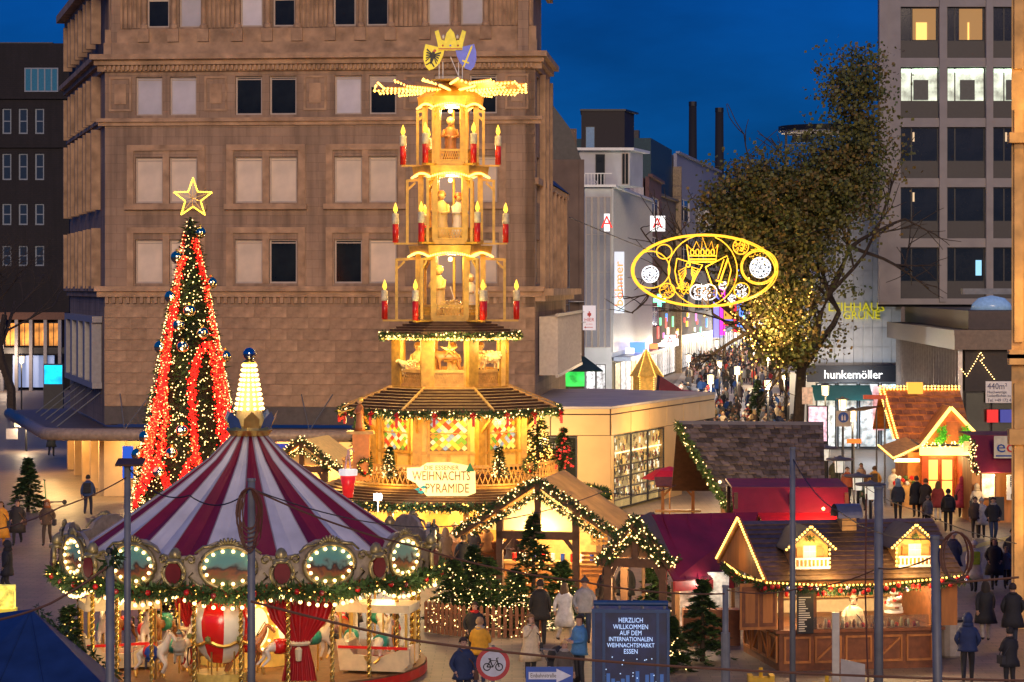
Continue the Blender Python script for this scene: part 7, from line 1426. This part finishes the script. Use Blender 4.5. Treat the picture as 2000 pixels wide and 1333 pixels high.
fir('small lit fir at the carousel rim',G(135,1330),1.9,.5,81,1200,120,WARM)
fir('lit fir seen through the carousel',G(325,1230),3.0,.9,82,1600,300,WARM)
fir('dark fir tree standing in the shopping crowd',G(1480,842),3.6,1.1,83,1800)
fc=thing('picket_fence','low brown wooden picket fence in front of the lit firs','fence',(0,0,0)); pk=M().prism([(-.05,0),(.05,0),(.05,.85),(0,.92),(-.05,.85)],-.012,.012).mesh('picket',WOODM)
fp=resample([G(832,1236),G(905,1246),G(1000,1248),G(1062,1246)],.17)
for p in fp: link('picket',pk,fc,p+Vector((0,0,.02)))
for z in (.25,.65): M().tube([p+Vector((0,.035,z)) for p in fp],.03,4).build('fence_rail',WOODM,fc)
bulbs([p+Vector((random.uniform(-.05,.05),-.04,random.uniform(.05,1.0))) for p in fp for k in range(4) if random.random()<.8],.02,WARMW,fc)
lamp('fence_lamp',G(950,1240)+Vector((0,-.7,1.5)),32,(1,.7,.35),fc,.4)
# ================================================================= signs
def welcome():
    c=G(1232,1352); rt=thing('welcome_board','dark blue illuminated welcome board with white lettering','sign',c,R(-3)); s=c.y/F; w=73*s; z=lambda v:Z(v,c.y)
    NB=mat('board_navy',(.006,.014,.06),.35,es=.2,var=.7,sc_=2); FB=mat('frame_blue',(.015,.06,.17),.4)
    M().box(-w,w,0,1.0,0,z(1192)).build('housing',NB,rt)
    for x in (-w,-w*.72,w*.72,w): M().box(x-.035,x+.035,-.05,-.003,0,z(1195)).build('frame_bar',FB,rt)
    M().box(-w-.04,w+.04,-.06,.06,z(1197),z(1190)).build('top_rail',FB,rt); M().cyl((-w,.15,z(1180)),(w,.15,z(1180)),.07,n=10).build('light_bar',FB,rt)
    for x in (-w*.9,-w*.3,w*.3,w*.9): M().cyl((x,.15,z(1192)),(x,.15,z(1180)),.035).build('bracket',STEEL,rt)
    tx=glow('welcome_white',(.45,.65,1),.8)
    for t,v in (('HERZLICH',1212),('WILLKOMMEN',1225),('AUF DEM',1237),('INTERNATIONALEN',1249),('WEIHNACHTSMARKT',1261),('ESSEN',1273)): text(t,.165 if len(t)<12 else .15,tx,rt,(0,-.02,z(v)),sx=.8)
    rs=random.Random(5); bulbs([(rs.uniform(-w*.7,w*.7),-.02,z(rs.uniform(1280,1340))) for i in range(26)],.018,glow('snow_fleck',(.5,.7,1),1),rt,'snow_flecks')
    q=M(); [q.box(-w*.65+i*.12,-w*.65+i*.12+.09,-.012,-.004,z(1350),z(1350)+rs.uniform(.12,.5)) for i in range(12)]; q.build('city_motif',glow('motif_blue',(.03,.1,.3),.5),rt)
welcome()
def disc(m,r,y0,y1,mt,name,par): return m.prism([(r*math.cos(2*PI*i/32),r*math.sin(2*PI*i/32)) for i in range(32)],y0,y1).build(name,mt,par)
def bike_sign():
    d=50.; c=P(963,1297,d); rt=thing('no_cycling_sign','round red ringed traffic sign with a black bicycle','traffic sign',c); r=33*d/F
    SR=mat('sign_red_ring',(.42,.02,.03),.4); disc(M(),r,0,.02,SR,'plate',rt); disc(M(),r*.76,-.006,-.002,mat('sign_face',(.5,.52,.6),.4),'face',rt); q=M(); k=r*.33
    for sg in (-1,1): q.tube([(sg*r*.36+k*.62*math.cos(t),-.014,-r*.18+k*.62*math.sin(t)) for t in [2*PI*i/16 for i in range(17)]],.011,4)
    def ln(*p): q.tube([(a*r,-.014,b*r) for a,b in p],.012,4)
    ln((-.36,-.18),(-.16,.2),(.24,.2),(-.02,-.18),(-.36,-.18)); ln((-.02,-.18),(-.2,.3)); ln((.36,-.18),(.2,.34),(.32,.36)); ln((-.28,.3),(-.12,.3)); q.build('bicycle_symbol',BLACK,rt)
    M().cyl((0,.05,-c.z),(0,.05,r*1.1),.035).build('post',STEEL,rt)
bike_sign()
ow=thing('one_way_sign','blue rectangular one-way traffic sign with white arrow','traffic sign',P(1073,1320,50)); s=50/F; w,h=46*s,17*s
M().box(-w,w,0,.02,-h,h).build('plate',mat('sign_traffic_blue',(.02,.09,.42),.4),ow); M().prism([(-w*.88,-h*.42),(w*.3,-h*.42),(w*.3,-h*.8),(w*.93,0),(w*.3,h*.8),(w*.3,h*.42),(-w*.88,h*.42)],-.006,-.002).build('arrow',mat('sign_white_face',(.7,.72,.78),.4),ow); text('Einbahnstraße',.12,BLACK,ow,(-w*.26,-.009,0),ext=.002,sx=.78); M().cyl((0,.05,-2.0),(0,.05,h),.03).build('post',STEEL,ow); ow.location.z=ow.location.z
for ch in ow.children:
    if ch.name.startswith('post'): ch.data=M().cyl((0,.05,-ow.location.z),(0,.05,h),.03).mesh('post',STEEL)
# ================================================================= poles, ropes, coils
def pole(name,label,u,vt,d,wpx,lean=0,top=None,base=None):
    p=P(u,vt,d); rt=thing(name,label,'pole',(p.x-lean,p.y,0)); r=wpx*d/F/2; M().cyl((0,0,0),(lean,0,p.z),r*1.08,r,10).build('shaft',STEEL,rt,smooth=True); M().cyl((lean,0,p.z),(lean,0,p.z+.05),r*1.15,n=10).build('cap',STEEL,rt); M().cyl((0,0,0),(0,0,.12),r*2.2,r*1.6,10).build('foot',STEEL,rt)
    if base: z=Z(base,d); M().cyl((0,0,0),(0,0,z),r*1.5,n=10).build('sleeve',STEEL,rt)
    return rt,p
r1,p1=pole('steel_pole','steel pole with a little shingle hood and fixed ropes',249,912,50,13); M().plate([(-.22,-.2,p1.z+.02),(.34,-.2,p1.z+.02),(.34,.2,p1.z+.12),(-.22,.2,p1.z+.12)],.04).build('hood',WOODD,r1)
r2,p2=pole('steel_pole','short steel pole wrapped with fir at its top',215,1092,42,17); garland([(-.1,0,p2.z-.1),(.15,0,p2.z+.05)],r2,.15,260,.14,name='greenery'); M().ball((0,-.1,p2.z+.15),.06,6).build('knob',BLACK,r2)
r3,p3=pole('steel_pole','steel pole carrying a big hanging coil of cable',491,940,47,15)
rs=random.Random(4)
for i in range(9):
    a=rs.uniform(.12,.26); dz=rs.uniform(.75,1.25); M().tube([(a*math.sin(t)-.02+rs.uniform(-.01,.01),-.1-.01*i,p3.z-.12-dz/2+dz/2*math.cos(t)) for t in [2*PI*k/20 for k in range(21)]],.014,5).build('cable_coil',mat('cable_brown',(.12,.045,.025),.6),r3)
r4,p4=pole('steel_pole','tall slim steel pole in front of the sweets chalet',1548,878,57,11); r5,p5=pole('steel_pole','short steel post with a thicker sleeve beside the chalet shutter',1417,1148,58,12,base=1236)
r6,p6=pole('steel_pole','steel pole standing before the chalet dormers with a hung cable',1716,955,53,17); M().tube([(-.28,-.1,p6.z-.1),(-.3,-.1,p6.z-2.2),(-.27,-.1,p6.z-3.4),(-.2,-.1,p6.z-5)],.018,5).build('hanging_cable',mat('cable_brown',(.12,.045,.025),.6),r6)
r7,p7=pole('steel_pole','leaning steel pole with a cable coil over its head',1826,1052,43,18,lean=-.1)
for i in range(7):
    a=rs.uniform(.2,.3); M().tube([(-.05+.3+a*math.sin(t),-.1-.01*i,p7.z-.3+rs.uniform(.0,.01)+.42*math.cos(t)) for t in [2*PI*k/18 for k in range(19)]],.014,5).build('cable_coil',mat('cable_brown',(.12,.045,.025),.6),r7)
def rope(label,pts,r=.014,m=None,sag=.0):
    pts=[Vector(p) for p in pts]; out=[]
    for a,b in zip(pts,pts[1:]):
        for i in range(12): t=i/12; out.append(a.lerp(b,t)-Vector((0,0,sag*4*t*(1-t))))
    out.append(pts[-1]); t=thing('rope',label,'rope',pts[0],0); M().tube([p-pts[0] for p in out],r,5).build('strand',m or mat('rope_brown',(.16,.075,.04),.8),t)
T1=p1; T3=p3+Vector((0,0,-.15)); T4=p4; T6=p6; T7=p7
rope('brown rope from the coil pole down toward the sweets chalet',[T3,P(800,1065,50),P(1130,1135,53),P(1417,1160,58)],.02,None,.1)
rope('dark cable from the hooded pole to the coil pole',[T1,P(370,968,48.5),T3],.014,BLACK,.25)
rope('brown rope climbing from the picture edge to the hooded pole',[P(-10,1035,45),P(120,990,47.5),T1-Vector((0,0,.2))],.014,None,.05)
rope('thick brown rope low across the square before the welcome board',[P(490,1175,45),P(800,1250,46),P(1100,1285,47),P(1500,1312,47),P(2010,1330,48)],.025,None,.02)
rope('brown rope from the picture edge past the short wrapped pole',[P(-10,1212,40),P(100,1178,41),p2-Vector((0,0,.1))],.022,None,.03)
rope('dark cable from the coil pole over the open timber chalet',[T3,P(850,1030,60),P(1180,960,75),P(1320,948,82)],.014,BLACK,.2)
rope('dark cable strung from the slim pole across to the leaning pole',[T4-Vector((0,0,.2)),P(1640,1000,54),T7],.014,BLACK,.2)
rope('brown rope low across the chalet front between steel poles',[p5-Vector((0,0,.05)),P(1560,1150,56),P(1716,1110,53),T7-Vector((0,0,.3))],.016,None,.1)
rope('dark cable from the lamp rings to the fish stall',[P(1690,952,90),P(1800,1000,75),P(1985,1062,60)],.014,BLACK,.1)
rope('taut brown rope at the right edge by the leaning pole',[T7-Vector((0,0,.8)),P(1990,1128,43)],.02,None,.0)
# ================================================================= street lamps
def lantern(label,u,vt,d,ring=False,lit=True,power=60,plate=False,group=None):
    p=P(u,vt,d); rt=thing('street_lamp',label,'street lamp',(p.x,p.y,0),0,group); z=p.z
    M().cyl((0,0,0),(0,0,z-.75),.07,.05,8).build('post',BLACK,rt)
    M().lathe([(.19,z-.72),(.22,z-.15)],6).build('glass',LAMPG if lit else mat('lamp_pale',(.8,.74,.6),.3,es=.7),rt); M().lathe([(.38,z-.15),(.38,z-.12),(.12,z-.06),(.05,z)],16).build('hood',mat('hood_grey',(.16,.14,.12),.5),rt)
    for i in range(4): a=PI/4+i*PI/2; M().cyl((.2*math.cos(a),.2*math.sin(a),z-.74),(.23*math.cos(a),.23*math.sin(a),z-.14),.018).build('glazing_bar',BLACK,rt)
    if ring: M().lathe([(.55,z-.2),(.6,z-.16),(.55,z-.12),(.5,z-.16),(.55,z-.2)],20,cap=False).build('ring',mat('hood_grey',(.12,.12,.13),.4),rt)
    if lit: lamp('lantern_lamp',(0,-.3,z-.9),power,(1,.72,.4),rt,.15)
    return rt
lantern('lit street lantern by the leafless tree',42,692,200,power=90); rl=lantern('lit street lantern with small signs beside the canopy corner',51,806,150,power=120)
M().box(-.7,.7,-.12,-.08,1.0+.5,1.5+.4).build('name_plate',mat('plate_cream',(.55,.5,.42)),rl); M().box(-1.2,-.5,-.14,-.1,.75,1.4).build('notice',mat('notice',(.5,.45,.45)),rl)
lantern('lit street lantern by the lingerie shop, nearest its white wall',1612,748,142); lantern('lit street lantern before the teal awning',1646,775,132); lantern('lit street lantern beside the blue round footpath sign',1665,795,122,power=80)
for u,v,d,l in ((1700,938,92,'pale round-topped lantern nearest the sweets chalet'),(1676,922,97,'pale round-topped lantern beside the crowd at the glowing awning'),(1640,890,104,'pale lantern at the end of the shingle hut'),(1612,868,110,'pale lantern behind the shingle hut ridge')): lantern(l,u,v,d,True,False)
for u,v,d in ((1370,655,290),(1400,662,270),(1437,648,310),(1453,648,330),(1466,648,345),(1472,672,250),(1532,722,185),(1345,690,215),(1405,700,200),(1500,690,230),(1440,712,172),(1500,738,150),(1388,728,160)): lantern('small lit lantern in the shopping street crowd',u,v,d,False,True,480,group='lanterns along the shopping street')  # the last few lanterns are added to brighten the crowd
t=thing('footpath_sign','square sign with a blue round footpath symbol','traffic sign',(X(1647,118),118,0)); z=Z(818,118); M().box(-.36,.36,-.05,0,z-.38,z+.38).build('plate',mat('plate_cream',(.55,.5,.42)),t); disc(M(Matrix.Translation((0,0,z+.06))),.25,-.07,-.052,mat('sign_traffic_blue',(.02,.09,.42),.4),'face',t); M().cyl((0,0,0),(0,0,z),.04).build('post',STEEL,t)
q=M(); [q.ball((x,-.08,z+.16),.03,6) for x in(-.06,.07)]; q.box(-.1,-.02,-.085,-.072,z-.08,z+.12).box(.03,.11,-.085,-.072,z-.08,z+.12); q.build('symbol',WHITE,t)
t=thing('direction_sign','small glowing orange direction board on a post','sign',(X(1668,112),112,0)); z=Z(862,112); M().box(-.33,.33,-.06,0,z-.1,z+.1).build('board',glow('orange_board',(.9,.2,.03),1.0),t); M().cyl((0,.05,0),(0,.05,z+.1),.035).build('post',STEEL,t)
t=thing('advert_totem','upright advertising screen with pink and white picture','screen',(X(1597,128),128,0)); z0,z1=Z(862,128),Z(795,128); M().box(-.55,.55,0,.2,0,z1+.06).build('housing',BLACK,t); M().box(-.47,.47,-.02,-.003,z0,z1).build('screen',mat('advert_pink',(.85,.5,.6),.3,es=1.2,var=.95,sc_=3),t)
t=thing('poster_stand','orange poster with a child portrait above the crowd','poster',(X(1577,132),132,0)); z0,z1=Z(790,132),Z(757,132); M().box(-.28,.28,0,.06,z0,z1).build('board',mat('poster_peach',(.75,.5,.33),.5,es=.35,var=.5,sc_=5),t); M().cyl((0,.1,0),(0,.1,z0),.04).build('post',STEEL,t)
for u,v,d,lab in ((1528,905,None,'small white and red parasol stand in the crowd'),):
    d=165; t=thing('parasol',lab,'parasol',(X(1555,d),d,0)); h=Z(715,d); M().lathe([(1.3,h-.4),(.6,h),(.02,h+.3)],8,cap=False).build('canopy',mat('parasol_white',(.7,.68,.66),.5,var=.15),t); M().cyl((0,0,0),(0,0,h),.04).build('pole',STEEL,t); M().lathe([(.8,0),(.8,1.0)],10).build('counter',RED,t)
t=thing('long_parasol','tilted ochre leaf shaped parasol beside the lit lantern','parasol',(X(1712,116),116,0)); h=Z(800,116); M().lathe([(.05,-.02),(1.0,.08),(.05,.18)],12,(0,0,h),sy=.5).build('canopy',mat('ochre',(.45,.27,.06),.5),t).rotation_euler=(0,R(-8),0); M().cyl((0,0,0),(0,0,h),.04).build('pole',STEEL,t)
t=thing('red_arm_sign','horizontal red glowing arm sign above the crowd','sign',(X(1705,114),114,0)); z=Z(776,114); M().box(-.45,.6,-.08,.08,z-.1,z+.1).build('board',mat('arm_red',(.5,.08,.03),.4,es=.3),t); M().cyl((.55,0,0),(.55,0,z),.04).build('post',STEEL,t)
t=thing('notice_bollard','slim steel post with a blank grey notice plate','bollard',G(1632,1345)); M().box(-.09,.09,-.05,.05,0,1.9).build('post',mat('alu',(.35,.34,.33),.4,metal=.5),t); M().plate([(.12,-.05,.1),(.72,-.12,.05),(.72,-.12,.62),(.12,-.05,.75)],.03).build('plate',mat('plate_grey',(.4,.38,.35),.5),t)
for u,v,lab in ((1486,1335,'yellow mobile pole foot on the paving by the sweets chalet'),(1615,1352,'yellow mobile pole foot beside the steel notice post')):
    t=thing('pole_foot',lab,'pole base',G(u,v)); YM=mat('yellow_block',(.7,.42,.02),.5); M().box(-.3,.3,-.15,.15,.03,.16).build('body',YM,t); M().cyl((0,0,.16),(0,0,.4),.05).build('socket',YM,t); [M().box(x-.06,x+.06,-.2,.2,0,.22).build('end_block',YM,t) for x in (-.27,.27)]
t=thing('litter_bin','grey round litter bin behind the navy jacket walker','bin',G(1857,1282)); M().lathe([(.3,0),(.34,.05),(.36,.95),(.3,1.0),(.28,.9)],14).build('body',mat('bin_grey',(.35,.3,.26),.5),t); M().lathe([(.37,.95),(.37,1.02)],14).build('rim',BLACK,t)
# scooter parked near the tree in the square
t=thing('kick_scooter','parked electric kick scooter with green stem','scooter',G(108,986),R(20)); M().box(-.4,.35,-.07,.07,.1,.15).build('deck',BLACK,t); M().cyl((-.42,0,.1),(-.5,0,1.15),.025).build('stem',mat('scooter_green',(.08,.3,.12),.4),t); M().cyl((-.5,-.22,1.15),(-.5,.22,1.15),.02).build('handlebar',BLACK,t)
for x in (-.47,.42): M().cyl((x,-.03,.11),(x,.03,.11),.11,n=12).build('wheel',BLACK,t)
t=thing('pushchair','dark folded-hood pushchair in front of the blue jacket man','pushchair',G(1095,1345),R(150)); q=M().lathe([(.3,0),(.26,.2),(.12,.3),(.01,.33)],10,(0,.1,.75)); q.build('hood',cloth((.02,.02,.025)),t,smooth=True); M().box(-.22,.22,-.35,.3,.4,.75).build('seat',cloth((.03,.03,.035)),t); M().tube([(-.2,.3,.7),(-.2,.65,1.05),(.2,.65,1.05),(.2,.3,.7)],.02).build('handle',STEEL,t)
for x in (-.25,.25):
    for y in (-.35,.35): M().cyl((x-.03,y,.14),(x+.03,y,.14),.14,n=12).build('wheel',BLACK,t); M().cyl((x*.8,y*.5,.45),(x,y,.14),.018).build('leg',STEEL,t)
# ================================================================= people
BK=(.018,.018,.022); DG_=(.05,.05,.055); NV=(.02,.03,.08)
person('man in navy jacket with light blue chest stripe and glasses',905,1395,20,'pocket',(.02,.035,.09),.8,(.03,.03,.05),'short',(.05,.03,.02),1.8)
person('person in mustard yellow jacket bending over a phone, seen from behind',937,1342,165,'phone',(.62,.3,.02),.82,(.03,.04,.08),'short',(.35,.2,.1),1.75)
person('woman in black coat with a red scarf behind the mustard jacket',927,1300,5,'pocket',BK,.75,BK,'long',(.06,.03,.02),1.68,scarf=(.5,.02,.02))
person('woman in long cream coat holding a hand to her face',1036,1332,40,'face',(.62,.5,.34),.55,(.03,.03,.035),'long',(.22,.11,.04),1.72)
person('woman in long white padded coat walking by the firs',1103,1256,150,'walk',(.62,.6,.58),.5,(.4,.36,.33),'long',(.12,.07,.04),1.7)
person('man in light grey padded jacket and jeans facing the square',1142,1258,5,'pocket',(.3,.3,.31),.84,(.03,.045,.1),'hat',(.05,.05,.05),1.85)
person('man in bright blue jacket with dark beard beside the welcome board',1132,1342,-60,'phone',(.06,.2,.45),.8,(.03,.03,.04),'short',(.03,.02,.015),1.8)
person('blond person in dark coat with face turned up near the pushchair',1102,1382,30,'stand',(.1,.08,.06),.8,(.05,.04,.04),'short',(.55,.36,.15),1.6)
person('tall dark figure with back turned by the dark fir',1055,1262,180,'stand',(.02,.018,.018),.7,BK,'short',(.03,.02,.015),1.85)
person('person in black coat at the gable chalet entrance',1222,1208,180,'stand',BK,.7,BK,'hood',(.12,.11,.11),1.75)
person('person in dark brown coat leaning at the gable chalet post',1185,1215,170,'stand',(.06,.04,.03),.6,BK,'long',(.05,.03,.02),1.72)
person('grey haired person in ochre top behind the welcome board',1210,1300,10,'stand',(.5,.3,.08),.8,BK,'short',(.4,.37,.33),1.7)
person('person in black coat waiting at the pyramid counter',905,1150,170,'stand',BK,.65,BK,'short',(.05,.03,.02),1.8)
for i,(u,v,c,hd) in enumerate(((870,1128,(.1,.06,.04),'long'),(888,1118,(.3,.2,.12),'hat'),(925,1122,(.04,.03,.03),'short'),(950,1118,(.25,.12,.05),'long'),(1000,1135,(.15,.1,.08),'short'),(1065,1130,(.06,.05,.05),'hat'),(1130,1140,(.3,.1,.04),'short'))):
    person('guest in %s standing by the warm lit chalet'%['a brown coat','a beige coat and hat','a black coat','a rust coat','a taupe coat','a charcoal coat and hat','an orange jacket'][i],u,v,random.choice((150,200,20)),'phone',c,.7,BK,hd,(.12,.07,.04),1.72,group='guests around the chalets')
person('man in dark jacket with black backpack walking away by the shop corner',172,1008,180,'walk',(.03,.06,.16),.85,(.02,.025,.05),'short',(.02,.015,.012),1.8,pack=BK)
person('person in long black coat striding toward the square',34,1066,0,'walk2',(.03,.025,.025),.5,BK,'short',(.06,.04,.03),1.78)
person('person in brown jacket with headscarf walking beside the long black coat',92,1066,0,'walk2',(.10,.06,.035),.82,(.06,.04,.03),'hood',(.3,.1,.03),1.75)
person('person in an orange glowing robe at the picture edge',2,1068,10,'stand',(.65,.28,.03),.35,(.5,.2,.03),'long',(.1,.05,.02),1.75)
person('man in black puffer jacket seen in profile by the yellow stall',14,1168,-90,'walk2',(.015,.015,.02),.7,BK,'hood',(.015,.015,.02),1.82)
person('dark figure walking in the unlit side street',100,893,180,'walk2',(.05,.055,.045),.6,(.03,.03,.035),'short',(.03,.02,.02),1.75)
# right side
person('person in navy hooded jacket walking away past the sweets chalet',1890,1338,170,'walk2',(.015,.03,.10),.84,(.012,.014,.02),'hood',(.015,.03,.10),1.78)
person('person in black coat holding a lit blue phone',1972,1352,200,'phone',BK,.7,BK,'short',(.02,.015,.012),1.6)
person('woman with long dark hair in black coat and light trousers',1925,1255,175,'walk',BK,.55,(.35,.3,.26),'long',(.025,.018,.014),1.74)
person('man in wide black coat walking beside the long haired woman',1978,1270,180,'walk2',BK,.6,(.03,.04,.07),'short',(.03,.02,.02),1.85)
person('person in white coat with a lime green backpack',1902,1160,180,'walk',(.6,.56,.5),.5,BK,'hat',(.6,.56,.5),1.72,pack=(.3,.42,.03))
person('woman in long black padded coat walking toward the square',1942,1152,0,'walk2',BK,.5,BK,'long',(.07,.04,.02),1.72)
person('man in charcoal jacket with dark beard at the right edge',1978,1135,0,'pocket',DG_,.8,BK,'short',(.03,.02,.015),1.78)
person('child in grey jacket between the walkers',1965,1150,5,'walk2',(.12,.12,.14),.8,BK,'short',(.25,.15,.07),1.4)
person('person in dark navy coat leaning by the chalet corner',1862,1140,150,'walk2',NV,.6,BK,'hat',(.45,.42,.4),1.75)
person('person in bright pink long padded coat in the queue',1879,1012,175,'stand',(.75,.09,.13),.45,(.04,.03,.03),'hood',(.75,.09,.13),1.75)
person('person in cream jacket with fur hood in the queue',1908,1022,170,'stand',(.6,.5,.38),.82,(.1,.08,.07),'hood',(.45,.36,.26),1.65)
person('person in white padded coat right of the long black coats',1917,1052,180,'stand',(.5,.46,.4),.6,BK,'hat',(.4,.35,.3),1.6)
person('man in black jacket and jeans walking from the fish stall',1940,1062,0,'walk2',BK,.84,(.03,.05,.11),'short',(.03,.02,.02),1.82)
person('person in brown trousers and jacket standing mid square',1905,1052,0,'stand',(.09,.06,.04),.84,(.09,.065,.04),'short',(.06,.04,.03),1.66)
person('person in black jacket with backpack straps in the queue',1852,1040,175,'stand',BK,.82,BK,'short',(.03,.02,.02),1.78,pack=(.03,.03,.035))
person('woman in dark red dress and white skirt hem in the queue',1832,1018,170,'stand',(.25,.03,.03),.6,(.6,.55,.5),'long',(.12,.07,.03),1.7)
person('man in long dark coat waiting at the glowing awning',1790,1012,185,'stand',BK,.55,BK,'short',(.05,.03,.02),1.82)
person('person in black coat with hands together in the queue',1808,1014,175,'phone',(.03,.025,.025),.65,BK,'short',(.1,.06,.03),1.75)
person('person in black waistcoat and blue shirt near the pale lanterns',1754,1018,180,'stand',(.03,.04,.06),.8,BK,'hood',(.2,.3,.42),1.78)
person('child in grey checked jacket in the queue',1812,1030,180,'stand',(.15,.15,.15),.7,BK,'hat',(.12,.1,.09),1.3)
person('person in ochre jacket with dark backpack by the side awning',1708,985,170,'walk2',(.5,.27,.05),.84,(.4,.22,.05),'short',(.08,.05,.03),1.76,pack=(.04,.03,.03))
person('person in beige coat by the side awning',1682,975,20,'stand',(.5,.36,.22),.6,BK,'short',(.1,.06,.03),1.7)
person('person in glowing white jacket at the side counter',1745,990,150,'phone',(.7,.68,.62),.8,(.3,.28,.25),'short',(.5,.4,.28),1.74)
person('person in red coat behind the white jacket',1765,978,190,'stand',(.45,.02,.02),.6,BK,'long',(.1,.05,.02),1.68)
person('person in blue hat and dark coat before the fish stall',1945,1005,170,'stand',BK,.7,BK,'hat',(.05,.15,.35),1.78)
person('person in dark teal coat leaving the fish stall',1928,1000,90,'stand',(.03,.05,.05),.7,BK,'short',(.1,.06,.03),1.7)
person('woman in green jacket with red bag by the pale lanterns',1690,1000,200,'walk',(.06,.1,.05),.7,BK,'long',(.2,.1,.04),1.66)
person('person in rust red jacket among the pale lanterns',1655,985,10,'stand',(.35,.09,.04),.8,BK,'short',(.06,.04,.03),1.72)
person('person in long olive parka near the shingle hut',1630,965,10,'stand',(.08,.08,.04),.55,BK,'hat',(.2,.05,.03),1.74)
# dense crowd in the shopping street
rs=random.Random(77); CM={}
cols=[('black',BK),('black',(.02,.02,.02)),('charcoal',(.05,.05,.055)),('navy',(.02,.03,.075)),('brown',(.11,.065,.04)),('beige',(.42,.33,.23)),('white',(.55,.53,.5)),('olive',(.07,.07,.04)),('grey',(.22,.22,.23)),('red',(.35,.03,.03)),('pale pink',(.5,.3,.3)),('blue',(.04,.12,.35))]
hairs=[('short dark hair','short',(.03,.02,.015)),('long brown hair','long',(.14,.075,.035)),('blond hair','long',(.45,.3,.13)),('a dark hat','hat',(.04,.04,.05)),('a hood up','hood',(.06,.06,.065)),('a pale hat','hat',(.5,.45,.4))]
spots=[]; tries=0
while len(spots)<270 and tries<20000:
    tries+=1; d=rs.choice((rs.uniform(128,185),rs.uniform(150,290),rs.uniform(128,170))); ul=1322+max(0,d-200)*.3 if d>150 else 1345; ur=1600-(d-130)*.33
    u=rs.uniform(ul,ur); p=Vector((X(u,d),d,.004))
    if all((p-q).length>.62 for q in spots): spots.append(p)
for p in spots:
    cn,cc=rs.choice(cols); hn,hk,hc=rs.choice(hairs); pose=rs.choice(('walk','walk2','stand','walk2')); hem=rs.choice((.55,.8)); k=(pose,hem,hk)
    if k not in CM: CM[k]=crowd_mesh(*k)
    o=link('person',CM[k],None,p,R(rs.choice((0,180))+rs.uniform(-35,35))); s_=rs.uniform(.9,1.05); o.scale=(s_,)*3
    for i,m_ in ((1,cloth(cc)),(2,cloth(rs.choice((BK,(.03,.04,.08),(.06,.05,.045))))),(6,cloth(hc))): o.material_slots[i].link='OBJECT'; o.material_slots[i].material=m_
    tag(o,'person in %s %s with %s in the shopping street crowd'%(cn,'long coat' if hem<.7 else 'jacket',hn),'person','people crowding the shopping street')
# far throng beyond, read as one mass
b=M(); fm=[cloth(c) for _,c in cols]+[SKINM]
for i in range(700):
    d=rs.uniform(250,470); u=rs.uniform(1340+(d-250)*.25,1555-(d-250)*.36); x,y=X(u,d),d; ci=rs.randrange(12); h=rs.uniform(1.5,1.8)
    b.lathe([(.09,0),(.11,.8),(.24,.85),(.22,1.2),(.2,1.4),(.06,1.5)],6,(x,y,0),ci,sy=.7).lathe([(.03,1.48),(.1,1.6),(.09,1.7),(.02,1.77)],6,(x,y,0),rs.choice((0,2,4,12)))
o=b.build('far_crowd',fm,kind='stuff'); tag(o,'distant mass of shoppers filling the far street','crowd')
